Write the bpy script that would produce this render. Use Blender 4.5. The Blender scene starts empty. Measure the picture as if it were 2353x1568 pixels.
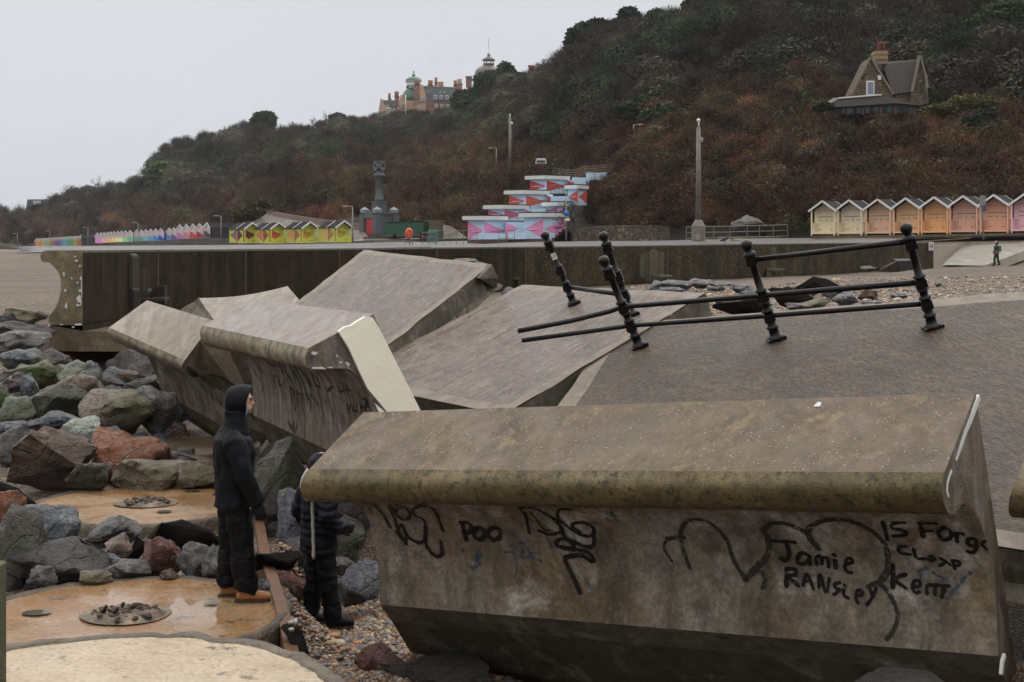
import bpy, bmesh, math, random
import numpy as np
from mathutils import Vector, Matrix, noise as mnoise
from mathutils.bvhtree import BVHTree
random.seed(7); RN = np.random.RandomState(7)
scene = bpy.context.scene
# ------------------------------------------------------------------ camera, sky, light, exposure
# the camera stands at the world origin looking along +Y; sizes are metres
F, CX, HZ = 3268.0, 1176.5, 549.0          # focal length, centre column and horizon row of the 2353 x 1568 view of the photo
cam = bpy.data.cameras.new('camera'); cam.lens = 50.0; cam.sensor_width = 36.0
cam.shift_y = -(784.0 - HZ) / 2353.0
cam.clip_end = 5000; cam.clip_start = 0.1
camo = bpy.data.objects.new('camera', cam); scene.collection.objects.link(camo)
camo.location = (0, 0, 0); camo.rotation_euler = (math.radians(90), 0, 0)
scene.camera = camo
w = bpy.data.worlds.new('World'); scene.world = w; w.use_nodes = True
nt = w.node_tree; nt.nodes.clear()
out = nt.nodes.new('ShaderNodeOutputWorld'); bg = nt.nodes.new('ShaderNodeBackground')
sky = nt.nodes.new('ShaderNodeTexSky'); sky.sky_type = 'NISHITA'; sky.sun_disc = False
sky.sun_elevation = math.radians(40); sky.sun_rotation = math.radians(-40); sky.air_density = 1.0; sky.dust_density = 6.0
hsv = nt.nodes.new('ShaderNodeHueSaturation'); hsv.inputs['Saturation'].default_value = 0.10
# overcast: a thick even cloud layer veils the clear sky
tc = nt.nodes.new('ShaderNodeTexCoord'); cn = nt.nodes.new('ShaderNodeTexNoise'); cn.inputs['Scale'].default_value = 1.6; cn.inputs['Detail'].default_value = 4
cr = nt.nodes.new('ShaderNodeValToRGB'); cr.color_ramp.elements[0].position = 0.3; cr.color_ramp.elements[0].color = (6.0, 6.2, 6.6, 1)
cr.color_ramp.elements[1].position = 0.75; cr.color_ramp.elements[1].color = (6.7, 6.85, 7.25, 1)
mx = nt.nodes.new('ShaderNodeMixRGB'); mx.inputs[0].default_value = 0.93
nt.links.new(tc.outputs['Generated'], cn.inputs['Vector']); nt.links.new(cn.outputs['Fac'], cr.inputs['Fac'])
nt.links.new(sky.outputs[0], hsv.inputs['Color']); nt.links.new(hsv.outputs[0], mx.inputs[1]); nt.links.new(cr.outputs[0], mx.inputs[2])
sx_ = nt.nodes.new('ShaderNodeSeparateXYZ'); nt.links.new(tc.outputs['Generated'], sx_.inputs[0])
mr = nt.nodes.new('ShaderNodeMapRange'); mr.interpolation_type = 'SMOOTHSTEP'; mr.inputs['From Min'].default_value = .17; mr.inputs['From Max'].default_value = .95; mr.inputs['To Min'].default_value = 1.0; mr.inputs['To Max'].default_value = 2.9
nt.links.new(sx_.outputs['Z'], mr.inputs['Value']); mg = nt.nodes.new('ShaderNodeVectorMath'); mg.operation = 'SCALE'
nt.links.new(mx.outputs[0], mg.inputs[0]); nt.links.new(mr.outputs[0], mg.inputs['Scale']); wt_ = nt.nodes.new('ShaderNodeMixRGB'); wt_.blend_type = 'MULTIPLY'; wt_.inputs[2].default_value = (1.05, 1.0, .90, 1)
mf = nt.nodes.new('ShaderNodeMapRange'); mf.inputs['From Min'].default_value = .17; mf.inputs['From Max'].default_value = .5; nt.links.new(sx_.outputs['Z'], mf.inputs['Value']); nt.links.new(mf.outputs[0], wt_.inputs[0])
nt.links.new(mg.outputs[0], wt_.inputs[1]); nt.links.new(wt_.outputs[0], bg.inputs['Color']); bg.inputs['Strength'].default_value = 0.10
nt.links.new(bg.outputs[0], out.inputs['Surface'])
sun = bpy.data.lights.new('sun', 'SUN'); sun.energy = .6; sun.angle = math.radians(35); sun.color = (1, 0.97, 0.93)
suno = bpy.data.objects.new('sun', sun); scene.collection.objects.link(suno)
suno.rotation_euler = (math.radians(42), 0, math.radians(-40 + 180 + 0))
scene.view_settings.view_transform = 'Standard'; scene.view_settings.look = 'None'; scene.view_settings.gamma = 1
scene.view_settings.exposure = 0.12; scene.view_settings.use_curve_mapping = False
scene.cycles.use_denoising = True; scene.cycles.max_bounces = 6; scene.cycles.volume_bounces = 0
# ------------------------------------------------------------------ helpers
COL = scene.collection
def P(px, py, D):
    return Vector(((px - CX) / F * D, D, (HZ - py) / F * D))
WL = {}
def tag(o, label=None, cat=None, group=None, kind=None):
    if label: o['label'] = label
    if cat: o['category'] = cat
    if group: o['group'] = group
    if kind: o['kind'] = kind
    return o
def thing(name, label, cat, loc=(0, 0, 0), rotz=0, group=None):
    o = bpy.data.objects.new(name, None); COL.objects.link(o); o.location = loc; o.rotation_euler = (0, 0, rotz)
    o.empty_display_size = .2
    WL[o.name] = Vector(loc)
    return tag(o, label, cat, group)
def copy_tree(o, parent=None):
    c = o.copy(); COL.objects.link(c); c.parent = parent
    for ch in list(o.children): copy_tree(ch, c)
    return c
class MB:
    """collects faces; build() links them as ONE mesh object"""
    def __init__(s): s.v = []; s.f = []; s.m = []; s.sm = []; s.uv = {}
    def add(s, vs, fs, m=0, smooth=False, uvs=None):
        b = len(s.v); s.v += [tuple(x) for x in vs]
        for k, f in enumerate(fs):
            if uvs is not None: s.uv[len(s.f)] = [uvs[i] for i in f]
            s.f.append(tuple(b + i for i in f)); s.m.append(m); s.sm.append(smooth)
        return s
    def box(s, c, size, m=0, R=None, taper=1.0):
        x, y, z = [q / 2 for q in size]
        vs = [Vector((sx * x * (taper if sz > 0 else 1), sy * y * (taper if sz > 0 else 1), sz * z)) for sz in (-1, 1) for sx, sy in ((-1, -1), (1, -1), (1, 1), (-1, 1))]
        if R is not None: vs = [R @ q for q in vs]
        vs = [q + Vector(c) for q in vs]
        return s.add(vs, [(3, 2, 1, 0), (4, 5, 6, 7), (0, 1, 5, 4), (1, 2, 6, 5), (2, 3, 7, 6), (3, 0, 4, 7)], m)
    def bar(s, a, b, wd, hg=None, m=0, up=(0, 0, 1)):
        a, b = Vector(a), Vector(b); d = (b - a); L = d.length; d.normalize(); u = Vector(up)
        if abs(d.dot(u)) > .95: u = Vector((1, 0, 0))
        x = d.cross(u).normalized(); z = x.cross(d); hg = hg or wd
        R = Matrix((x, d, z)).transposed()
        return s.box((a + b) / 2, (wd, L, hg), m, R)
    def prism(s, poly, d, m=0):
        n = len(poly); d = Vector(d); vs = [Vector(p) for p in poly] + [Vector(p) + d for p in poly]
        return s.add(vs, [tuple(range(n - 1, -1, -1)), tuple(range(n, 2 * n))] + [(i, (i + 1) % n, n + (i + 1) % n, n + i) for i in range(n)], m)
    def tube(s, pts, r, n=8, m=0, smooth=True, cap=True, up=(0, 0, 1)):
        pts = [Vector(p) for p in pts]; k = len(pts)
        rs = [r] * k if isinstance(r, (int, float)) else list(r)
        vs = []; pu = None
        for i, p in enumerate(pts):
            t = (pts[min(i + 1, k - 1)] - pts[max(i - 1, 0)]).normalized()
            u = pu if pu is not None else Vector(up)
            if abs(t.dot(u)) > .97: u = Vector((1, 0, 0)) if abs(t.x) < .9 else Vector((0, 1, 0))
            x = t.cross(u).normalized(); y = x.cross(t); pu = y
            ra, rb = rs[i] if isinstance(rs[i], tuple) else (rs[i], rs[i])
            for j in range(n):
                a = 2 * math.pi * j / n
                vs.append(p + x * math.cos(a) * ra + y * math.sin(a) * rb)
        fs = [(i * n + j, (i + 1) * n + j, (i + 1) * n + (j + 1) % n, i * n + (j + 1) % n) for i in range(k - 1) for j in range(n)]
        if cap: fs += [tuple(range(n)), tuple(range((k - 1) * n + n - 1, (k - 1) * n - 1, -1))]
        return s.add(vs, fs, m, smooth)
    def lathe(s, base, axis, prof, n=16, m=0, smooth=True):
        base = Vector(base); ax = Vector(axis).normalized()
        u = Vector((0, 0, 1)) if abs(ax.z) < .9 else Vector((1, 0, 0))
        x = ax.cross(u).normalized(); y = x.cross(ax); vs = []
        for r, h in prof:
            for j in range(n):
                a = 2 * math.pi * j / n; vs.append(base + ax * h + (x * math.cos(a) + y * math.sin(a)) * max(r, 1e-4))
        k = len(prof)
        fs = [(i * n + j, (i + 1) * n + j, (i + 1) * n + (j + 1) % n, i * n + (j + 1) % n) for i in range(k - 1) for j in range(n)]
        fs += [tuple(range(n)), tuple(range((k - 1) * n + n - 1, (k - 1) * n - 1, -1))]
        return s.add(vs, fs, m, smooth)
    def ball(s, c, r, m=0, nu=12, nv=8):
        r = r if isinstance(r, tuple) else (r, r, r); vs = []
        for i in range(nv + 1):
            t = math.pi * i / nv
            for j in range(nu):
                a = 2 * math.pi * j / nu; vs.append(Vector(c) + Vector((r[0] * math.sin(t) * math.cos(a), r[1] * math.sin(t) * math.sin(a), r[2] * math.cos(t))))
        fs = [(i * nu + j, i * nu + (j + 1) % nu, (i + 1) * nu + (j + 1) % nu, (i + 1) * nu + j) for i in range(nv) for j in range(nu)]
        return s.add(vs, fs, m, True)
    def build(s, name, mats, parent=None, origin=None, bevel=0, fixn=True):
        if not isinstance(mats, (list, tuple)): mats = [mats]
        if parent is not None: org = WL.get(parent.name, Vector((0, 0, 0)))
        else: org = Vector(origin) if origin is not None else Vector((0, 0, 0))
        me = bpy.data.meshes.new(name)
        me.from_pydata([(x - org.x, y - org.y, z - org.z) for x, y, z in s.v], [], s.f)
        me.polygons.foreach_set('material_index', s.m); me.polygons.foreach_set('use_smooth', s.sm)
        for mm in mats: me.materials.append(mm)
        if s.uv:
            ul = me.uv_layers.new(name='UVMap')
            for fi, uv in s.uv.items():
                for li, q in zip(me.polygons[fi].loop_indices, uv): ul.data[li].uv = q
        me.update()
        if fixn:
            bm = bmesh.new(); bm.from_mesh(me); bmesh.ops.recalc_face_normals(bm, faces=bm.faces)
            if bevel: bmesh.ops.bevel(bm, geom=bm.edges, offset=bevel, segments=1, affect='EDGES', clamp_overlap=True)
            bm.to_mesh(me); bm.free()
        o = bpy.data.objects.new(name, me); COL.objects.link(o)
        if parent is not None: o.parent = parent; WL[o.name] = org
        else: o.location = org; WL[o.name] = org
        return o
def lerp(a, b, t): return a + (b - a) * t
def interp(x, tab):
    xs = [q[0] for q in tab]; ys = [q[1] for q in tab]; return float(np.interp(x, xs, ys))
# ------------------------------------------------------------------ materials
def newmat(name):
    m = bpy.data.materials.new(name); m.use_nodes = True; t = m.node_tree; t.nodes.clear()
    o = t.nodes.new('ShaderNodeOutputMaterial'); b = t.nodes.new('ShaderNodeBsdfPrincipled'); t.links.new(b.outputs[0], o.inputs[0])
    return m, t, b
def node(t, kind, **kw):
    n = t.nodes.new(kind)
    for k, v in kw.items():
        if k in n.inputs: n.inputs[k].default_value = v
        else: setattr(n, k, v)
    return n
def ramp(t, fac, lo, hi, c0=(0, 0, 0, 1), c1=(1, 1, 1, 1)):
    r = t.nodes.new('ShaderNodeValToRGB'); e = r.color_ramp.elements
    e[0].position = lo; e[1].position = hi; e[0].color = c0; e[1].color = c1; t.links.new(fac, r.inputs[0]); return r.outputs[0]
def mixc(t, fac, a, b, mode='MIX'):
    m = t.nodes.new('ShaderNodeMixRGB'); m.blend_type = mode
    for i, q in ((0, fac), (1, a), (2, b)):
        if isinstance(q, (int, float)): m.inputs[i].default_value = q
        elif isinstance(q, tuple): m.inputs[i].default_value = (*q[:3], 1)
        else: t.links.new(q, m.inputs[i])
    return m.outputs[0]
def tex(t, co, scale, detail=4, stretch=None, rot=None, kind='noise', rough=.55, dist=0):
    v = co
    if stretch or rot:
        mp = t.nodes.new('ShaderNodeMapping')
        if stretch: mp.inputs['Scale'].default_value = stretch
        if rot: mp.inputs['Rotation'].default_value = rot
        t.links.new(co, mp.inputs[0]); v = mp.outputs[0]
    if kind == 'noise':
        n = node(t, 'ShaderNodeTexNoise', Scale=scale, Detail=detail, Roughness=rough, Distortion=dist); t.links.new(v, n.inputs['Vector']); return n.outputs['Fac']
    n = node(t, 'ShaderNodeTexVoronoi', Scale=scale); t.links.new(v, n.inputs['Vector'])
    if kind == 'cell': return n.outputs['Color']
    if kind == 'edge': n.feature = 'DISTANCE_TO_EDGE'
    return n.outputs['Distance']
def concrete(name, a, b, c=None, streak=None, speck=0.0, rough=(.35, .7), bump=.02, scale=1.0, uv=False, groove=0, stain=None, fine=60, grit=1.0, spec=None, speckcol=(.55, .5, .42)):
    m, t, bs = newmat(name)
    tcn = t.nodes.new('ShaderNodeTexCoord'); co = tcn.outputs['UV'] if uv else tcn.outputs['Object']
    if spec is not None: bs.inputs['Specular IOR Level'].default_value = spec
    n1 = tex(t, co, 1.3 * scale, 6, rough=.62); colr = mixc(t, ramp(t, n1, .36, .64), a, b)
    n2 = tex(t, co, 9 * scale, 5, rough=.7); colr = mixc(t, ramp(t, n2, .25, .8), colr, mixc(t, .55 * grit, colr, (0.02, .017, .012)))
    if c is not None:
        n3 = tex(t, co, 2.3 * scale, 8, rough=.7, dist=.4); colr = mixc(t, ramp(t, n3, .52, .68), colr, c)
    if streak is not None:
        sc, vec, rot = streak[1], streak[2], streak[3] if len(streak) > 3 else None
        n4 = tex(t, co, sc, 6, stretch=vec, rot=rot, rough=.65); colr = mixc(t, ramp(t, n4, .45, .72), colr, streak[0])
    n6 = tex(t, co, 4.2 * scale, 9, rough=.78); colr = mixc(t, .8 * grit, colr, ramp(t, n6, .34, .6, (.42, .40, .38, 1), (1, 1, 1, 1)), 'MULTIPLY')
    nf = tex(t, co, fine * scale, 3, rough=.8)
    colr = mixc(t, .8 * grit, colr, ramp(t, nf, .3, .7, (.35, .35, .35, 1), (1, 1, 1, 1)), 'MULTIPLY')
    if stain is not None:
        n5 = tex(t, co, stain[1], 5, rough=.7); colr = mixc(t, ramp(t, n5, stain[2], stain[2] + .12), colr, stain[0])
    if speck:
        vd = tex(t, co, 38 * scale, kind='dist'); sm = tex(t, co, 21 * scale, 2)
        mm = node(t, 'ShaderNodeMath', operation='LESS_THAN'); t.links.new(vd, mm.inputs[0]); mm.inputs[1].default_value = speck
        m2 = node(t, 'ShaderNodeMath', operation='MULTIPLY'); t.links.new(mm.outputs[0], m2.inputs[0]); t.links.new(ramp(t, sm, .5, .62), m2.inputs[1])
        colr = mixc(t, m2.outputs[0], colr, speckcol)
    t.links.new(colr, bs.inputs['Base Color'])
    nr = tex(t, co, 3.1 * scale, 5, rough=.6); rr = ramp(t, nr, .35, .65, (rough[0],) * 3 + (1,), (rough[1],) * 3 + (1,)); t.links.new(rr, bs.inputs['Roughness'])
    bp = t.nodes.new('ShaderNodeBump'); bp.inputs['Strength'].default_value = 1; bp.inputs['Distance'].default_value = bump
    h = node(t, 'ShaderNodeMath', operation='ADD'); t.links.new(nf, h.inputs[0]); t.links.new(n2, h.inputs[1]); hh = h.outputs[0]
    if groove:
        g = tex(t, co, 3.0, 5, stretch=groove, rough=.75); g2 = node(t, 'ShaderNodeMath', operation='MULTIPLY_ADD'); t.links.new(g, g2.inputs[0]); g2.inputs[1].default_value = 2.4; t.links.new(hh, g2.inputs[2]); hh = g2.outputs[0]
        colr2 = mixc(t, ramp(t, g, .42, .57), mixc(t, .72, colr, (.02, .016, .012)), colr); t.links.new(colr2, bs.inputs['Base Color'])
    t.links.new(hh, bp.inputs['Height']); t.links.new(bp.outputs[0], bs.inputs['Normal'])
    return m
def plain(name, col, rough=.6, var=.25, scale=6, bump=0, metal=0, objcol=False, lines=None, spec=.5, detail=4):
    m, t, bs = newmat(name); tcn = t.nodes.new('ShaderNodeTexCoord'); co = tcn.outputs['Object']
    n = tex(t, co, scale, detail, rough=.65)
    if objcol:
        oi = t.nodes.new('ShaderNodeObjectInfo'); base = oi.outputs['Color']
    else: base = col
    c = mixc(t, 1.0, base, ramp(t, n, .25, .75, (1 - var,) * 3 + (1,), (1, 1, 1, 1)), 'MULTIPLY')
    if lines:
        mp = node(t, 'ShaderNodeMapping'); t.links.new(co, mp.inputs[0])
        wv = node(t, 'ShaderNodeTexWave', Scale=lines[1], Distortion=0.0); wv.bands_direction = lines[0]; wv.wave_profile = 'SAW'; t.links.new(mp.outputs[0], wv.inputs['Vector'])
        c = mixc(t, 1.0, c, ramp(t, wv.outputs['Fac'], .0, .16, (.45, .45, .45, 1), (1, 1, 1, 1)), 'MULTIPLY')
    t.links.new(c, bs.inputs['Base Color']); bs.inputs['Roughness'].default_value = rough; bs.inputs['Metallic'].default_value = metal
    bs.inputs['Specular IOR Level'].default_value = spec
    if bump:
        bp = t.nodes.new('ShaderNodeBump'); bp.inputs['Distance'].default_value = bump; t.links.new(n, bp.inputs['Height']); t.links.new(bp.outputs[0], bs.inputs['Normal'])
    return m
def stones(name, cols, scale, bump, rough=.55, wet=None):
    m, t, bs = newmat(name); tcn = t.nodes.new('ShaderNodeTexCoord'); co = tcn.outputs['Object']
    c = tex(t, co, scale, kind='cell'); sep = t.nodes.new('ShaderNodeSeparateColor'); t.links.new(c, sep.inputs[0])
    r = t.nodes.new('ShaderNodeValToRGB'); r.color_ramp.interpolation = 'CONSTANT'; e = r.color_ramp.elements
    n = len(cols); e[0].position = 0; e[0].color = (*cols[0], 1); e[1].position = 1 / n; e[1].color = (*cols[1], 1)
    for i in range(2, n): q = e.new(i / n); q.color = (*cols[i], 1)
    t.links.new(sep.outputs[0], r.inputs[0])
    ed = tex(t, co, scale, kind='edge'); big = tex(t, co, .25, 4)
    base = mixc(t, ramp(t, ed, 0, .12), (.012, .01, .008), r.outputs[0])
    base = mixc(t, ramp(t, big, .38, .60), mixc(t, .45, base, (.06, .04, .025)), base); mid_ = tex(t, co, 2.2, 7, rough=.8); base = mixc(t, .8, base, ramp(t, mid_, .36, .6, (.5, .47, .44, 1), (1, 1, 1, 1)), 'MULTIPLY')
    t.links.new(base, bs.inputs['Base Color']); bs.inputs['Roughness'].default_value = rough
    bp = t.nodes.new('ShaderNodeBump'); bp.inputs['Distance'].default_value = bump; t.links.new(ramp(t, ed, 0, .3), bp.inputs['Height']); t.links.new(bp.outputs[0], bs.inputs['Normal'])
    return m
M = {}
M['blockA'] = concrete('weathered_concrete', (.235, .160, .088), (.165, .115, .072), speck=.16, rough=(.4, .7), bump=.006, stain=((.19, .145, .08), 3.0, .56), fine=70)
M['noseA'] = concrete('algae_concrete', (.32, .245, .11), (.17, .135, .05), speck=.10, rough=(.45, .75), bump=.006, stain=((.03, .03, .012), 14, .52), fine=60)
M['faceA'] = concrete('smooth_face_concrete', (.58, .53, .45), (.34, .26, .15), c=(.78, .75, .69), streak=((.10, .08, .055), 3.2, (1.2, 1.2, .4)), rough=(.5, .8), bump=.004, fine=35, scale=.8)
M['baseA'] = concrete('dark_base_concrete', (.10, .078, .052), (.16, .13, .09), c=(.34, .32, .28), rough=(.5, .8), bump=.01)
M['blockB'] = concrete('wet_grey_concrete', (.34, .265, .20), (.24, .185, .14), streak=((.38, .325, .28), 2.2, (3.5, .9, 1.0)), speck=.09, rough=(.16, .42), bump=.004)
M['noseB'] = concrete('pale_nose_concrete', (.55, .48, .33), (.32, .26, .14), stain=((.05, .045, .03), 11, .54), streak=((.05, .045, .03), 6, (1, 1, .35)), rough=(.5, .8), bump=.005)
M['faceB'] = concrete('streaked_face_concrete', (.44, .38, .31), (.28, .215, .145), c=(.52, .48, .42), streak=((.035, .028, .02), 4.0, (2.0, 2.0, .22)), rough=(.5, .8), bump=.004)
M['endA'] = concrete('pale_end_concrete', (.23, .18, .125), (.13, .095, .065), c=(.30, .27, .23), streak=((.33, .31, .28), 2.5, (1.5, 1.5, .5)), speck=.0, rough=(.4, .7), bump=.008)
M['rubble_end'] = concrete('broken_concrete', (.17, .12, .065), (.09, .065, .04), c=(.24, .2, .15), rough=(.5, .85), bump=.03, stain=((.035, .025, .016), 7, .55))
M['slab'] = concrete('grooved_wet_slab', (.60, .49, .41), (.44, .35, .285), rough=(.18, .42), bump=.028, uv=True, groove=(9, .4, 1), fine=30)
M['slabG'] = concrete('pebbled_wet_slab', (.30, .205, .115), (.175, .125, .08), c=(.36, .24, .12), rough=(.3, .5), bump=.045, uv=True, groove=(6.5, 3.2, 1), fine=22, speck=.08)
M['slabedge'] = concrete('slab_margin', (.33, .265, .205), (.25, .195, .15), rough=(.35, .6), bump=.003, uv=True)
M['chamfer'] = concrete('mottled_grey_chamfer', (.30, .275, .23), (.18, .15, .11), c=(.42, .40, .35), rough=(.5, .8), bump=.01, stain=((.05, .045, .03), 5, .56))
M['slabside'] = concrete('slab_side_concrete', (.21, .19, .15), (.11, .09, .055), c=(.30, .28, .24), streak=((.05, .045, .025), 4, (3, 3, .4)), rough=(.5, .8), bump=.008, stain=((.07, .075, .02), 3, .6))
M['wall'] = concrete('stained_sea_wall', (.040, .028, .012), (.020, .0145, .0075), streak=((.065, .049, .026), 1.1, (2.4, 2.4, .18)), rough=(.75, .9), spec=.15, bump=.006, speck=.12, scale=.6, speckcol=(.30, .26, .18))
M['wallR'] = concrete('pebbledash_sea_wall', (.115, .088, .045), (.05, .04, .022), streak=((.022, .02, .012), .9, (1.8, 1.8, .2)), rough=(.75, .9), spec=.15, bump=.012, speck=.26, scale=.45, speckcol=(.36, .31, .22))
M['wallend'] = concrete('sea_wall_end_face', (.42, .35, .21), (.24, .19, .10), c=(.14, .135, .10), rough=(.5, .8), bump=.006, stain=((.05, .045, .02), 2.4, .55))
M['plinth'] = concrete('footing_concrete', (.28, .225, .13), (.17, .13, .075), rough=(.5, .8), bump=.01, stain=((.05, .04, .025), 3, .55))
M['foam'] = concrete('cream_foam_board', (.90, .87, .76), (.86, .82, .69), rough=(.6, .8), bump=.004, fine=8, grit=.08, stain=((.60, .54, .40), 3, .66))
M['white_paint'] = plain('white_sealant', (.55, .56, .55), .5, .15)
M['prom'] = concrete('wet_asphalt_promenade', (.13, .115, .11), (.095, .085, .085), rough=(.3, .5), bump=.003, scale=.15)
M['ramp'] = concrete('pale_concrete_ramp', (.36, .33, .27), (.30, .27, .22), rough=(.4, .6), bump=.004, scale=.3)
M['beach'] = stones('shingle', [(.27, .185, .12), (.17, .115, .075), (.34, .25, .17), (.13, .105, .085), (.28, .20, .135), (.42, .34, .25), (.20, .165, .135), (.31, .19, .11)], 22, .03, .6)
M['fardirt'] = plain('hill_soil', (.035, .028, .02), .9, .5, .2)
M['disc_wet'] = None
M['iron'] = plain('black_gloss_iron', (.0045, .0047, .005), .3, .2, 30, .002, spec=.3)
M['rust'] = plain('rusty_steel', (.13, .055, .02), .55, .5, 5, .004)
M['cloth'] = plain('black_geotextile', (.009, .008, .008), .9, .5, 30, .02, spec=.1)
M['wood_dark'] = plain('wet_dark_timber', (.055, .045, .028), .6, .5, 5, .006, lines=('X', 2.0))
M['wood_black'] = plain('charred_dark_timber', (.012, .012, .010), .6, .4, 5)
M['galv'] = plain('galvanised_steel', (.22, .21, .20), .45, .2, 10)
M['railgrey'] = plain('weathered_grey_railing', (.17, .15, .12), .5, .2, 10)
M['stonewall'] = stones('rubble_stone_wall', [(.15, .125, .085), (.10, .085, .06), (.20, .17, .12), (.12, .10, .08), (.16, .13, .09)], 2.6, .04, .8)
M['spray'] = plain('black_spray_paint', (.006, .006, .0065), .5, .2, 20)
M['spray_old'] = plain('faded_black_paint', (.035, .033, .028), .7, .4, 20)
M['spray_blue'] = plain('faded_blue_paint', (.055, .105, .17), .7, .35, 20)
M['spray_green'] = plain('faded_green_paint', (.03, .07, .045), .7, .4, 8)
# the sea wall line in plan: pixel column -> distance, top row
WP = [(190, 31.0, 576), (362, 36.2, 574.6), (563, 41.2, 573), (779, 45.6, 571.4), (1002, 49.8, 569.4), (1206, 54.5, 567.2), (1382, 59.3, 565.4), (1533, 64, 563.6), (1667, 68.6, 561.4), (1785, 73.3, 560.2), (1890, 78, 559), (2020, 83.4, 557.8), (2145, 88.8, 556.8)]
# ------------------------------------------------------------------ ground: shingle beach, promenade, hill
def Dpile(y): return interp(y, [(700, 33), (760, 30), (800, 28), (860, 25), (940, 22.2), (1025, 19.5), (1157, 16.3), (1290, 13.4), (1375, 12.0), (1568, 10.0)])
gc = []
for px in (-250, 0, 200, 400):
    for py in (745, 800, 860, 940, 1025, 1157, 1290, 1400, 1568):
        if px > 150 and py < 940: continue
        D = Dpile(py); q = P(px, py + 28, D); gc.append(tuple(q))
for px, py, D in [(250, 905, 28), (420, 900, 29), (170, 900, 27), (300, 975, 24.5), (440, 1100, 20.8), (360, 1095, 20.8), (520, 1100, 20.8), (440, 1060, 22.5), (520, 1030, 23), (400, 985, 25), (620, 1150, 17), (620, 1250, 14.8), (700, 1440, 13.7), (760, 1425, 14.2), (820, 1400, 14.6), (850, 1568, 12.0), (700, 1568, 11.6),
                  (550, 1330, 13.0), (900, 1470, 13.4), (1100, 1568, 12.3), (640, 1110, 19), (250, 1700, 9), (1300, 1700, 11.5), (1800, 1750, 10), (2300, 1750, 9), (2500, 1500, 9)]:
    gc.append(tuple(P(px, py, D)))
gc += [(-3, 23.5, -2.9), (-1, 18.5, -3.1), (2, 15, -3.2), (4, 12, -3.2), (6, 10, -3.1), (3, 18, -2.4), (6.5, 14, -2.2), (0.5, 22, -2.3), (9, 14, -1.5), (0, 6, -4.0), (-5, 6, -4.0), (5, 5, -4), (0, -20, -4.2), (15, -10, -3.5),
       (-11.8, 31.5, -1.95), (-14, 27, -1.9), (-10.4, 30.4, -2.6), (-9.2, 30.3, -2.95), (-8, 29, -3.1), (-10.8, 28, -2.7), (-12, 36, -1.8), (-16, 45, -1.85), (-22, 60, -1.95), (-7, 30.5, -3.0), (-4.5, 34, -2.6), (-30, 90, -2.1), (-12, 50, -1.9), (-60, 150, -2.2), (-15, 22, -3),
       (-2, 30, -1.95), (1.5, 28, -1.75), (-3, 40, -1.98), (1, 50, -1.98), (5, 60, -1.98), (10, 70, -1.95), (17, 78, -1.98), (22, 86, -1.9),
       (3.5, 26, -1.55), (6, 24, -1.42), (5.5, 29, -1.52), (5, 38, -1.75), (9, 40, -1.65), (8, 26, -1.3), (8, 20, -1.25), (11, 33, -1.45), (15, 45, -1.6), (20, 60, -1.62), (30, 90, -1.75), (34, 97, -1.87), (25, 75, -1.6), (13, 20, -1.2), (40, 60, -1.4), (60, 90, -1.6), (30, 93, -2.0), (34, 94, -2.05), (38, 94, -2.0), (33, 99, -1.75), (38, 99, -1.5), (28, 97, -1.7), (42, 92, -2.1)]
GC = np.array(gc)
def ground_z(x, y):
    x = np.asarray(x, float); y = np.asarray(y, float)
    d2 = (x[..., None] - GC[:, 0]) ** 2 + (y[..., None] - GC[:, 1]) ** 2
    wt = 1.0 / (d2 + .02) ** 2.0
    return (wt * GC[:, 2]).sum(-1) / wt.sum(-1)
def gz(x, y): return float(ground_z(np.array([x]), np.array([y]))[0])
def grid_sheet(name, xs, ys, zf, mat, kind='structure', keep=None, bump=None):
    X, Y = np.meshgrid(xs, ys); Z = zf(X, Y); nx, ny = len(xs), len(ys)
    vs = np.stack([X, Y, Z], -1).reshape(-1, 3).tolist()
    fs = []
    for j in range(ny - 1):
        for i in range(nx - 1):
            if keep is None or keep((xs[i] + xs[i + 1]) / 2, (ys[j] + ys[j + 1]) / 2): fs.append((j * nx + i, j * nx + i + 1, (j + 1) * nx + i + 1, (j + 1) * nx + i))
    b = MB(); b.add(vs, fs, 0, True); o = b.build(name, mat, fixn=False); tag(o, kind=kind); return o
# promenade behind the wall, rising gently to the right and the back
pc = []
for px, py, D in [(-200, 575, 260), (0, 573, 260), (-200, 572, 500), (0, 570, 500), (200, 571, 300), (350, 567, 300), (560, 566, 200), (560, 569, 150), (700, 564, 200), (800, 562.5, 190), (906, 564, 194), (960, 568, 156), (850, 569, 150), (1000, 556, 175),
                  (1100, 553.5, 165), (1230, 553.5, 162), (1100, 568, 120), (1300, 554, 155), (1500, 554, 140), (1700, 553, 135), (1870, 548, 118), (1500, 562, 95), (1700, 559, 100), (1800, 555, 110), (1900, 556, 100), (2100, 549, 108), (2250, 546, 106), (2353, 545, 104), (2500, 543, 104), (2150, 541, 116), (2353, 536, 112), (2000, 541.5, 117)]:
    pc.append(tuple(P(px, py, D)))
pc += [(-60, 130, -1.5), (-90, 200, -1.7), (-140, 350, -2.2), (-50, 110, -1.45), (0, 80, -.95), (-10, 90, -1.0), (12, 90, -.75), (-30, 110, -1.1), (22, 98, -.3)]
PC = np.array(pc)
def prom_z(X, Y):
    d2 = (X[..., None] - PC[:, 0]) ** 2 + (Y[..., None] - PC[:, 1]) ** 2; wt = 1 / (d2 + 4.) ** 1.6
    return (wt * PC[:, 2]).sum(-1) / wt.sum(-1)
def pz(x, y): return float(prom_z(np.array([x]), np.array([y]))[0])
WX = [P(a, 0, b).x for a, b, c in WP]; WY = [b for a, b, c in WP]
def wall_y(x): return float(np.interp(x, WX, WY))
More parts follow.
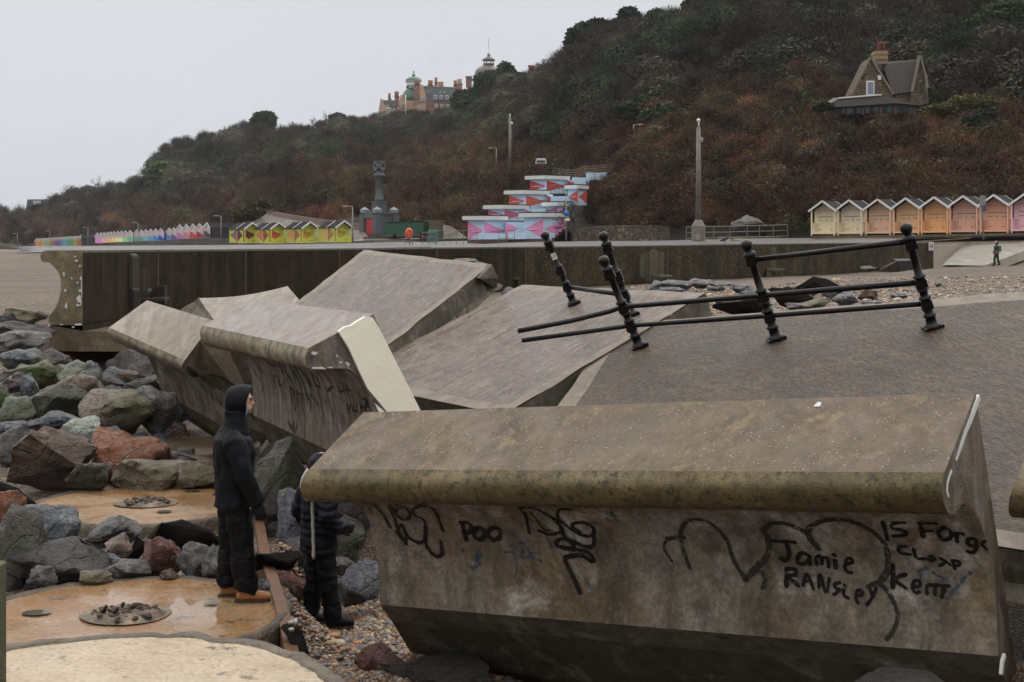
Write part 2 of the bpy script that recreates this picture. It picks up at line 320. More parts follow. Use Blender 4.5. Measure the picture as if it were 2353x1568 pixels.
xs = np.concatenate([np.linspace(-1500, -200, 10), np.linspace(-190, -54, 40), np.linspace(-50, -14, 20), np.linspace(-13.6, 13.6, 110), np.linspace(14.5, 60, 30), np.linspace(80, 1500, 16)])
ys = np.concatenate([np.linspace(-200, 0, 8), np.linspace(3, 36, 130), np.linspace(37, 100, 50), np.linspace(104, 400, 60), np.linspace(430, 1500, 20)])
WXs = [(a - CX) / F * b for a, b, c in WP]; WYs = [b for a, b, c in WP]
def zb(X, Y):
    Z = ground_z(X, Y)
    nz = np.array([mnoise.noise(Vector((a * .6, b * .6, 0))) for a, b in zip(X.ravel(), Y.ravel())]).reshape(X.shape)
    Z = Z + nz * .05 * (Y < 120)
    Yc = np.maximum(Y, 1.0); start = np.where(X < -6, 105 + (-6 - X) * .55, np.where(X > 23, 106, np.interp(X, WXs, WYs) + 7)); wid = np.where(X > 23, 9., np.where(X < -6, 12., 4.))
    t = np.clip((Y - start + wid) / wid, 0, 1); t = t * t * (3 - 2 * t)
    return Z * (1 - t) + (prom_z(X, Y) - .06 - np.where((Y > start + 12), .8, 0)) * t
grid_sheet('shingle_beach', xs, ys, zb, M['beach'])
def keep_prom(x, y):
    if x < -6: return y > 105 + (-6 - x) * .55 and x / y > -.345
    if x > WX[-1] + 1: return y > 103
    return y > wall_y(x) + 6
pxs = np.linspace(-190, 110, 151); pys = np.linspace(56, 560, 169)
prom = grid_sheet('promenade', pxs, pys, prom_z, M['prom'], keep=keep_prom)
# hill
RID = [(-260, 505), (0, 502), (40, 497), (100, 488), (130, 462), (180, 438), (275, 432), (320, 412), (352, 380), (372, 348), (400, 332), (440, 326), (500, 314), (560, 296), (600, 285), (640, 306), (700, 302), (745, 290), (790, 278), (830, 278), (870, 268), (1000, 260), (1060, 250), (1120, 205), (1180, 190), (1240, 175), (1290, 145), (1330, 110), (1360, 95), (1440, 70), (1540, 50), (1620, 30), (1700, 0), (1850, -40), (2100, -90), (2353, -130), (2650, -150)]
DRI = [(-260, 900), (0, 850), (250, 700), (450, 620), (700, 600), (870, 600), (1060, 560), (1200, 430), (1300, 320), (1500, 275), (1900, 250), (2650, 240)]
FOO = [(-260, 566), (60, 566), (230, 566), (400, 560), (550, 552), (620, 500), (830, 518), (990, 540), (1080, 548), (1290, 500), (1400, 517), (1850, 525), (1900, 536), (2650, 528)]
DFO = [(-260, 600), (60, 470), (230, 440), (400, 350), (550, 290), (650, 235), (830, 222), (1000, 200), (1100, 186), (1220, 182), (1330, 172), (1500, 146), (1850, 124), (2353, 117), (2650, 112)]
def hill_at(px, v):
    d0, d1 = interp(px, DFO), interp(px, DRI); y0, y1 = interp(px, FOO), interp(px, RID)
    if v <= 1:
        D = d0 + (d1 - d0) * (v ** 1.15); py = y0 + (y1 - y0) * v
        q = P(px, py, D); q.z += 1.6 * mnoise.noise(Vector((q.x * .03, q.y * .03, 0))) * min(1, v * 5) * min(1, (1 - v) * 5 + .2)
    else:
        D = d1 + (v - 1) * 400; q = P(px, y1, d1); q = Vector((P(px, 0, D).x, D, q.z - (v - 1) * 5))
    return q
hp = np.linspace(-260, 2650, 146); hv = list(np.linspace(0, 1, 36)) + [1.1, 1.5, 2.2]
b = MB(); vs = [hill_at(p_, v_) for v_ in hv for p_ in hp]; nx = len(hp)
vs += [Vector((q.x, q.y + .1, q.z - 12)) for q in vs[:nx]]; nr = len(hv)
fs = [(j * nx + i, j * nx + i + 1, (j + 1) * nx + i + 1, (j + 1) * nx + i) for j in range(nr - 1) for i in range(nx - 1)]
fs += [(nr * nx + i, nr * nx + i + 1, i + 1, i) for i in range(nx - 1)]
b.add(vs, fs, 0, True); hill = b.build('hillside', M['fardirt'], fixn=False); tag(hill, kind='structure')
# ------------------------------------------------------------------ sea wall (panels, footing, recurve end)
def catmull(pts, n=4, corners=()):
    out = []; k = len(pts)
    for i in range(k - 1):
        p1, p2 = pts[i], pts[i + 1]
        p0 = pts[i - 1] if i > 0 and i not in corners else p1 * 2 - p2
        p3 = pts[i + 2] if i + 2 < k and (i + 1) not in corners else p2 * 2 - p1
        for j in range(n):
            t = j / n
            out.append(.5 * ((2 * p1) + (p2 - p0) * t + (2 * p0 - 5 * p1 + 4 * p2 - p3) * t * t + (3 * p1 - p0 - 3 * p2 + p3) * t ** 3))
    out.append(pts[-1]); return out
KW = 1.2
PROF = [(0, 0), (-.68, 0), (-.75, -.03), (-.787, -.11), (-.745, -.203), (-.63, -.22), (-.52, -.31), (-.433, -.44), (-.408, -.588), (-.415, -.76), (-.465, -.95), (-.56, -1.12), (-.637, -1.21), (-.637, -1.355)]
pf = [Vector((a * KW, c * KW, 0)) for a, c in PROF]
sw = thing('sea_wall', 'long dark stained concrete sea wall with vertical joints curving away behind the tilted slabs', 'sea wall', (0, 0, 0))
wpts = []
for i, (px, D, yt) in enumerate(WP): wpts.append(P(px, yt, D))
for i in range(len(wpts) - 1):
    a, c = wpts[i], wpts[i + 1]; d = (c - a); d.z = 0; d.normalize(); sea = Vector((-d.y, d.x, 0))   # towards the sea: left and back
    mb = MB(); gap = .035 if i else 0
    prof = catmull(pf[:13], 3, (0, 1, 12)) + [pf[13]]
    botz = -2.06
    def ring(o_):
        r = [o_ + sea * (-q.x) + Vector((0, 0, q.y)) for q in prof]
        r.append(o_ + sea * .0 + Vector((0, 0, prof[-1].y))); return r
    A_, B_ = ring(a + d * gap), ring(c - d * .0); n = len(A_)
    if i == 0:
        # end face towards the camera is square to the picture: shift it along the wall
        pass
    mb.add(A_ + B_, [(j, (j + 1) % n, n + (j + 1) % n, n + j) for j in range(n)], 0)
    mb.add(A_, [tuple(range(n))], 1); mb.add(B_, [tuple(range(n))], 1)
    # inner skin carried down to the lower promenade
    low = [a + d * gap, c]; 
    mb.add([low[0] + Vector((0, 0, -1.6)), low[1] + Vector((0, 0, -1.6)), low[1] + Vector((0, 0, -2.2)), low[0] + Vector((0, 0, -2.2))], [(0, 1, 2, 3)], 0)
    o = mb.build('wall_panel', [M['wall'] if i < 5 else M['wallR'], M['wallend']], sw)
jm_ = plain('pale_wall_joint', (.085, .062, .036), .8, .5, 3)
for i in range(1, len(wpts) - 1):
    a, c = wpts[i], wpts[i + 1]; d = (c - a); d.z = 0; d.normalize(); n_ = Vector((d.y, -d.x, 0)); mb = MB()
    mb.box(a + d * .02 + n_ * .004 + Vector((0, 0, -1.06)), (.05, .02, 2.1), 0, Matrix((d, n_ * -1, Vector((0, 0, 1)))).transposed()); mb.build('joint_strip', jm_, sw)
# footing under the end, and the capping lip along the top
a, c = wpts[0], wpts[2]; d = (c - a).normalized(); d.z = 0; sea = Vector((-d.y, d.x, 0))
mb = MB()
mb.add([a + sea * .78 + Vector((0, -.01, -1.63)), a - sea * 0 + Vector((0, -.02, -1.76)), a - sea * 3.3 + Vector((0, -.02, -1.76)) + d * .6, a - sea * 3.3 + d * 6 + Vector((0, 0, -1.9)), a + sea * .78 + d * 6 + Vector((0, 0, -1.76))]
       + [a + sea * .78 + Vector((0, -.01, -2.2)), a + Vector((0, -.02, -2.2)), a - sea * 3.3 + Vector((0, -.02, -2.2)) + d * .6, a - sea * 3.3 + d * 6 + Vector((0, 0, -2.2)), a + sea * .78 + d * 6 + Vector((0, 0, -2.2))],
       [(0, 1, 2, 3, 4), (9, 8, 7, 6, 5), (0, 5, 6, 1), (1, 6, 7, 2), (2, 7, 8, 3), (3, 8, 9, 4), (4, 9, 5, 0)], 0)
mb.build('footing', M['plinth'], sw)
mb = MB()
for i in range(len(wpts) - 1):
    a2, c2 = wpts[i], wpts[i + 1]; dd = (c2 - a2).normalized(); s2 = Vector((-dd.y, dd.x, 0)).normalized()
    mb.add([a2 - s2 * .004 + Vector((0, 0, .004)), c2 - s2 * .004 + Vector((0, 0, .004)), c2 + s2 * .8 + Vector((0, 0, .004)), a2 + s2 * .8 + Vector((0, 0, .004)),
            a2 - s2 * .004 - Vector((0, 0, .05)), c2 - s2 * .004 - Vector((0, 0, .05))], [(0, 1, 2, 3), (0, 4, 5, 1)], 0)
mb.build('capping', concrete('pale_capping', (.26, .235, .19), (.2, .175, .14), rough=(.3, .6), bump=.003), sw)
# white sealant remains on the end face
mb = MB(); RR = random.Random(3)
def blob_patch(mb, px, py, rx, ry, D, m=0, thick=.012, n=9):
    c = P(px, py, D); k = D / F; top = []
    for j in range(n):
        a = 2 * math.pi * j / n; q = RR.uniform(.45, 1.15); top.append(c + Vector((math.cos(a) * rx * k * q, -thick, math.sin(a) * ry * k * q)))
    mb.add(top + [q + Vector((0, thick * 2, 0)) for q in top], [tuple(range(n))] + [(i, (i + 1) % n, n + (i + 1) % n, n + i) for i in range(n)], m)
for px, py, rx, ry in [(147, 631, 3, 7), (150, 668, 3, 4), (152, 704, 3, 9), (182, 690, 6, 12), (184, 668, 3, 5), (186, 640, 2, 5), (176, 600, 4, 3), (184, 612, 3, 3), (172, 590, 3, 2), (113, 748, 2, 6), (142, 746, 5, 1.5), (180, 746, 9, 3), (168, 752, 5, 2), (178, 650, 2, 3), (165, 640, 2, 3), (187.5, 660, 1, 30), (181, 700, 8, 6)]:
    blob_patch(mb, px, py, rx, ry, 30.98 if py < 740 else 30.96)
mb.build('sealant_patch', M['white_paint'], sw)
# wall-end notice
sg = MB(); a = wpts[-1]; dw = (wpts[-1] - wpts[-2]).normalized(); nrm = Vector((dw.y, -dw.x, 0)).normalized()
c0 = P(2137.5, 566, 88.2); R = Matrix((Vector((dw.x, dw.y, 0)).normalized(), nrm, Vector((0, 0, 1)))).transposed()
c0 += nrm * .06 - Vector((0, .0, 0))
sg.box(c0, (.62, .02, .52), 0, R)
sign = sg.build('notice_board', plain('white_sign', (.75, .75, .76), .4, .1), origin=c0); tag(sign, 'small white notice with red prohibition symbols on the right end of the sea wall', 'sign')
sg = MB(); Xw = R @ Vector((1, 0, 0))
sg.box(c0 + nrm * .015, (.012, .01, .5), 0, R)
for sx in (-.15, .15):
    cc = c0 + Xw * sx + nrm * .02 + Vector((0, 0, -.02))
    ringp = [cc + Xw * math.cos(t) * .085 + Vector((0, 0, math.sin(t) * .085)) for t in np.linspace(0, 2 * math.pi, 15)]
    sg.tube(ringp, .014, 5); sg.bar(cc + Xw * -.06 + Vector((0, 0, .06)), cc + Xw * .06 - Vector((0, 0, .06)), .02)
    for k in range(3): sg.box(cc + Vector((0, 0, .20 - k * .035)) - nrm * .004, (.2, .012, .014), 0, R)
    sg.box(cc + Vector((0, 0, -.17)) - nrm * .004, (.22, .012, .03), 0, R)
sg.build('symbol', plain('sign_red', (.35, .02, .02), .5, .1), sign)
# ------------------------------------------------------------------ fallen sea-wall blocks
def project_block(Rm, T, L, left, right, ul, ur, n=5, seg=14):
    """profile points (s, t, left pixel, right pixel); depths come from the rigid pose, pixels from the photo where given"""
    Rm = np.array(Rm); T = np.array(T) * KW; out = []
    prof = left
    ends = []
    for side, a in ((0, 0.0), (1, L)):
        pts = []
        for (s_, t_, pl, pr) in prof:
            p = Rm @ np.array([a * KW, s_ * KW, t_ * KW]) + T
            px = (pl, pr)[side]
            pts.append(P(px[0], px[1], p[1]) if px else Vector(p))
        ends.append(pts)
    return ends
def make_block(name, label, ends, corners, mats, zones, seg=18, nsub=4, jag=(0, 0), zone_base=None, cat='sea wall block', warp=0.0, breakl=None):
    A_, B_ = [catmull(e, nsub, corners) for e in ends]
    n = len(A_); root = thing(name, label, cat, (A_[0] + B_[0]) / 2)
    allv = []; rr = random.Random(len(label))
    def surf(i0, i1, mat, nm, capm=None):
        mb = MB(); vs = []; uv = []
        for k in range(seg + 1):
            u = k / seg
            for i in range(i0, i1 + 1):
                q = A_[i].lerp(B_[i], u)
                vs.append(q)
        m_ = i1 - i0 + 1
        mb.add(vs, [(k * m_ + i, (k + 1) * m_ + i, (k + 1) * m_ + i + 1, k * m_ + i + 1) for k in range(seg) for i in range(m_ - 1)], 0, True)
        return mb, mb.build(nm, mat, root)
    res = {}
    for (z0, z1, mat, nm) in zones:
        mb, o = surf(z0 * nsub, z1 * nsub, mat, nm); res[nm] = (mb, o)
    # close the back
    mb = MB(); mb.add([A_[0], B_[0], B_[-1], A_[-1]], [(0, 1, 2, 3)]); mb.build('back_face', mats[0], root)
    for e, nm, mt in ((A_, 'end_face', mats[1]), (B_, 'end_face', mats[2])):
        mb = MB(); c = sum(e, Vector()) / len(e); mb.add(e, [tuple(range(len(e)))]); o = mb.build(nm, mt, root)
    return root, A_, B_, res
# foreground block with the graffiti
RA = [[0.80537412, 0.47717959, -0.35167053], [-0.58586862, 0.73103011, -0.34978985], [0.09016917, 0.48774443, 0.86831728]]; TA = [-1.0823472, 10.23750698, -1.24801584]
profA = [(0, 0, (835, 948), (2241.8, 903)), (-.70, -.01, (711, 1078), (2170, 1086)), (-.787, -.11, (691, 1112), (2164, 1128)), (-.74, -.203, (703, 1150), (2177, 1176)), (-.62, -.22, (760, 1153), (2195, 1180)),
         (-.52, -.25, (806, 1152), (2216, 1157)), (-.45, -.40, (836, 1176), (2251, 1196)), (-.406, -.59, (849, 1201), (2271, 1265)), (-.42, -.80, (864, 1268), (2284, 1330)), (-.49, -1.0, (871, 1330), (2290, 1410)), (-.60, -1.25, (873.6, 1390), (2293.5, 1508)),
         (-.46, -1.42, (901, 1429), (2308, 1556)), (-.15, -2.05, (962, 1530), (2335, 1760)), (0.0, -1.9, None, (2360, 1700))]
endsA = project_block(RA, TA, 4.4323, profA, None, None, None)
blkA, AL, AR, resA = make_block('fallen_wall_block', 'huge tilted sea wall block in the foreground with black graffiti on its curved face', endsA, (0, 1, 10, 11, 12, 13), (M['blockA'], M['wallend'], M['endA']),
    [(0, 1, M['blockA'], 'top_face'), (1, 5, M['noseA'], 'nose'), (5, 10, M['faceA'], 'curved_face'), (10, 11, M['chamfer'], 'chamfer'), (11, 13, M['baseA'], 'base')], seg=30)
# block B with the cream foam end
RB = [[0.40272242, 0.82185434, -0.40295173], [-0.91526469, 0.36650875, -0.16721806], [0.01025645, 0.43614995, 0.89981555]]; TB = [-3.12372154, 17.16889684, -0.73418468]
profB = [(0, 0, (581, 688.5), (858, 722)), (-.70, -.01, (465, 748), (709, 800)), (-.787, -.11, (459, 765), (701, 825)), (-.74, -.203, (467, 789), (715, 850)), (-.60, -.22, (500, 802), (765, 849)),
         (-.52, -.25, (540, 808), (804, 850)), (-.45, -.40, (564, 820), (838, 888)), (-.406, -.59, (574, 850), (852, 925)), (-.42, -.80, (580, 885), (862, 965)), (-.49, -1.0, (581, 918), (868, 1000)), (-.60, -1.25, (581, 954), (870, 1090)),
         (-.46, -1.42, (600, 985), (885, 1120)), (-.30, -1.75, (630, 1040), (930, 1160)), (0.0, -1.6, None, (1010, 1090))]
endsB = project_block(RB, TB, 4.664, profB, None, None, None)
blkB, BL_, BR_, resB = make_block('fallen_wall_block', 'tilted sea wall block with cream foam sheet on its end, behind the hooded man', endsB, (0, 1, 10, 11, 12, 13), (M['blockB'], M['rubble_end'], M['endA']),
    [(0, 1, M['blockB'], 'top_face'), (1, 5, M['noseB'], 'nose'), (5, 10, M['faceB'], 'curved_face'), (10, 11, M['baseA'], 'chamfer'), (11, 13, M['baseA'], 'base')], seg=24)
# block C, broken off short at its right end
RC_ = [[0.7303401, 0.59605401, -0.33365096], [-0.65891389, 0.48595759, -0.57417567], [-0.1800995, 0.63919077, 0.74766258]]; TC_ = [-5.05041666, 19.63210708, -0.80819734]
profC = [(0, 0, (337.5, 690.6), (492, 737)), (-.70, -.01, (250.4, 753), (425, 828)), (-.787, -.11, (246, 765), (418, 845)), (-.74, -.203, (258, 782), (440, 866)), (-.60, -.22, (300, 798), (462, 864)),
         (-.52, -.25, (340, 812), (490, 858)), (-.45, -.40, (357, 829), (515, 868)), (-.406, -.59, (362, 850), (545, 890)), (-.42, -.80, (364.5, 868), (560, 920)), (-.49, -1.0, (365, 882), (566, 955)), (-.60, -1.25, (364.5, 898), (575, 1015)),
         (-.46, -1.42, (385, 920), (560, 1040)), (-.25, -1.75, (430, 965), (575, 1060)), (0.0, -1.6, (470, 900), (620, 1000))]
endsC = project_block(RC_, TC_, 2.2, profC, None, None, None)
# its hidden right end runs on behind block B
for i in range(5, 14): endsC[1][i] = endsC[1][i] + (endsC[1][i].normalized() * -1.4)
blkC, CL_, CR_, resC = make_block('fallen_wall_block', 'smaller tilted sea wall block at the left with its end broken off, above the rocks', endsC, (0, 1, 5, 10, 11, 12, 13), (M['blockB'], M['rubble_end'], M['rubble_end']),
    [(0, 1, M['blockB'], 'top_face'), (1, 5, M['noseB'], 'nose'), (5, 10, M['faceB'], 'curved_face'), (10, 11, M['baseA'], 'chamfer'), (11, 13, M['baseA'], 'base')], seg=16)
# foam sheet on the end of B: a board hugging the end plane
def end_plane_point(e, px, py, off):
    o_ = e[0]; n_ = (e[40] - e[0]).cross(e[16] - e[0]).normalized()
    if n_.y > 0: n_ = -n_
    r = Vector(((px - CX) / F, 1, (HZ - py) / F)); t = ((o_ - Vector((0, 0, 0))).dot(n_) + off) / r.dot(n_)
    return r * t, n_
mb = MB(); poly = []
for px, py in [(852, 729), (858, 735), (872, 760), (900, 815), (930, 875), (960, 935), (975, 965), (880, 965), (868, 945), (848, 905), (826, 858), (800, 800), (776, 762), (790, 752), (805, 748), (820, 738), (838, 728)]:
    q, n_ = end_plane_point(BR_, px, py, .0); poly.append(q + n_ * .03)
mb.prism(poly, n_ * -.06)
fo = mb.build('foam_sheet', M['foam'], blkB)
mb = MB()
for px, py, rx, ry in [(722, 812, 10, 4), (735, 846, 18, 4), (758, 845, 8, 2), (795, 838, 12, 6), (782, 833, 5, 3), (775, 818, 3, 3)]:
    q, n_ = end_plane_point(BR_, px, py, 0); q += n_ * .004
    blob_patch(mb, px, py, rx, ry, q.y - .01, thick=.01)
mb.build('sealant_patch', M['white_paint'], blkB)
# white strip along the top edge of A's end, and the strip on its left nose
mb = MB()
def strip(mb, pts, wd, off, e=AR, th=.02, m=0):
    q3 = [end_plane_point(e, x, y, 0) for x, y in pts]; n_ = q3[0][1]; q3 = [a_ + n_ * off for a_, _ in q3]
    L_, R_ = [], []
    for i, q in enumerate(q3):
        t = (q3[min(i + 1, len(q3) - 1)] - q3[max(0, i - 1)]).normalized(); s_ = t.cross(n_).normalized(); ww = wd if isinstance(wd, (int, float)) else wd[i]
        ww *= RR.uniform(.85, 1.15); L_.append(q + s_ * ww / 2); R_.append(q - s_ * ww / 2)
    k = len(q3); vs = L_ + R_ + [q - n_ * th for q in L_] + [q - n_ * th for q in R_]
    fs = []
    for i in range(k - 1): fs += [(i, i + 1, k + i + 1, k + i), (i, 2 * k + i, 2 * k + i + 1, i + 1), (k + i, k + i + 1, 3 * k + i + 1, 3 * k + i)]
    fs += [(0, k, 3 * k, 2 * k), (k - 1, 3 * k - 1, 4 * k - 1, 2 * k - 1)]
    mb.add(vs, fs, m)
strip(mb, [(2248, 912), (2240, 932), (2228, 965), (2217, 990), (2206, 1020), (2196, 1050), (2186, 1072), (2178, 1092), (2173, 1110), (2172, 1130), (2176, 1142)], [.03, .036, .036, .036, .034, .03, .03, .03, .03, .028, .018], .012)
mb.build('sealant_strip', M['white_paint'], blkA)
mb = MB()
strip(mb, [(2301, 1505), (2296, 1520), (2293, 1550)], .03, .03)
mb.build('sealant_strip', M['white_paint'], blkA)
mb = MB()
for q0 in [[(708, 1078), (702, 1086), (696, 1097), (692, 1112), (694, 1128), (700, 1143), (706, 1151)]]:
    pts = [P(x, y, 11.72) for x, y in q0]; mb.tube(pts, [(.006, .012)] * len(pts), 6)
mb.build('sealant_strip', M['white_paint'], blkA)
# ------------------------------------------------------------------ tilted promenade slabs
def onplane(c, px, py):
    c0, cx_, cy_ = c; D = -c0 / (cy_ + cx_ * (px - CX) / F - (HZ - py) / F); return P(px, py, D)
PLG, PLF, PLE = (-4.84, .303, .166), (-4.70, .30, .16), (-6.5, .30, .25)
def slab(name, label, corners, thick, nrm, mtop, margin=.22, nu=40, nv=40, sidemat=None, amp=.006):
    TL, TR, BR, BL = corners; nrm = Vector(nrm).normalized(); org = (TL + TR + BR + BL) / 4
    mb = MB(); Lu = (TR - TL).length; Lv = (BL - TL).length; mu, mv = margin / Lu, margin / Lv
    us = [0, mu] + list(np.linspace(mu, 1 - mu, nu))[1:] + [1]; vs_ = [0, mv] + list(np.linspace(mv, 1 - mv, nv))[1:] + [1]
    V, UV = [], []
    for v in vs_:
        for u in us:
            q = TL.lerp(TR, u).lerp(BL.lerp(BR, u), v); inner = mu + 1e-6 < u < 1 - mu - 1e-6 and mv + 1e-6 < v < 1 - mv - 1e-6
            q = q + nrm * (mnoise.noise(Vector((u * 7, v * 7, 3))) * .02 - (.008 if inner else 0)); V.append(q); UV.append((u * Lu, v * Lv))
    n = len(us); m = len(vs_); fin, fout = [], []
    for j in range(m - 1):
        for i in range(n - 1):
            f = (j * n + i, j * n + i + 1, (j + 1) * n + i + 1, (j + 1) * n + i)
            (fout if i in (0, n - 2) or j in (0, m - 2) else fin).append(f)
    mb.add(V, fin + fout, 0, True, uvs=UV)
    for k in range(len(fin), len(fin) + len(fout)): mb.m[k] = 1
    root = thing(name, label, 'concrete slab', org)
    mb.build('top_surface', [mtop, M['slabedge']], root, fixn=False)
    mb = MB(); rr = random.Random(5)
    def edge(p, q, k=24, lift=0):
        P0, P1, P2 = [], [], []
        for i in range(k + 1):
            t = i / k; a = p.lerp(q, t) - nrm * .012; ins = (q - p).normalized().cross(nrm)
            P0.append(a - Vector((0,0,0))); P1.append(a - nrm * thick * .8 + ins * rr.uniform(-.02, .02)); P2.append(a - nrm * thick * (1 + rr.uniform(-.05, .05)) - ins * .12 + ins * rr.uniform(-.03, .03))
        mb.add(P0 + P1 + P2, [(i, i + 1, k + 1 + i + 1, k + 1 + i) for i in range(k)] + [(k + 1 + i, k + 2 + i, 2 * k + 3 + i, 2 * k + 2 + i) for i in range(k)])
    for p, q in ((TL, TR), (TR, BR), (BR, BL), (BL, TL)): edge(p, q)
    dn = -nrm * (thick * .98); mb.add([TL + dn, TR + dn, BR + dn, BL + dn], [(0, 1, 2, 3)])
    mb.build('side', sidemat or M['slabside'], root); return root
nG = (-.303, -.166, 1)
gTL, gTR = onplane(PLG, 1417, 744.5), onplane(PLG, 2560, 655)
gBL = onplane(PLG, 1262, 960); gBR = gBL + (gTR - gTL) * .98
# carry the lower edge on underneath the foreground block
e_ = (gBL - gTL); gBL = gTL + e_ * 1.42; gBR = Vector((5.6, 6.9, -4.84 + .303 * 5.6 + .166 * 6.9))
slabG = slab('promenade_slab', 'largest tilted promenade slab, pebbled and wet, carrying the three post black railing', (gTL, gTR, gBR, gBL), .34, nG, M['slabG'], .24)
fTL, fTR = onplane(PLF, 1200, 655), onplane(PLF, 1621.6, 673.6); fBR = onplane(PLF, 1184, 938); fBL = onplane(PLF, 880, 829)
fBR = fTR + (fBR - fTR) * 1.05; fBL = fBR + (fTL - fTR) * 1.0
slabF = slab('promenade_slab', 'middle tilted promenade slab with fine grooves, carrying the two rear black posts', (fTL, fTR, fBR, fBL), .38, nG, M['slab'], .22)
eTL, eTR = onplane(PLE, 836.6, 574.6), onplane(PLE, 1129, 608); eBR = onplane(PLE, 870, 811); eBL = onplane(PLE, 585, 769)
slabE = slab('promenade_slab', 'highest grooved promenade slab tilted up against the sea wall, with a dripping side face', (eTL, eTR, eBR, eBL), .40, (-.3, -.25, 1), M['slab'], .20)
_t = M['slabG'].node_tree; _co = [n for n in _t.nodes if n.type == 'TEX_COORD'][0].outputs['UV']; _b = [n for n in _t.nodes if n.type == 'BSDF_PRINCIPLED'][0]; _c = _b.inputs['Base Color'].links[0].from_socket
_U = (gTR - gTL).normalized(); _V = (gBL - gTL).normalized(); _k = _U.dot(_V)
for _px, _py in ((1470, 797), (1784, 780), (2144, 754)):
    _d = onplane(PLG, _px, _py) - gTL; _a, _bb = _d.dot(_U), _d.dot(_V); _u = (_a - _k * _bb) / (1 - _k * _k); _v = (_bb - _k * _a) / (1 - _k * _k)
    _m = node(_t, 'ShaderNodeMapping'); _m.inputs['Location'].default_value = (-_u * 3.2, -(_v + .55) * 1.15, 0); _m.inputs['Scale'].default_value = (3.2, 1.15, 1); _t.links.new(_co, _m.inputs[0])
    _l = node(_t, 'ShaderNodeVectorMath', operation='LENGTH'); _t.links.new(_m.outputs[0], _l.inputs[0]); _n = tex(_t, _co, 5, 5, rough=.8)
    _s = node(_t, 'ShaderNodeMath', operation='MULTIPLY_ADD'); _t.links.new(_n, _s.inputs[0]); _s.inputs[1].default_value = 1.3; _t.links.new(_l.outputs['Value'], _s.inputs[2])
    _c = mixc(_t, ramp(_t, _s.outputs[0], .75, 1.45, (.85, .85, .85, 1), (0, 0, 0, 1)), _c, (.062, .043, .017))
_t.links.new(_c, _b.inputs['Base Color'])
# extra broken nib at the top right of slab E, and the small end wedge on slab F
mb = MB(); a_ = eTR
pl = [P(1131, 609, 24.4), P(1145, 640, 24.5), P(1141, 664, 24.6), P(1100, 640, 24.0)]
mb.prism(pl, (-.3, 1.2, .05)); o = mb.build('broken_end', M['slabside'], slabE)
mb = MB(); mb.prism([P(1040, 597.5, 26.0), P(1048, 594.5, 26.1), P(1066, 596, 25.9), P(1070, 601, 25.8)], (.2, .5, 0)); mb.build('broken_lump', M['slabside'], slabE)
# upturned curved wall piece behind B and C
piece = thing('broken_wall_piece', 'upturned curved piece of broken wall lying behind the two tilted blocks', 'sea wall block', P(550, 700, 27))
mb = MB(); top = []; lowp = []
for k in range(15):
    t = k / 14; x = 456.6 + (660.6 - 456.6) * t; y = 685.3 + (657.9 - 685.3) * t + 7.5 * math.sin(math.pi * t); top.append(P(x, y, 26.5 + 1.2 * t))
    lowp.append(P(488 + (705 - 488) * t, 745 - 35 * t + 10 * math.sin(math.pi * t), 25.0 + 1.0 * t))
mb.add(top + lowp, [(i, i + 1, 16 + i, 15 + i) for i in range(14)], 0, True)
mb.add([q + Vector((.1, .9, -.45)) for q in top] + top, [(i, i + 1, 16 + i, 15 + i) for i in range(14)], 0, True)
mb.build('curved_face', M['blockB'], piece)
mb = MB(); rr = random.Random(9)
ed = [P(x + rr.uniform(-1, 1), y + rr.uniform(-1.5, 1.5), D) for x, y, D in [(456, 685, 26.5), (446, 693, 26.7), (430, 702, 26.9), (416, 712, 27.0), (418, 730, 26.6), (440, 745, 25.8), (480, 750, 25.1), (486, 735, 25.2), (470, 708, 25.9)]]
mb.prism(ed, (.2, .8, -.1)); mb.build('broken_end', M['rubble_end'], piece)
# a piece of block C's hidden body (wedge between C and B)
wedge = MB(); rr = random.Random(4)
wp_ = [(428, 845), (450, 820), (470, 805), (486, 791), (520, 795), (560, 806), (575, 830), (585, 880), (590, 960), (572, 935), (545, 895), (520, 862), (480, 862), (450, 866), (436, 862)]
wedge.prism([P(x, y, 22.0) for x, y in wp_], (.15, .9, 0)); wedge.build('broken_core', M['rubble_end'], blkC)
# next wall block beyond the right edge: its nose reaches into the frame
_o = P(2321, 1140, 9.5) - endsA[0][2]
blkH, _hl, _hr, _hres = make_block('fallen_wall_block', 'wall block whose rounded nose just enters at the right edge', ([p + _o for p in endsA[0]], [p + _o for p in endsA[1]]), (0, 1, 10, 11, 12, 13), (M['blockA'], M['wallend'], M['endA']),
    [(0, 1, M['blockA'], 'top_face'), (1, 5, M['noseA'], 'nose'), (5, 10, M['faceA'], 'curved_face'), (10, 11, M['chamfer'], 'chamfer'), (11, 13, M['baseA'], 'base')], seg=12)
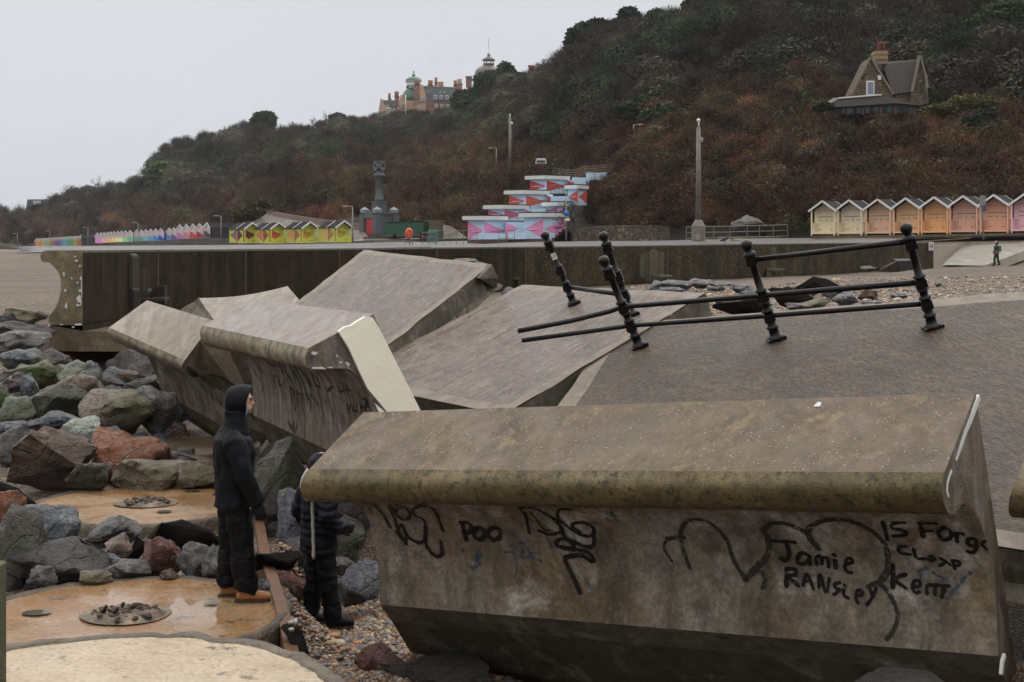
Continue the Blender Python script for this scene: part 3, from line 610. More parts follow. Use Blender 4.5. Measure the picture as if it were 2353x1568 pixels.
# ------------------------------------------------------------------ paint on the blocks: strokes cast on to the surfaces
for k_, th_ in (('spray', .36), ('spray_old', .40), ('spray_blue', .46), ('spray_green', .44)):
    t = M[k_].node_tree; co = [n for n in t.nodes if n.type == 'TEX_COORD'][0].outputs['Object']; bs_ = [n for n in t.nodes if n.type == 'BSDF_PRINCIPLED'][0]
    al = tex(t, co, 26, 6, rough=.85); t.links.new(ramp(t, al, th_, th_ + .10), bs_.inputs['Alpha'])
def bvh_of(mbs):
    vs, fs = [], []
    for m_ in mbs:
        o = len(vs); vs += m_.v; fs += [tuple(i + o for i in f) for f in m_.f]
    return BVHTree.FromPolygons([Vector(v) for v in vs], fs)
def strokes(target, tree, lists, mat, nm, wpx=7, off=.003, drip=0):
    mb = MB(); rr = random.Random(len(lists) + 11)
    for st in lists:
        if isinstance(st[0], (int, float)): wv, st = st[0], st[1:]
        else: wv = wpx
        pts = [Vector((x, y, 0)) for x, y in st]
        pts = catmull(pts, 5) if len(pts) > 2 else [pts[0].lerp(pts[1], t / 5) for t in range(6)]
        P3, N3 = [], []
        for q in pts:
            d = Vector(((q.x - CX) / F, 1, (HZ - q.y) / F)).normalized(); h = tree.ray_cast(Vector((0, 0, 0)), d)
            if h[0] is None: continue
            n_ = h[1] if h[1].dot(d) < 0 else -h[1]; P3.append(h[0] + n_ * off); N3.append(n_)
        if len(P3) < 2: continue
        def disc(c, n_, r):
            u = n_.orthogonal().normalized(); v_ = n_.cross(u); mb.add([c + u * math.cos(a) * r + v_ * math.sin(a) * r for a in np.linspace(0, 2 * math.pi, 9)[:-1]], [tuple(range(8))])
        L_, R_ = [], []
        for i, q in enumerate(P3):
            t = P3[min(i + 1, len(P3) - 1)] - P3[max(0, i - 1)]
            if t.length < 1e-6: t = Vector((1, 0, 0))
            s_ = t.normalized().cross(N3[i]).normalized(); r = wv * 1.3 / F * q.y / 2 * rr.uniform(.78, 1.15); L_.append(q + s_ * r); R_.append(q - s_ * r)
        k = len(P3); mb.add(L_ + R_, [(i, i + 1, k + i + 1, k + i) for i in range(k - 1)])
        for i in (0, k - 1): disc(P3[i] + N3[i] * .0006, N3[i], wv * 1.3 / F * P3[i].y / 2)
        if drip and rr.random() < drip:
            i = rr.randrange(k); a = P3[i]; g = Vector((0, 0, -1)) - N3[i] * N3[i].z * -1; g = (Vector((0, 0, -1)) - N3[i] * Vector((0, 0, -1)).dot(N3[i])).normalized()
            ll = rr.uniform(.05, .14) * 1.5; s_ = g.cross(N3[i]) * .006; a2 = a + N3[i] * .001
            mb.add([a2 + s_, a2 - s_, a2 - s_ * .5 + g * ll, a2 + s_ * .5 + g * ll], [(0, 1, 2, 3)])
    return mb.build(nm, mat, target)
treeA = bvh_of([resA[k][0] for k in ('nose', 'curved_face', 'chamfer')])
def z5(x, y): return ((1400 + x / 1.7815) / 1.7408, (1850 + y / 1.7815) / 1.7408)
def z6(x, y): return ((2600 + x / 1.5729) / 1.7408, (1850 + y / 1.5729) / 1.7408)
def S5(*a, w=None): r = [z5(a[i], a[i + 1]) for i in range(0, len(a), 2)]; return ([w] + r) if w else r
def S6(*a, w=None): r = [z6(a[i], a[i + 1]) for i in range(0, len(a), 2)]; return ([w] + r) if w else r
blackA = [
 S5(170, 300, 230, 360, 290, 460, w=7), S5(275, 305, 320, 400, 345, 475, 400, 580, w=7), S5(345, 475, 375, 440, 400, 520, 405, 580, w=7), S5(330, 490, 372, 545, w=6),
 S5(300, 310, 350, 390, 400, 405, 430, 370, 400, 320, 330, 300, w=7), S5(345, 320, 330, 360, 370, 395, w=5), S5(520, 305, 450, 330, 470, 380, 520, 400, 545, 460, 540, 540, 500, 570, 430, 540, 385, 470, w=7), S5(480, 305, 560, 310, 610, 350, 640, 420, 665, 485, w=7),
 S5(540, 460, 545, 580, 580, 640, 630, 670, 660, 640, 650, 565, w=9),
 S5(800, 425, 830, 545, w=11), S5(790, 425, 850, 430, 870, 465, 850, 495, 815, 500, w=10), S5(900, 470, 885, 510, 920, 548, 960, 525, 955, 480, 920, 465, 900, 470, w=10), S5(1010, 465, 985, 505, 1020, 550, 1070, 530, 1068, 480, 1035, 460, 1005, 468, w=10),
 S5(1200, 318, 1250, 370, 1280, 500, w=7), S5(1215, 318, 1330, 330, 1420, 380, 1480, 400, w=7), S5(1280, 340, 1330, 400, 1380, 470, 1430, 480, w=4), S5(1350, 485, 1430, 510, 1520, 480, 1450, 400, w=8), S5(1570, 335, 1500, 330, 1480, 370, 1500, 450, 1540, 540, 1600, 590, w=8),
 S5(1490, 400, 1560, 460, 1640, 510, 1720, 520, 1740, 470, 1680, 430, 1600, 430, 1590, 460, 1640, 490, w=8), S5(1740, 520, 1740, 580, 1690, 600, 1560, 550, 1500, 545, 1470, 575, 1500, 600, 1620, 620, 1700, 640, 1740, 690, 1720, 700, w=9),
 S5(1720, 700, 1650, 660, 1560, 670, 1535, 690, 1570, 770, 1610, 850, 1640, 925, w=10)]
blackB = [
 S6(770, 490, 915, 500, w=8), S6(860, 495, 875, 560, 870, 600, 845, 615, 825, 600, w=9), S6(1010, 590, 960, 565, 930, 600, 940, 635, 985, 630, 1005, 600, 1005, 640, w=8), S6(1050, 640, 1050, 595, 1075, 590, 1085, 640, 1090, 600, 1120, 600, 1125, 655, w=7),
 S6(1165, 615, 1170, 660, w=9), S6(1160, 577, 1162, 580, w=9), S6(1235, 640, 1275, 625, 1270, 605, 1240, 605, 1228, 650, 1240, 685, 1270, 690, w=7),
 S6(862, 665, 860, 775, w=9), S6(865, 668, 915, 670, 915, 705, 875, 715, 935, 775, w=8), S6(965, 770, 990, 700, 1030, 795, w=7), S6(975, 745, 1015, 745, w=6), S6(1065, 785, 1070, 700, 1110, 815, 1130, 730, w=7), S6(1195, 755, 1165, 765, 1170, 790, 1195, 800, 1160, 830, w=7),
 S6(1225, 770, 1220, 830, 1248, 852, w=7), S6(1300, 840, 1335, 830, 1330, 805, 1305, 810, 1298, 850, 1310, 885, w=7), S6(1385, 790, 1395, 835, w=6), S6(1425, 790, 1400, 850, 1365, 895, w=7),
 S6(1530, 640, 1530, 785, w=9), S6(1610, 700, 1545, 735, 1610, 790, w=8), S6(1660, 785, 1700, 775, 1695, 745, 1665, 745, 1655, 790, 1675, 820, 1700, 810, w=7), S6(1745, 825, 1745, 775, 1790, 775, 1795, 830, w=7), S6(1790, 770, 1885, 775, w=7), S6(1855, 775, 1838, 845, w=8),
 S6(1465, 370, 1480, 420, 1495, 480, w=8), S6(1605, 375, 1535, 380, 1530, 410, 1600, 425, 1600, 455, 1535, 460, w=9), S6(1700, 378, 1720, 465, w=9), S6(1700, 378, 1800, 380, w=8), S6(1720, 430, 1775, 425, w=8), S6(1850, 405, 1815, 440, 1850, 485, 1895, 465, 1890, 425, 1850, 405, w=8),
 S6(1925, 440, 1935, 495, w=8), S6(1925, 460, 1950, 440, 1975, 450, w=7), S6(2050, 480, 2010, 475, 2000, 510, 2050, 520, 2055, 480, 2055, 535, 2030, 565, 2000, 555, w=8), S6(2110, 490, 2090, 510, 2120, 545, w=7),
 S6(1610, 525, 1570, 530, 1575, 565, 1640, 575, w=7), S6(1660, 540, 1680, 600, 1735, 600, w=7), S6(1770, 585, 1750, 600, 1770, 615, 1795, 602, 1770, 585, w=7), S6(1830, 600, 1860, 625, 1825, 645, w=7), S6(1865, 620, 1890, 640, w=6), S6(1905, 610, 1920, 665, w=7), S6(1905, 615, 1945, 620, 1945, 645, 1915, 645, w=7)]
oldA = [S6(250, 660, 215, 560, 195, 450, 220, 380, 280, 355, 360, 370, 440, 430, 490, 500, 530, 620, 600, 730, w=9), S6(600, 735, 660, 670, 730, 600, 750, 540, 740, 460, 715, 430, 760, 385, 840, 380, 930, 410, 1000, 450, w=12), S6(610, 735, 660, 690, 700, 690, 730, 730, 710, 790, w=9),
 S6(1060, 540, 1010, 480, 1000, 420, 1060, 375, 1160, 355, 1270, 370, 1380, 420, 1470, 500, 1500, 600, 1490, 690, 1440, 760, w=12), S6(1370, 780, 1440, 760, 1500, 820, 1545, 900, 1560, 980, 1530, 1060, 1490, 1110, w=9), S6(120, 480, 160, 470, 215, 470, w=9), S6(110, 470, 90, 540, 140, 620, w=6)]
blueA = [S5(1215, 570, 1235, 630, 1215, 680, 1300, 670, 1365, 705, w=7), S5(1235, 575, 1290, 650, w=6), S5(1165, 640, 1185, 700, 1190, 760, 1175, 830, w=4), S5(870, 670, 940, 660, 900, 700, 930, 730, 870, 755, w=8), S5(1700, 860, 1715, 905, w=6), S5(1920, 730, 1945, 815, w=6), S5(1100, 640, 1165, 640, w=5),
 S6(1700, 720, 1700, 680, 1740, 665, w=8), S6(1780, 690, 1880, 750, w=7), S6(2020, 690, 1950, 760, 1870, 860, w=7), S5(140, 320, 155, 355, w=8), S5(1410, 540, 1440, 600, w=6), S5(800, 620, 830, 690, w=7), S5(1860, 350, 1910, 420, w=7)]
strokes(blkA, treeA, blueA, M['spray_blue'], 'blue_paint', off=.003)
strokes(blkA, treeA, oldA, M['spray_old'], 'faded_paint', off=.005)
strokes(blkA, treeA, blackA, M['spray'], 'graffiti', off=.007)
strokes(blkA, treeA, blackB, M['spray'], 'graffiti', off=.007)
treeB = bvh_of([resB[k][0] for k in ('nose', 'curved_face')])
def z4(x, y): return ((700 + x / 1.8445) / 1.7408, (950 + y / 1.8445) / 1.7408)
def S4(*a, w=None): r = [z4(a[i], a[i + 1]) for i in range(0, len(a), 2)]; return ([w] + r) if w else r
gB = [S4(520, 870, 560, 950, 630, 1060, w=4), S4(560, 880, 610, 950, 650, 1000, w=3), S4(640, 885, 700, 930, 740, 945, w=5), S4(760, 920, 790, 990, w=4), S4(800, 940, 830, 1010, 870, 1060, w=4), S4(850, 950, 880, 1030, w=5), S4(725, 1020, 735, 1080, w=4), S4(725, 1020, 760, 1030, w=3), S4(770, 1040, 765, 1080, 790, 1090, w=3), S4(800, 1060, 805, 1090, w=3),
 S4(850, 1110, 865, 1220, w=5), S4(850, 1110, 880, 1130, 870, 1160, w=4), S4(875, 1160, 890, 1280, w=4), S4(900, 1130, 900, 1200, 905, 1250, w=4), S4(900, 1150, 940, 1160, w=3), S4(935, 1150, 935, 1230, 950, 1290, w=3), S4(1000, 1140, 1000, 1280, w=3), S4(1000, 1160, 1030, 1190, 1060, 1230, w=3), S4(960, 990, 1000, 1080, w=6), S4(1010, 1000, 1040, 1090, 1070, 1100, w=6), S4(1040, 1020, 1070, 1090, w=4),
 S4(1115, 1110, 1130, 1130, 1160, 1100, w=5), S4(1205, 1095, 1215, 1140, 1240, 1130, w=4), S4(1245, 1100, 1250, 1140, w=4), S4(1265, 1080, 1280, 1150, w=4), S4(1260, 1120, 1300, 1130, w=3), S4(1270, 1230, 1280, 1290, w=4), S4(1295, 1235, 1290, 1270, w=4), S4(1320, 1250, 1310, 1280, 1335, 1280, w=4), S4(1340, 1230, 1345, 1290, w=4), S4(1370, 1240, 1380, 1320, w=5), S4(1370, 1240, 1400, 1260, w=4), S4(1390, 1190, 1410, 1210, 1405, 1270, w=6), S4(1385, 1190, 1415, 1195, 1425, 1250, w=5)]
gpatch = [S4(840, 1365, 850, 1390, 880, 1420, w=8), S4(880, 1370, 870, 1400, 885, 1430, w=9), S4(905, 1380, 895, 1410, w=7)]
strokes(blkB, treeB, [S4(890, 960, 940, 1060, 980, 1180, w=16), S4(930, 980, 1000, 1100, w=14), S4(880, 1000, 930, 1090, w=10)], M['spray_green'], 'green_paint', off=.004)
strokes(blkB, treeB, gB, M['spray'], 'graffiti', off=.006, drip=.8)
strokes(blkB, treeB, gpatch, M['spray_old'], 'paint_blot', off=.006)
treeC = bvh_of([resC[k][0] for k in ('nose', 'curved_face')])
def z1(x, y): return (x / 4.0735, 689.3 + y / 4.0735)
def S1(*a, w=None): r = [z1(a[i], a[i + 1]) for i in range(0, len(a), 2)]; return ([w] + r) if w else r
strokes(blkC, treeC, [S1(1560, 640, 1590, 690, w=4), S1(1700, 680, 1760, 730, w=3), S1(1880, 780, 1890, 830, w=3), S1(1910, 800, 1930, 850, w=3), S1(1960, 850, 1980, 900, w=3), S1(1990, 870, 1990, 920, 2010, 930, w=3), S1(2025, 900, 2035, 950, w=3), S1(2060, 930, 2065, 980, w=3), S1(2080, 950, 2080, 1000, w=3)], M['spray'], 'graffiti', off=.006)
# ------------------------------------------------------------------ railings
POSTPROF = [(.0, 0), (.085, 0), (.085, .05), (.06, .07), (.055, .10), (.055, .16), (.068, .17), (.068, .19), (.05, .20), (.05, .24)]
def post(parent, base, top, rails, ball=True):
    base, top = Vector(base), Vector(top); ax = (top - base); H_ = ax.length; ax.normalize(); k = H_ / 1.19
    mb = MB(); r = .042
    prof = [(.0, 0), (.095, 0), (.095, .045), (.075, .06), (.058, .075), (.052, .14), (.066, .145), (.066, .165), (.05, .175), (.046, .215)]
    for z in sorted(rails):
        prof += [(.046, z - .085), (.062, z - .08), (.062, z - .065), (.05, z - .06), (.05, z + .06), (.066, z + .065), (.066, z + .08), (r, z + .095)]
    prof += [(r, .915), (.055, .92), (.055, .935), (.045, .94), (.045, .99), (.068, 1.0), (.072, 1.03), (.05, 1.05), (.035, 1.065), (.05, 1.085), (.066, 1.12), (.066, 1.135), (.06, 1.16), (.04, 1.182), (.0, 1.19)]
    prof = [(a * k, h * k) for a, h in prof]; out_ = []
    for q in prof:
        if out_ and q[1] < out_[-1][1]: q = (q[0], out_[-1][1] + .0005)
        out_.append(q)
    mb.lathe(base, ax, out_, 18)
    x = ax.cross(Vector((0, 1, 0))).normalized(); y = x.cross(ax); R = Matrix((x, y, ax)).transposed()
    for z in list(rails) + [.95]: mb.box(base + ax * z * k, (.125 * k, .125 * k, .09 * k), 0, R @ Matrix.Rotation(math.radians(12), 3, 'Z'), taper=.9)
    mb.box(base + ax * .02, (.2 * k, .17 * k, .045 * k), 0, R)
    o = mb.build('post', M['iron'], parent, bevel=.0)
    mb = MB()
    for z in list(rails) + [.95]: mb.lathe(base + ax * z * k - y * -.068 * k, y, [(.02, 0), (.024, .004), (.02, .012), (0, .014)], 8)
    return ax, k
def pt_depth(px, py, a, c, t): return P(px, py, lerp(a.y, c.y, t))
rf = thing('railing', 'long bent black iron railing of three ball topped posts on the largest slab', 'railing', onplane(PLG, 1785, 778))
fb = [onplane(PLG, 1470, 797), onplane(PLG, 1784, 780), onplane(PLG, 2144, 754)]
ft = [P(1383, 589, fb[0].y - .22), P(1712, 552, fb[1].y - .22), P(2079, 513, fb[2].y - .22)]
for a_, c_ in zip(fb, ft): post(rf, a_ - (c_ - a_).normalized() * .01, c_, (.28, .52))
def onpost(i, t): return fb[i].lerp(ft[i], t)
def rail(parent, pts, r, mat=None):
    mb = MB(); mb.tube(pts, r, 10); return mb.build('rail', mat or M['iron'], parent)
dy = Vector((0, -.0, 0))
mids = [P(1190, 761, fb[0].y - .2), P(1310, 738, fb[0].y - .1), P(1400, 716, fb[0].y - .05), onpost(0, .445), onpost(1, .445), onpost(2, .44)]
rail(rf, mids, .033)
lows = [P(1199, 783, fb[0].y - .25), onpost(0, .235), onpost(1, .24), onpost(2, .235)]
rail(rf, lows, .030)
rail(rf, [onpost(1, .80), onpost(2, .83)], .033)
rr_ = thing('railing', 'two leaning black iron posts joined by a low rail on the middle slab', 'railing', onplane(PLF, 1380, 710))
rb = [onplane(PLF, 1319, 698), onplane(PLF, 1452, 724)]; rt = [P(1249, 533, rb[0].y - .2), P(1383, 533, rb[1].y - .2)]
for a_, c_ in zip(rb, rt): post(rr_, a_ - (c_ - a_).normalized() * .01, c_, (.28, .55))
rail(rr_, [rb[0].lerp(rt[0], .235), rb[1].lerp(rt[1], .24) + Vector((.02, 0, 0))], .035)
mb = MB(); a_ = rb[0].lerp(rt[0], .66); mb.box(a_ + Vector((0, -.052, 0)), (.075, .006, .10), 0, Matrix.Rotation(math.radians(-23), 3, 'Y'))
st = mb.build('sticker', plain('sticker_white', (.6, .6, .6), .5, .2), rr_)
mb = MB()
for k in range(4): mb.box(a_ + Vector((0, -.0565, .028 - k * .018)), (.055, .003, .005), 0, Matrix.Rotation(math.radians(-23), 3, 'Y'))
mb.build('print', M['spray_old'], rr_)
# pale rope under the nose of the foreground block
mb = MB(); pts = [P(717 + .5 * math.sin(i * 1.7) + (4 if i > 0 else 0) * 0 + i * .25, 1148 + i * 9.2, 11.75) for i in range(16)]
mb.tube(pts, [.013] * 14 + [.016, .008], 7); rope = mb.build('rope', plain('grey_rope', (.33, .31, .28), .9, .4, 60, .004), origin=pts[0]); tag(rope, 'pale frayed rope hanging straight down from the foreground block nose', 'rope')
mb = MB(); pts = [P(x, y, 23.4) for x, y in [(1052, 735), (1051, 712), (1050, 690), (1053, 676), (1059, 669), (1067, 672), (1071, 685), (1073, 702), (1075, 722)]]
pts = catmull(pts, 3)
mb.tube(pts, .02, 6); tag(mb.build('rope', plain('brown_rope', (.15, .12, .09), .9, .4, 40), origin=pts[0]), 'loop of thick brown rope hanging over the side of the highest slab', 'rope')
mb = MB(); _q = onplane((0, 0, 0), 0, 0) if False else None
_e = AL[0].lerp(AR[0], .80).lerp(AL[4].lerp(AR[4], .80), .1); _nn = (AR[0] - AL[0]).cross(AL[4] - AL[0]).normalized(); _nn = _nn if _nn.z > 0 else -_nn
mb.add([_e + _nn * .004 + (AR[0] - AL[0]).normalized() * math.cos(a) * .022 * (1 + .3 * math.sin(3 * a)) + (AL[4] - AL[0]).normalized() * math.sin(a) * .04 * (1 + .3 * math.cos(2 * a)) for a in np.linspace(0, 2 * math.pi, 13)[:-1]], [tuple(range(12))]); mb.build('dropping', M['white_paint'], blkA)
# ------------------------------------------------------------------ timber benches along the sea wall
def bench(px0, px1, ytop, yseat, ybot, D, label, kind=0, mat=None):
    mat = mat or plain('green_grey_timber', (.10, .088, .055), .6, .5, 5)
    t = thing('timber_bench', label, 'bench', P((px0 + px1) / 2, ybot, D)); m_ = mat or M['wood_dark']; k = D / F
    wd = (px1 - px0)
    def arch(x0, x1, y0, y1, nm='end_board', th=.12, dd=0, hole=True):
        r = (x1 - x0) / 2; pts = [P(x0, y1, D - dd), P(x0, y0 + r, D - dd)] + [P(x0 + r - r * math.cos(a), y0 + r - r * math.sin(a), D - dd) for a in np.linspace(.2, math.pi - .2, 7)] + [P(x1, y0 + r, D - dd), P(x1, y1, D - dd)]
        mb = MB(); mb.prism(pts, (0, th, 0)); 
        if hole: mb.tube([P(x0 + r, y0 + r * 1.1, D - dd - .012), P(x0 + r, y0 + r * 1.1, D - dd + .0)], (r * .5 * k, r * .9 * k), 10, 1)
        return mb.build(nm, [m_, M['wood_black']], t)
    if kind == 0:
        arch(px0 + wd * .28, px0 + wd * .58, ytop, ybot - 3, dd=.35, hole=False)
        mb = MB()
        for i in range(4): mb.box(P(px0 + wd * (.05 + i * .21), (yseat + ytop) / 2 + 8, D - .2), (wd * .19 * k, .07, (yseat - ytop) * 1.05 * k * (.8 + .2 * (i % 2))))
        mb.build('backrest', m_, t)
        mb = MB(); mb.bar(P(px0 + wd * .42, yseat, D - .75), P(px1 + 2, yseat, D - .75), .75, .09); mb.build('seat', m_, t)
        for x in (px0 + wd * .5, px1 - 1): mb = MB(); mb.bar(P(x, yseat, D - .9), P(x, ybot, D - .9), .14); mb.build('leg', m_, t)
        arch(px0 + wd * .42, px0 + wd * .62, yseat - 6, ybot, 'side_board', .6, 1.0, False)
    return t
bench(1140, 1195, 575, 640, 656, 55.0, 'dark slimy timber bench against the wall, behind the top of the highest slab', mat=plain('slimy_timber', (.05, .045, .03), .5, .6, 3))
bench(1473, 1541, 573, 635, 652, 62.0, 'timber bench with arched top board against the wall right of the rear posts')
b3 = bench(1735, 1797, 562, 620, 636, 73.0, 'timber bench with two pointed boards, seen through the railing near its middle post')
# near left bench: two arched boards, the lower half black
bl = thing('timber_bench', 'tall broken timber bench with two round topped boards, nearest the left end of the wall', 'bench', P(320, 700, 35))
def archboard(x0, x1, y0, y1, D, th, nm, parent, mats, hole):
    r = (x1 - x0) / 2; k = D / F
    pts = [P(x0, y1, D), P(x0, y0 + r, D)] + [P(x0 + r - r * math.cos(a), y0 + r - r * math.sin(a), D) for a in np.linspace(.15, math.pi - .15, 8)] + [P(x1, y0 + r, D), P(x1, y1, D)]
    mb = MB(); mb.prism(pts, (.12, th, 0))
    if hole: mb.tube([P(x0 + r, hole, D - .012), P(x0 + r, hole, D + .0)], (4 * k, 8 * k), 12, 1)
    return mb.build(nm, mats, parent)
wm = [M['wood_dark'], M['wood_black']]
archboard(285, 305, 583, 672, 34.0, .12, 'end_board', bl, wm, 608)
archboard(283, 307, 660, 745, 33.97, .14, 'lower_board', bl, [M['wood_black']], None)
archboard(318, 334, 601, 668, 35.6, .12, 'end_board', bl, wm, 612)
archboard(300, 320, 612, 668, 35.0, .1, 'back_board', bl, wm, None)
archboard(307, 330, 662, 740, 35.2, .4, 'lower_board', bl, [M['wood_black']], None)
mb = MB(); mb.bar(P(330, 690, 35.2), P(383, 686, 35.2), .5, .07); mb.build('seat', M['wood_dark'], bl)
mb = MB(); mb.prism([P(338, 668, 35.6), P(352, 668, 35.6), P(365, 658, 35.6), P(378, 658, 35.6), P(378, 700, 35.6), P(338, 700, 35.6)], (0, .3, 0)); mb.build('back_panel', M['wood_black'], bl)
mb = MB(); mb.box(P(311, 621, 34.9), (.06, .02, .11)); mb.build('plaque', plain('green_plaque', (.05, .14, .11), .4, .2), bl)
# overturned timber box at the right
bx = thing('overturned_bench', 'overturned dark timber bench base lying on shingle below the right end of the wall', 'bench', P(2080, 620, 80))
mb = MB(); mb.prism([P(2062, 600, 80), P(2098, 599, 80), P(2112, 615, 80), P(2070, 626, 80)], (0, 1.1, .1)); mb.build('end_panel', M['wood_black'], bx)
mb = MB(); mb.prism([P(2028, 615, 81), P(2061, 600, 80.1), P(2069, 626, 80.1), P(2020, 625, 81)], (0, .3, .0)); mb.build('side_panel', M['wood_dark'], bx)
mb = MB(); mb.prism([P(1993, 618, 81.5), P(2022, 612, 81.5), P(2026, 620, 81.5), P(1996, 626, 81.5)], (0, .3, .0)); mb.build('board', M['wood_black'], bx)
# ------------------------------------------------------------------ concrete discs
def disc_mat(name, wet, a, b, c):
    m, t, bs = newmat(name); co = t.nodes.new('ShaderNodeTexCoord').outputs['Object']
    n1 = tex(t, co, 1.1, 7, rough=.62, dist=.3); n2 = tex(t, co, 5, 7, rough=.75); n3 = tex(t, co, 26, 4, rough=.8)
    col = mixc(t, ramp(t, n1, .4, .62), a, b); col = mixc(t, ramp(t, n2, .5, .62), col, c)
    col = mixc(t, .7, col, ramp(t, n3, .3, .65, (.4, .4, .4, 1), (1, 1, 1, 1)), 'MULTIPLY')
    d = tex(t, co, 3.1, 6, rough=.8); col = mixc(t, ramp(t, d, .56, .64), col, (.09, .07, .045)); d2_ = tex(t, co, 11, 5, rough=.8); col = mixc(t, ramp(t, d2_, .6, .66), col, (.10, .075, .05))
    t.links.new(col, bs.inputs['Base Color'])
    n4 = tex(t, co, .9, 5, rough=.6, dist=.5); lo, hi = wet; t.links.new(ramp(t, n4, .42, .58, (lo,) * 3 + (1,), (hi,) * 3 + (1,)), bs.inputs['Roughness'])
    bp = t.nodes.new('ShaderNodeBump'); bp.inputs['Distance'].default_value = .006
    hm = node(t, 'ShaderNodeMath', operation='MULTIPLY'); t.links.new(ramp(t, n4, .42, .6), hm.inputs[0]); t.links.new(n3, hm.inputs[1]); t.links.new(hm.outputs[0], bp.inputs['Height']); t.links.new(bp.outputs[0], bs.inputs['Normal'])
    return m
M['disc1'] = disc_mat('orange_wet_disc', (.16, .5), (.30, .15, .06), (.34, .215, .115), (.19, .12, .065))
M['disc2'] = disc_mat('tan_puddled_disc', (.03, .3), (.36, .25, .155), (.26, .12, .04), (.30, .175, .085))
M['disc3'] = disc_mat('pale_sandy_disc', (.35, .7), (.50, .41, .29), (.34, .265, .175), (.43, .345, .235))
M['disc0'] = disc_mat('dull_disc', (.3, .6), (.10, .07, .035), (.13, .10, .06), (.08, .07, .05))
M['rim'] = concrete('rough_rim_concrete', (.26, .205, .14), (.11, .09, .065), rough=(.35, .7), bump=.03, fine=18)
def disc(label, c, R0, mtop, depth=.55, lift=0, holes=(), hub=True, jag=.02, wob=.0, hubmat=None):
    root = thing('concrete_disc', label, 'concrete disc', c); c = Vector(c); rr = random.Random(int(R0 * 1000 + c.y * 10)); n = 96
    mb = MB(); R1 = R0 * .93; vs = [c.copy()]; rings = [.15, .3, .45, .6, .75, .88, 1.0]
    for q in rings:
        for j in range(n):
            a = 2 * math.pi * j / n; r = R1 * q * (1 + (wob * mnoise.noise(Vector((math.cos(a) * 2, math.sin(a) * 2, 1))) if q == 1 else 0)); p = Vector((math.cos(a) * r, math.sin(a) * r, 0)); p.z = mnoise.noise(p * 1.2) * .008; vs.append(c + p)
    fs = [(0, 1 + j, 1 + (j + 1) % n) for j in range(n)] + [(1 + k * n + j, 1 + (k + 1) * n + j, 1 + (k + 1) * n + (j + 1) % n, 1 + k * n + (j + 1) % n) for k in range(len(rings) - 1) for j in range(n)]
    mb.add(vs, fs, 0, True); mb.build('top_surface', mtop, root)
    mb = MB(); prof = [(R1 * .985, -.006), (R1 * 1.0, .012), (R0 * .98, .016), (R0, -.02), (R0 * .99, -.25), (R0 * .985, -depth)]; vs = []
    for r, z in prof:
        for j in range(n):
            a = 2 * math.pi * j / n; nz = mnoise.noise(Vector((math.cos(a) * 6, math.sin(a) * 6, z * 3 + c.y))); f = mnoise.noise(Vector((math.cos(a) * 25, math.sin(a) * 25, z * 9)))
            vs.append(c + Vector((math.cos(a) * (r + (nz * jag * 2 + f * jag) * (z > -.1)), math.sin(a) * (r + (nz * jag * 2 + f * jag)), z + f * .012)))
    mb.add(vs, [(k * n + j, (k + 1) * n + j, (k + 1) * n + (j + 1) % n, k * n + (j + 1) % n) for k in range(len(prof) - 1) for j in range(n)], 0, True); mb.build('rim', M['rim'], root)
    if hub:
        mb = MB(); vs = []; k = 28; rs = [0, .3, .6, .85, 1.0, 1.12, 1.25]; zz = [.03, .04, .035, .025, .012, -.0, .006]
        for r, z in zip(rs, zz):
            for j in range(k):
                a = 2 * math.pi * j / k; rad = .235 * r; p = Vector((math.cos(a) * rad * 1.25, math.sin(a) * rad * 1.1, 0)); p.z = z * .6 + (.05 * mnoise.noise(Vector((p.x * 9, p.y * 9, c.y))) + .035 * mnoise.noise(Vector((p.x * 24, p.y * 24, c.y)))) * (r < 1.1); p.x *= 1 + .05 * math.sin(3 * a + c.y) * (r > .5); p.z *= 1.0; vs.append(c + p + Vector((0, 0, .008)))
        mb.add(vs, [(q * k + j, (q + 1) * k + j, (q + 1) * k + (j + 1) % k, q * k + (j + 1) % k) for q in range(len(rs) - 1) for j in range(k)], 0, True)
        mb.build('hub', M['hub'], root)
    if hub:
        mb = MB()
        for q in range(70):
            a = rr.uniform(0, 6.28); rad = .24 * math.sqrt(rr.random()); sz = rr.uniform(.010, .032); p = c + Vector((math.cos(a) * rad * 1.1, math.sin(a) * rad, .03 + .02 * (1 - rad / .24)))
            b0_ = len(mb.v); mb.ball(p, (sz * rr.uniform(.8, 1.5), sz * rr.uniform(.8, 1.4), sz * rr.uniform(.5, .9)), nu=6, nv=4)
            for vi in range(b0_, len(mb.v)): v = Vector(mb.v[vi]); mb.v[vi] = tuple(v + Vector((mnoise.noise(v * 40), mnoise.noise(v * 40 + Vector((9, 0, 0))), mnoise.noise(v * 40 + Vector((0, 9, 0))))) * sz * .5)
        mb.sm = [False] * len(mb.sm); tag(mb.build('rubble', M['rubble_bits'], root), kind='stuff')
    for (hx, hy, hr) in holes:
        mb = MB(); mb.add([c + Vector((hx + math.cos(a) * hr * 1.3 * rr.uniform(.8, 1.1), hy + math.sin(a) * hr, .014)) for a in np.linspace(0, 2 * math.pi, 19)[:-1]], [tuple(range(18))]); mb.build('recess', M['recess'], root)
    return root
M['hub'] = concrete('rubble_hub', (.34, .25, .15), (.10, .08, .065), c=(.50, .38, .24), rough=(.25, .6), bump=.02, fine=25, stain=((.09, .03, .015), 6, .58))
M['rubble_bits'] = concrete('rubble_bits', (.24, .165, .10), (.08, .06, .05), c=(.22, .08, .045), rough=(.3, .7), bump=.02, fine=30, scale=2.5)
M['recess'] = plain('puddle_recess', (.075, .07, .055), .12, .4, 8)
zd = -3.08
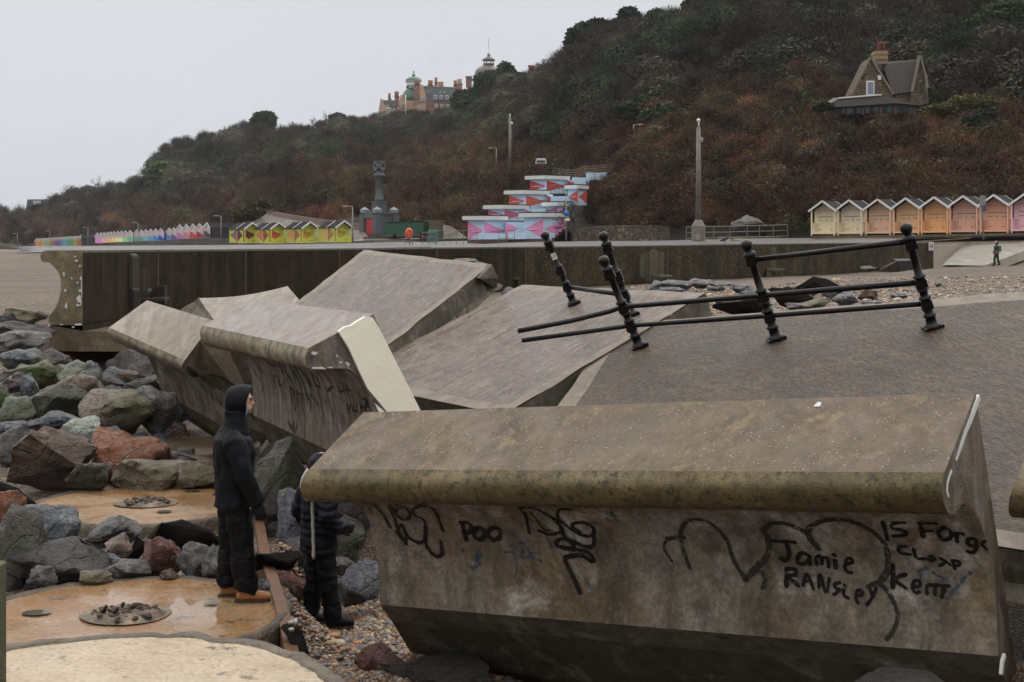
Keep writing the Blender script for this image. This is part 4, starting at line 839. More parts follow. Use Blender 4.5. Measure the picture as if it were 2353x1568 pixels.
d1 = P(338, 1157, 16.5); d2 = P(290, 1415, 11.6); d0 = P(440, 1026, 20.8)
disc('orange wet concrete disc between the two rows of rocks, left of the standing man', d1, 1.34, M['disc1'], holes=[(.35, .75, .07), (.33, -.55, .07), (.75, .55, .09)], wob=.0)
disc('puddled tan concrete disc the man in brown boots stands on', d2, 1.33, M['disc2'], holes=[(-.75, .05, .09), (.62, .35, .05)], depth=.8)
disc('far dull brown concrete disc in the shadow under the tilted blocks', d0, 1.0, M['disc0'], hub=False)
d3 = P(283, 1620, 7.48); d3.z = -2.44
disc('nearest pale sandy concrete disc with a crumbling edge, cut by the bottom of the picture', (-2.22, 7.52, -2.46), 1.34, M['disc3'], hub=False, jag=.03, depth=.9, holes=[(-.3, .28, .0001)])
mb = MB(); c = Vector(d2)
for dx, dy_, tx in ((-.06, .08, .02), (-.2, -.02, .05), (-.1, -.1, .06)): mb.tube([c + Vector((dx, dy_, .0)), c + Vector((dx + tx, dy_ - .02, .09))], .016, 6)
mb.build('bolt_stub', M['iron'], bpy.data.objects['concrete_disc.001'])
mb = MB(); mb.box(P(3, 1500, 4.0) + Vector((-.045, 0, -.3)), (.09, .09, 1.1)); pst = mb.build('timber_post', plain('mossy_timber', (.075, .08, .035), .7, .4, 14, .01), origin=P(3, 1500, 4.0), bevel=.006); tag(pst, 'mossy timber post cut by the left edge of the picture at the bottom', 'post')
# steel sheet-pile edge beside the discs
sp = thing('sheet_piling', 'rusty steel sheet piling running past the discs towards the shingle', 'sheet piling', P(650, 1420, 11))
mb = MB(); path = [P(690, 1600, 9.6), P(672, 1500, 10.6), P(654, 1420, 11.5), P(640, 1370, 12.1), P(622, 1312, 13.0), P(606, 1260, 14.2), P(596, 1195, 15.6)]
for i in range(len(path) - 1):
    a, c = path[i], path[i + 1]; s_ = Vector(((c - a).y, -(c - a).x, 0)).normalized() * .05
    mb.add([a - s_, c - s_, c + s_, a + s_, a - s_ + Vector((0, 0, -1.1)), c - s_ + Vector((0, 0, -1.1)), c + s_ + Vector((0, 0, -1.1)), a + s_ + Vector((0, 0, -1.1))], [(0, 1, 2, 3), (0, 4, 5, 1), (3, 2, 6, 7), (0, 3, 7, 4), (1, 5, 6, 2)])
mb.build('pile_sheet', M['rust'], sp)
mb = MB(); mb.tube([P(662, 1432, 10.9), P(680, 1430, 10.9)], .018, 8); mb.lathe(P(676, 1430, 10.9), (1, 0, 0), [(.0, 0), (.035, .0), (.035, .03), (0, .03)], 6)
mb.tube([P(664, 1448, 10.8), P(676, 1446, 10.8)], .016, 8); mb.build('bolt', plain('bare_steel', (.35, .33, .3), .35, .3, 20, metal=.6), sp)
mb = MB(); mb.tube([P(660, 1440, 11), P(676, 1455, 10.9), P(690, 1490, 10.8), P(704, 1510, 10.7)], [(.06, .03), (.07, .03), (.06, .03), (.03, .02)], 7)
o = mb.build('rubber_strip', M['cloth'], origin=P(680, 1470, 10.9)); tag(o, 'torn black rubber strip hanging by the steel bolts at the disc edge', 'rubber strip')
# ------------------------------------------------------------------ rocks
def rockmat(i, a, b, moss=None, c=None):
    m, t, bs = newmat('rock_%s' % i); co = t.nodes.new('ShaderNodeTexCoord').outputs['Object']
    n1 = tex(t, co, 1.6, 8, rough=.65, dist=.3); n2 = tex(t, co, 16, 6, rough=.8); n3 = tex(t, co, 5, 6, rough=.7)
    col = mixc(t, ramp(t, n1, .38, .62), a, b)
    if c: col = mixc(t, ramp(t, n3, .55, .65), col, c)
    col = mixc(t, .85, col, ramp(t, n2, .34, .6, (.22, .22, .22, 1), (1, 1, 1, 1)), 'MULTIPLY')
    if moss: nm = tex(t, co, 1.9, 6, rough=.75); col = mixc(t, ramp(t, nm, .47, .58), col, moss)
    t.links.new(col, bs.inputs['Base Color']); t.links.new(ramp(t, n3, .35, .65, (.22,) * 3 + (1,), (.55,) * 3 + (1,)), bs.inputs['Roughness'])
    wv_ = t.nodes.new('ShaderNodeVectorMath'); wv_.operation = 'MULTIPLY_ADD'; nn_ = node(t, 'ShaderNodeTexNoise', Scale=2.0, Detail=4); t.links.new(co, nn_.inputs['Vector']); t.links.new(nn_.outputs['Color'], wv_.inputs[0]); wv_.inputs[1].default_value = (.5, .5, .5); t.links.new(co, wv_.inputs[2])
    ck = tex(t, wv_.outputs[0], 1.7, kind='edge'); ckr = ramp(t, ck, .0, .022, (.35, .35, .35, 1), (1, 1, 1, 1)); col = mixc(t, .55, col, ckr, 'MULTIPLY'); t.links.new(col, bs.inputs['Base Color'])
    a0 = node(t, 'ShaderNodeMath', operation='MULTIPLY_ADD'); t.links.new(ckr, a0.inputs[0]); a0.inputs[1].default_value = .8; t.links.new(n2, a0.inputs[2])
    ad = node(t, 'ShaderNodeMath', operation='MULTIPLY_ADD'); t.links.new(n3, ad.inputs[0]); ad.inputs[1].default_value = 2.5; t.links.new(a0.outputs[0], ad.inputs[2])
    bp = t.nodes.new('ShaderNodeBump'); bp.inputs['Distance'].default_value = .06; t.links.new(ad.outputs[0], bp.inputs['Height']); t.links.new(bp.outputs[0], bs.inputs['Normal'])
    return m
RM = {'grey': rockmat('grey', (.20, .20, .205), (.075, .075, .08), c=(.29, .29, .28)), 'dark': rockmat('dark', (.045, .044, .044), (.08, .078, .078)), 'blue': rockmat('blue', (.20, .21, .235), (.085, .09, .105), c=(.33, .34, .36)),
      'green': rockmat('green', (.25, .28, .24), (.14, .155, .135), moss=(.14, .155, .10), c=(.36, .37, .34)), 'moss': rockmat('moss', (.17, .15, .08), (.10, .085, .05), moss=(.05, .075, .012)), 'tan': rockmat('tan', (.34, .29, .22), (.20, .165, .115), moss=(.14, .13, .075)),
      'pale': rockmat('pale', (.50, .54, .48), (.34, .38, .33)), 'brown': rockmat('brown', (.17, .095, .055), (.075, .055, .042), c=(.22, .19, .165)), 'red': rockmat('red', (.34, .125, .06), (.22, .075, .032), c=(.33, .22, .17)),
      'darkred': rockmat('darkred', (.20, .07, .055), (.12, .05, .042), c=(.34, .25, .22)), 'pink': rockmat('pink', (.38, .29, .24), (.22, .18, .15), c=(.27, .12, .09)), 'speck': rockmat('speck', (.27, .21, .17), (.12, .095, .075), moss=(.14, .14, .07), c=(.36, .30, .26)),
      'dgreen': rockmat('dgreen', (.105, .10, .088), (.055, .053, .05), moss=(.055, .062, .035), c=(.16, .165, .15)), 'purple': rockmat('purple', (.19, .155, .16), (.11, .09, .10), c=(.26, .24, .25))}
def rock_mesh(seed, size, rot, flat=0.0, npt=16):
    rr = random.Random(seed); bm = bmesh.new()
    for _ in range(npt):
        v = Vector((rr.gauss(0, 1), rr.gauss(0, 1), rr.gauss(0, 1))).normalized() * rr.uniform(.82, 1.06)
        bm.verts.new(v)
    r = bmesh.ops.convex_hull(bm, input=bm.verts)
    bad = {g for g in list(r.get('geom_interior', [])) + list(r.get('geom_unused', [])) if isinstance(g, bmesh.types.BMVert)}
    if bad: bmesh.ops.delete(bm, geom=list(bad), context='VERTS')
    loose = [v for v in bm.verts if not v.link_faces]
    if loose: bmesh.ops.delete(bm, geom=loose, context='VERTS')
    bmesh.ops.bevel(bm, geom=bm.edges[:] , offset=.09, segments=1, affect='EDGES', clamp_overlap=True)
    bmesh.ops.triangulate(bm, faces=bm.faces)
    bmesh.ops.subdivide_edges(bm, edges=[e for e in bm.edges if e.calc_length() > .25], cuts=2, use_grid_fill=True)
    bmesh.ops.triangulate(bm, faces=bm.faces)
    bmesh.ops.subdivide_edges(bm, edges=[e for e in bm.edges if e.calc_length() > .14], cuts=1, use_grid_fill=True)
    bm.normal_update(); off = Vector((seed * 3.1, seed * 1.7, 0))
    mn = [min(v.co[i] for v in bm.verts) for i in range(3)]; mxx = [max(v.co[i] for v in bm.verts) for i in range(3)]
    R = Matrix.Rotation(rot, 3, 'Y')
    for v in bm.verts:
        p = v.co.copy(); nn = mnoise.fractal(p * 1.7 + off, 1.0, 2.0, 4) * .11 + mnoise.noise(p * 6 + off) * .04 - abs(mnoise.noise(p * 2.6 + off)) * .10
        p += v.normal * nn
        p = Vector([(p[i] - (mn[i] + mxx[i]) / 2) / (mxx[i] - mn[i]) for i in range(3)])
        p = R @ p; v.co = Vector((p.x * size[0], p.y * size[1], p.z * size[2]))
    bmesh.ops.recalc_face_normals(bm, faces=bm.faces)
    for f in bm.faces: f.smooth = True
    return bm
def rock(px, py, w_, h_, mt, label, D=None, seed=None, rot=0, group=None, deep=1.0, npt=15, cat='rock'):
    D = D or Dpile(py + h_ * .3); k = D / F; seed = seed if seed is not None else int(px * 7 + py)
    bm = rock_mesh(seed, (w_ * k * 1.17, max(w_, h_) * k * 1.0 * deep, h_ * k * 1.2), math.radians(rot), npt=npt)
    me = bpy.data.meshes.new('rock'); bm.to_mesh(me); bm.free(); me.materials.append(RM[mt]); me.set_sharp_from_angle(angle=math.radians(40))
    o = bpy.data.objects.new('rock', me); COL.objects.link(o); o.location = P(px, py, D + .25 * w_ * k); tag(o, label, cat, group); return o
RK = [(56, 727, 92, 36, 'tan', 'tan flat topped rock beside the left foot of the sea wall', 0), (12, 738, 46, 34, 'dark', 'dark grey rock on the shingle at the left edge, below the beach', 0), (50, 757, 118, 36, 'dark', 'long black-brown slab of rock leaning against the wall footing', -6),
 (49, 787, 118, 48, 'grey', 'broad dark boulder with a flat grey top beside the wall footing', -3), (50, 827, 102, 46, 'blue', 'blue-grey flat rock with a green flank, second row from the wall', 0), (108, 832, 70, 50, 'dgreen', 'dark green-black rock directly under the corner of the footing', 0), (72, 865, 92, 54, 'moss', 'rock with bright green moss on its right side', 20),
 (108, 858, 60, 56, 'tan', 'tan grey upright rock right of the mossy rock', 15), (36, 888, 80, 54, 'purple', 'sharp purple-grey rock near the left edge', 20), (66, 888, 38, 56, 'blue', 'slim curved blue-grey rock in front of the mossy rock', -30), (172, 862, 84, 56, 'green', 'greenish grey angular rock above the pink wedge', 10),
 (210, 861, 46, 52, 'blue', 'rounded blue-grey boulder in the row under the wall void', 0), (140, 862, 50, 44, 'speck', 'brownish rock sloping away right of the tan upright rock', 10), (188, 902, 104, 78, 'pink', 'pinkish tan wedge of rock with a red corner', 32), (212, 895, 60, 80, 'green', 'smooth grey green rock behind the pinkish wedge', 40), (122, 928, 122, 106, 'dgreen', 'big dark green boulder with a pointed top, left of the pinkish wedge', 30),
 (42, 946, 84, 64, 'green', 'grey-green rock leaning on the big dark green boulder', 0), (8, 920, 36, 60, 'moss', 'mossy rock sliver cut by the left edge', 0), (262, 950, 164, 96, 'speck', 'large speckled brown boulder, widest below the pinkish wedge', 8), (324, 894, 78, 42, 'dgreen', 'green veined rock in the shadow beneath the left block', 0), (350, 938, 96, 94, 'grey', 'grey boulder wedged beneath the lower edge of the left block', 20),
 (258, 905, 70, 34, 'dark', 'low dark grey rock behind the speckled boulder', 0), (300, 845, 110, 78, 'dark', 'big round dark boulder inside the void under the sea wall', 0), (137, 968, 118, 40, 'blue', 'low blue-grey rock in front of the dark green boulder', 0), (187, 995, 100, 60, 'pale', 'pale green-white rock in the middle of the pile', 12), (20, 984, 70, 28, 'blue', 'low blue rock at the left edge above the big grey one', 0),
 (40, 1024, 110, 84, 'grey', 'big light grey boulder at the left edge beside the brown one', 0), (127, 1060, 172, 145, 'brown', 'largest rusty brown domed boulder in the pile', 0), (247, 1003, 56, 38, 'grey', 'small grey rock between the speckled and the red boulders', 0), (301, 1048, 160, 112, 'red', 'bright red-orange boulder in the middle of the pile', 0),
 (343, 1088, 172, 66, 'tan', 'grey tan ridge shaped rock in front of the red-orange boulder', 0), (415, 1057, 66, 36, 'purple', 'small purple-brown rock right of the red-orange boulder', 0), (455, 1092, 92, 60, 'tan', 'tan topped grey rock just left of the standing man', 0), (204, 1098, 84, 66, 'dgreen', 'dark green-grey rock under the brown domed boulder', 0),
 (14, 1160, 70, 70, 'red', 'rust red rock at the left edge beside the orange disc', 20), (112, 1212, 146, 92, 'blue', 'blue-grey boulder with drill grooves across its flat top', 0), (26, 1265, 134, 175, 'dgreen', 'very big dark mossy boulder at the left edge in front of the orange disc', 0), (155, 1294, 212, 96, 'dark', 'long dark boulder lying in front of the grooved blue-grey one', 12),
 (262, 1220, 116, 58, 'grey', 'grey slab rock propped against the front of the orange disc', -20), (236, 1236, 66, 40, 'blue', 'light blue-grey slab rock lying on the propped grey slab', 10), (272, 1256, 54, 54, 'pink', 'brown triangular rock between the slab rocks', 35), (262, 1290, 36, 34, 'blue', 'small blue rock behind the puddled disc', 0), (295, 1310, 98, 42, 'grey', 'grey low rock on the back edge of the puddled disc', 0),
 (222, 1327, 64, 30, 'tan', 'small tan rock at the back edge of the puddled disc', 0), (371, 1282, 90, 88, 'darkred', 'dark red angular rock with white specks behind the puddled disc', 15), (387, 1320, 36, 20, 'brown', 'small brown stone under the dark red rock', 0), (446, 1290, 72, 78, 'grey', 'square grey rock behind the puddled disc, left of the trousers', 0), (490, 1296, 46, 74, 'grey', 'narrow dark grey rock touching the back of the trousers', 0),
 (95, 1330, 60, 50, 'grey', 'grey stone below the grooved boulder', 0),
 (634, 1115, 108, 190, 'dgreen', 'tall dark green boulder standing between the two people', 12), (672, 1200, 76, 150, 'blue', 'tall blue-grey boulder behind the person in the puffer jacket', 25), (798, 1244, 84, 104, 'dgreen', 'green-grey boulder right of the puffer jacket, under the foreground block', 0), (826, 1342, 104, 112, 'blue', 'big blue-grey rock on the shingle against the foreground block', 15),
 (784, 1302, 60, 40, 'grey', 'grey rock between the trousers and the foreground block', 0), (674, 1350, 76, 64, 'darkred', 'red-brown rock beside the legs of the person in the puffer jacket', 0), (690, 1276, 110, 84, 'grey', 'rounded grey-green rock behind the red-brown rock', 0), (645, 1240, 60, 70, 'dark', 'dark rock in shadow behind the black matting roll', 0), (800, 1190, 100, 90, 'dark', 'dark boulder in the shade under the overhanging nose', 0),
 (870, 1532, 100, 76, 'darkred', 'reddish flat rock half buried in shingle at the bottom', 25), (1000, 1552, 240, 70, 'dark', 'large black rock at the bottom edge below the foreground block', 0), (2050, 1572, 230, 34, 'dark', 'dark rock at the bottom edge near the right end of the foreground block', 0), (606, 1347, 32, 30, 'blue', 'small blue stone on the piling beside the boot', 0),
 (1166, 671, 26, 20, 'blue', 'small blue stone lying between the two grooved slabs', 0)]
for px, py, w_, h_, mt, lab, rot in RK:
    D = None
    if 560 < px < 900 and py > 1100: D = {634: 15.8, 672: 15.0, 798: 14.9, 826: 14.1, 784: 14.6, 674: 14.1, 690: 14.7, 645: 15.5, 800: 15.6, 870: 12.3}.get(px)
    if px in (1000,): D = 11.9
    if px == 2050: D = 8.3
    if px == 606: D = 12.4
    if px == 1166: D = 27
    if px == 300: D = 29.5
    if px in (262,) and w_ == 116: D = 14.3
    rock(px, py, w_, h_, mt, lab, D, rot=rot)
# filler stones that only show in the gaps
rr = random.Random(21)
for i in range(120):
    px, py = rr.uniform(-30, 420), rr.uniform(800, 1120)
    if px > 150 and py < 850: continue
    D = Dpile(py) + .7; s_ = rr.uniform(40, 75)
    rock(px, py + 26, s_, s_ * .8, rr.choice(['grey', 'dark', 'dgreen', 'brown', 'blue']), 'plain dark stone filling a gap in the rock pile', D, seed=100 + i, group='stones filling the gaps of the rock pile')
for i in range(50):
    px, py = rr.uniform(-20, 520), rr.uniform(1225, 1330)
    rock(px, py + 30, rr.uniform(35, 70), rr.uniform(30, 50), rr.choice(['grey', 'dark', 'dgreen']), 'plain dark stone filling a gap between the discs', Dpile(py) + .8, seed=300 + i, group='stones filling the gaps between the discs')
for i in range(26):
    px, py = rr.uniform(570, 850), rr.uniform(1120, 1290)
    rock(px, py + 20, rr.uniform(40, 80), rr.uniform(35, 60), rr.choice(['grey', 'dark', 'dgreen']), 'plain dark stone in the shade behind the two people', interp(py, [(1120, 18.5), (1290, 15.6)]), seed=400 + i, group='stones in the shade behind the two people')
# rocks on the right beach
for px, py, w_, h_, mt, D, lab in [(1512, 655, 48, 20, 'blue', 52, 'blue-grey rock by the rear post on the far shingle'), (1560, 657, 74, 26, 'blue', 50, 'widest blue-grey rock behind the far edge of the middle slab'), (1606, 652, 50, 20, 'grey', 52, 'grey rock second from the left on the far shingle'), (1655, 652, 56, 12, 'grey', 52, 'low grey rock right of the far rock row'), (1540, 666, 60, 12, 'grey', 47, 'flat grey rock at the edge of the middle slab'),
    (1706, 664, 50, 18, 'blue', 42, 'blue rock on shingle between rails and first geotextile'), (1736, 676, 66, 26, 'blue', 38, 'blue-grey rock cluster stone left of the railing middle post'), (1700, 690, 44, 22, 'purple', 36, 'purple stone near the corner of the middle slab'), (1680, 706, 60, 38, 'dark', 34, 'dark rock beside the corner of the middle slab'), (1748, 700, 60, 16, 'grey', 34, 'low grey rock below the middle rail'),
    (1867, 673, 26, 14, 'tan', 40, 'small tan rock on the shingle above the black matting'), (1900, 657, 34, 12, 'tan', 50, 'tan flat stone on the upper shingle'), (1940, 688, 58, 30, 'blue', 33, 'rounded blue-grey boulder on shingle under the rails'), (1992, 680, 46, 28, 'brown', 36, 'brown boulder right of the rounded blue-grey one'), (1911, 678, 44, 18, 'blue', 37, 'small blue rock left of the brown boulder'),
    (1866, 700, 60, 26, 'tan', 30, 'cream and brown rock at the far edge of the largest slab'), (1828, 704, 42, 14, 'purple', 30, 'flat purple-grey rock at the far edge of the largest slab'), (2068, 681, 36, 14, 'blue', 36, 'dark blue stone below the rail near the right post'), (2100, 694, 56, 16, 'pink', 32, 'pinkish flat rock near the right post'), (2004, 700, 40, 14, 'grey', 31, 'grey stone at the slab edge between the posts'), (2240, 680, 26, 10, 'purple', 34, 'small stone on open shingle at the right'),
    (1995, 618, 30, 12, 'dark', 72, 'dark stone beside the overturned bench'), (1965, 655, 34, 10, 'grey', 48, 'low grey stone on upper shingle right of the matting'), (2155, 655, 16, 8, 'dark', 45, 'tiny dark stone on open shingle'), (1646, 664, 40, 9, 'grey', 44, 'slim grey stone on the shingle near the middle slab')]:
    rock(px, py, w_, h_, mt, lab, D)
# black geotextile rolls
def cloth(label, prof, D, w=.9, seed=1):
    mb = MB(); rr = random.Random(seed); pts = [P(x, y, D + dz) for x, y, r, dz in prof]
    mb.tube(pts, [(r * D / F * 1.3, r * D / F * .75) for x, y, r, dz in prof], 20); mb.f = mb.f[:-2] + mb.f[-2:]
    mb.v = [tuple(Vector(v) + Vector((mnoise.noise(Vector(v) * 3), mnoise.noise(Vector(v) * 3 + Vector((5, 0, 0))), mnoise.noise(Vector(v) * 5 + Vector((0, 5, 0))))) * .2 + Vector((0, 0, mnoise.noise(Vector(v) * 13) * .07))) for v in mb.v]
    o = mb.build('geotextile_sheet', M['cloth'], origin=pts[0]); tag(o, label, 'geotextile'); return o
cloth('black geotextile roll sticking out behind the man towards the puffer jacket', [(560, 1285, 14, .3), (600, 1280, 22, 0), (640, 1288, 26, -.2), (668, 1284, 14, -.3)], 13.3)
cloth('frayed black geotextile draped over rocks behind the puddled disc', [(310, 1290, 10, 0), (330, 1250, 16, 0), (365, 1232, 22, .2), (420, 1236, 26, .3), (470, 1250, 24, .3), (505, 1262, 18, .2)], 14.0)
cloth('small black geotextile scrap at the left edge beside the orange disc', [(-20, 1120, 16, 0), (30, 1140, 14, 0), (60, 1158, 14, -.2), (90, 1172, 8, -.2)], 16.2)
cloth('large black geotextile heap on shingle behind the railing middle post', [(1770, 672, 12, 0), (1800, 678, 24, 0), (1840, 690, 26, 0), (1868, 700, 14, 0)], 32)
cloth('pointed black geotextile heap on the upper shingle beneath the middle rail', [(1830, 664, 5, 0), (1866, 655, 12, 0), (1895, 660, 14, 0), (1935, 668, 5, 0)], 38)
cloth('low black geotextile strip at the far edge of the largest slab', [(1650, 716, 4, 0), (1690, 706, 9, 0), (1740, 708, 13, 0), (1775, 706, 8, 0)], 28)
# ------------------------------------------------------------------ beach huts
M['hut_wall'] = plain('painted_boards', None, .55, .12, 6, objcol=True, lines=('Z', 1.15))
M['hut_plain'] = plain('painted_timber', None, .55, .1, 6, objcol=True)
M['roof_felt'] = plain('black_roof_felt', (.014, .015, .018), .8, .3, 6, spec=.15)
M['white_trim'] = plain('white_trim', (.68, .67, .66), .5, .1, 6)
M['hinge'] = plain('black_strap_hinge', (.02, .02, .02), .5, .1, 6)
def set_col(o, c):
    o.color = (*c, 1)
    for ch in o.children: set_col(ch, c)
def make_hut(W=1.95, Dp=2.5, E_=1.95, Rg=2.62, porch=.75, detail=True):
    """front looks along -Y"""
    root = thing('beach_hut', 'x', 'beach hut'); yf, yb = -Dp / 2, Dp / 2; yw = yf + porch; z0 = .12
    mb = MB()
    def gab(y): return [(-W / 2, y, z0), (W / 2, y, z0), (W / 2, y, E_), (0, y, Rg - .06), (-W / 2, y, E_)]
    mb.prism(gab(yw), (0, yb - yw, 0)); mb.build('wall', M['hut_wall'], root)
    for sx in (-1, 1):
        mb = MB(); a = math.atan2(Rg - E_, W / 2); L_ = (W / 2 + .16) / math.cos(a); R = Matrix.Rotation(-sx * -a, 3, 'Y')
        c = Vector((sx * (W / 2 + .16) / 2, (yf - .08 + yb + .08) / 2, Rg - (W / 2 + .16) / 2 * math.tan(a) + .02)); mb.box(c, (L_, Dp + .16, .05), 0, R); mb.build('roof_slope', M['roof_felt'], root)
        for y in (yf - .1, yb + .1):
            mb = MB(); mb.box((c.x, y, c.z - .02), (L_ + .02, .035, .14), 0, R); mb.build('barge_board', M['white_trim'], root)
    if porch:
        mb = MB(); mb.box((0, (yf + yw) / 2, z0 + .03), (W, porch, .1)); mb.build('porch_floor', M['hut_plain'], root)
        for sx in (-1, 1):
            mb = MB(); mb.box((sx * (W / 2 - .05), yf + .05, (z0 + E_) / 2 - .06), (.09, .09, E_ - z0 + .2)); mb.build('porch_post', M['hut_plain'], root)
            mb = MB()
            mb.bar((sx * (W / 2 - .05), yf + .1, .95), (sx * (W / 2 - .05), yw, .95), .05)
            for k in range(5): mb.box((sx * (W / 2 - .05), yf + .16 + k * .13, .55), (.03, .05, .75))
            mb.bar((sx * (W / 2 - .42), yw - .03, .95), (sx * (W / 2 - .02), yw - .03, .95), .05)
            for k in range(4): mb.box((sx * (W / 2 - .08 - k * .1), yw - .04, .55), (.05, .03, .75))
            mb.build('porch_rail', M['hut_plain'], root)
    if detail:
        mb = MB(); mb.box((-.31, yw - .02, 1.02), (.6, .03, 1.62)); mb.box((.31, yw - .02, 1.02), (.6, .03, 1.62)); dr = mb.build('door', plain('boarded_door', None, .55, .12, 5, objcol=True, lines=('X', 2.2)), root)
        mb = MB(); mb.box((0, yw - .045, 1.42), (1.3, .012, .035))
        for z in (.45, 1.15): mb.box((-.45, yw - .045, z), (.3, .012, .03)); mb.box((.45, yw - .045, z), (.3, .012, .03))
        mb.box((.0, yw - .05, 1.17), (.14, .02, .04)); mb.build('strap_hinge', M['hinge'], dr)
    return root
proto = make_hut()
right = [(1905, 541, 116.0, (.78, .68, .47), 'cream beach hut at the left end of the right hand row'), (1966, 540.5, 115.0, (.80, .69, .50), 'cream beach hut second in the right hand row, beside the first peach one'),
    (2031, 540, 113.8, (.74, .50, .34), 'dull peach beach hut third from the left of the right hand row'), (2095, 539, 112.6, (.80, .50, .28), 'orange peach beach hut fourth from the left of the right hand row'), (2160, 538, 111.4, (.82, .46, .22), 'orange beach hut behind the ball of the tallest railing post'),
    (2226, 537, 110.2, (.72, .43, .32), 'pinkish peach beach hut left of the tall sign post'), (2296, 536, 109, (.78, .43, .29), 'salmon beach hut right of the tall sign post'), (2368, 534.5, 107.6, (.82, .52, .56), 'pink beach hut cut by the right edge')]
for i, (px, py, D, c, lab) in enumerate(right):
    h = proto if i == 0 else copy_tree(proto)
    q = P(px, py, D); h.location = q; h.rotation_euler = (0, 0, math.radians(-35)); s_ = 1.05 + i * .008; h.scale = (s_,) * 3; set_col(h, c); tag(h, lab, 'beach hut', 'beach huts of the right hand row')
# plinth under the right hand row
mb = MB(); mb.prism([P(1868, 543, 114.5), P(2030, 541, 112.0), P(2400, 535, 105.5), P(2400, 541, 105.5), P(2030, 547, 112.0), P(1868, 549, 114.5)], (1.5, 6, 0)); tag(mb.build('concrete_plinth', M['plinth'], origin=P(2100, 545, 110)), 'low concrete plinth carrying the right hand row of beach huts', 'plinth')
# painted far huts: pale front with a coloured patch, coloured side
def quadpatch(mb, pts, m): mb.add(pts, [tuple(range(len(pts)))], m)
def far_hut(sidecol, frontcol, patchcol, W=2.1, Dp=2.6, E_=1.95, Rg=2.7, dark=False):
    root = thing('beach_hut', 'x', 'beach hut'); yf, yb = -Dp / 2, Dp / 2
    sm = plain('painted_side', sidecol, .55, .15, 4, lines=('Z', 1.1)); fm = plain('painted_front', frontcol, .55, .12, 4, lines=('Z', 1.1)); pm = plain('painted_patch', patchcol, .55, .12, 4)
    mb = MB(); g = [Vector((-W / 2, yf, 0)), Vector((W / 2, yf, 0)), Vector((W / 2, yf, E_)), Vector((0, yf, Rg)), Vector((-W / 2, yf, E_))]
    d = Vector((0, Dp, 0)); mb.add(g, [(0, 1, 2, 3, 4)], 1); mb.add([q + d for q in g], [(4, 3, 2, 1, 0)], 0)
    mb.add([g[0], g[4], g[4] + d, g[0] + d], [(0, 1, 2, 3)], 0); mb.add([g[1], g[1] + d, g[2] + d, g[2]], [(0, 1, 2, 3)], 0)
    quadpatch(mb, [Vector((-W / 2, yf - .01, E_ * .75)), Vector((W / 2, yf - .01, E_ * .3)), Vector((W / 2, yf - .01, .05)), Vector((-W / 2, yf - .01, .05))], 2)
    mb.box((0, yf - .02, 1.1), (.9, .02, .05), 3); mb.box((-.3, yf - .02, .6), (.25, .02, .04), 3)
    mb.build('wall', [sm, fm, pm, M['hinge']], root, fixn=False)
    a = math.atan2(Rg - E_, W / 2); L_ = (W / 2 + .15) / math.cos(a); mb = MB()
    for sx in (-1, 1):
        c = Vector((sx * (W / 2 + .15) / 2, 0, Rg - (W / 2 + .15) / 2 * math.tan(a) + .03)); mb.box(c, (L_, Dp + .2, .06), 0, Matrix.Rotation(sx * a, 3, 'Y'))
    mb.build('roof', M['roof_felt'], root); mb = MB()
    for sx in (-1, 1):
        c = Vector((sx * (W / 2 + .15) / 2, yf - .13, Rg - (W / 2 + .15) / 2 * math.tan(a))); mb.box(c, (L_ + .04, .05, .2), 0, Matrix.Rotation(sx * a, 3, 'Y'))
    mb.build('barge_board', M['white_trim'], root)
    return root
PF = (.66, .52, .54)
rowB = [(236, 559.5, 370, 'magenta', (.55, .10, .38)), (244, 559, 368, 'violet pink', (.50, .12, .42)), (251.5, 558.6, 366, 'rose', (.60, .25, .33)), (259.5, 558, 364, 'orange', (.70, .28, .10)), (267, 557.6, 361, 'amber', (.72, .36, .12)), (275, 557.2, 358, 'gold', (.70, .48, .12)), (283.5, 556.8, 355, 'yellow', (.70, .60, .20)),
    (292, 556.4, 352, 'lime yellow', (.55, .60, .20)), (301, 556, 348, 'mint', (.12, .45, .28)), (312, 555.5, 344, 'bright green', (.02, .30, .15)), (327, 555, 340, 'grey green', (.25, .38, .33)), (338, 554.6, 337, 'teal', (.10, .35, .33)), (348.5, 554.2, 334, 'turquoise', (.20, .50, .52)), (359.5, 553.8, 331, 'sky blue', (.10, .38, .60)),
    (371, 553.3, 328, 'mid blue', (.06, .25, .55)), (383, 552.8, 325, 'royal blue', (.02, .10, .42)), (402, 552, 322, 'slate blue', (.15, .2, .42)), (413, 551.5, 320, 'indigo', (.12, .08, .28)), (429, 549.3, 279, 'lilac', (.50, .20, .42)), (444, 548.8, 277, 'pale rose', (.58, .22, .30)), (459, 548.2, 275, 'scarlet', (.60, .06, .05)),
    (474.5, 547.6, 273, 'crimson', (.35, .03, .06)), (490, 547, 271, 'brown grey', (.20, .13, .12)), (507, 546.4, 269, 'charcoal', (.035, .03, .035))]
for px, py, D, cn_, c in rowB:
    dk = cn_ == 'charcoal'
    h = far_hut(c, PF if not dk else (.55, .45, .47), c if px > 320 else tuple(min(1, q * 1.4 + .15) for q in c), Dp=3.2 if not dk else 5.5, E_=1.9, Rg=2.75)
    h.location = P(px, py, D); h.rotation_euler = (0, 0, math.radians(-38 if not dk else -50)); s_ = 1.0 if px > 425 else .98; h.scale = (s_,) * 3
    tag(h, 'far %s sided beach hut with white gable in the pastel row' % cn_, 'beach hut', 'beach huts of the pastel row')
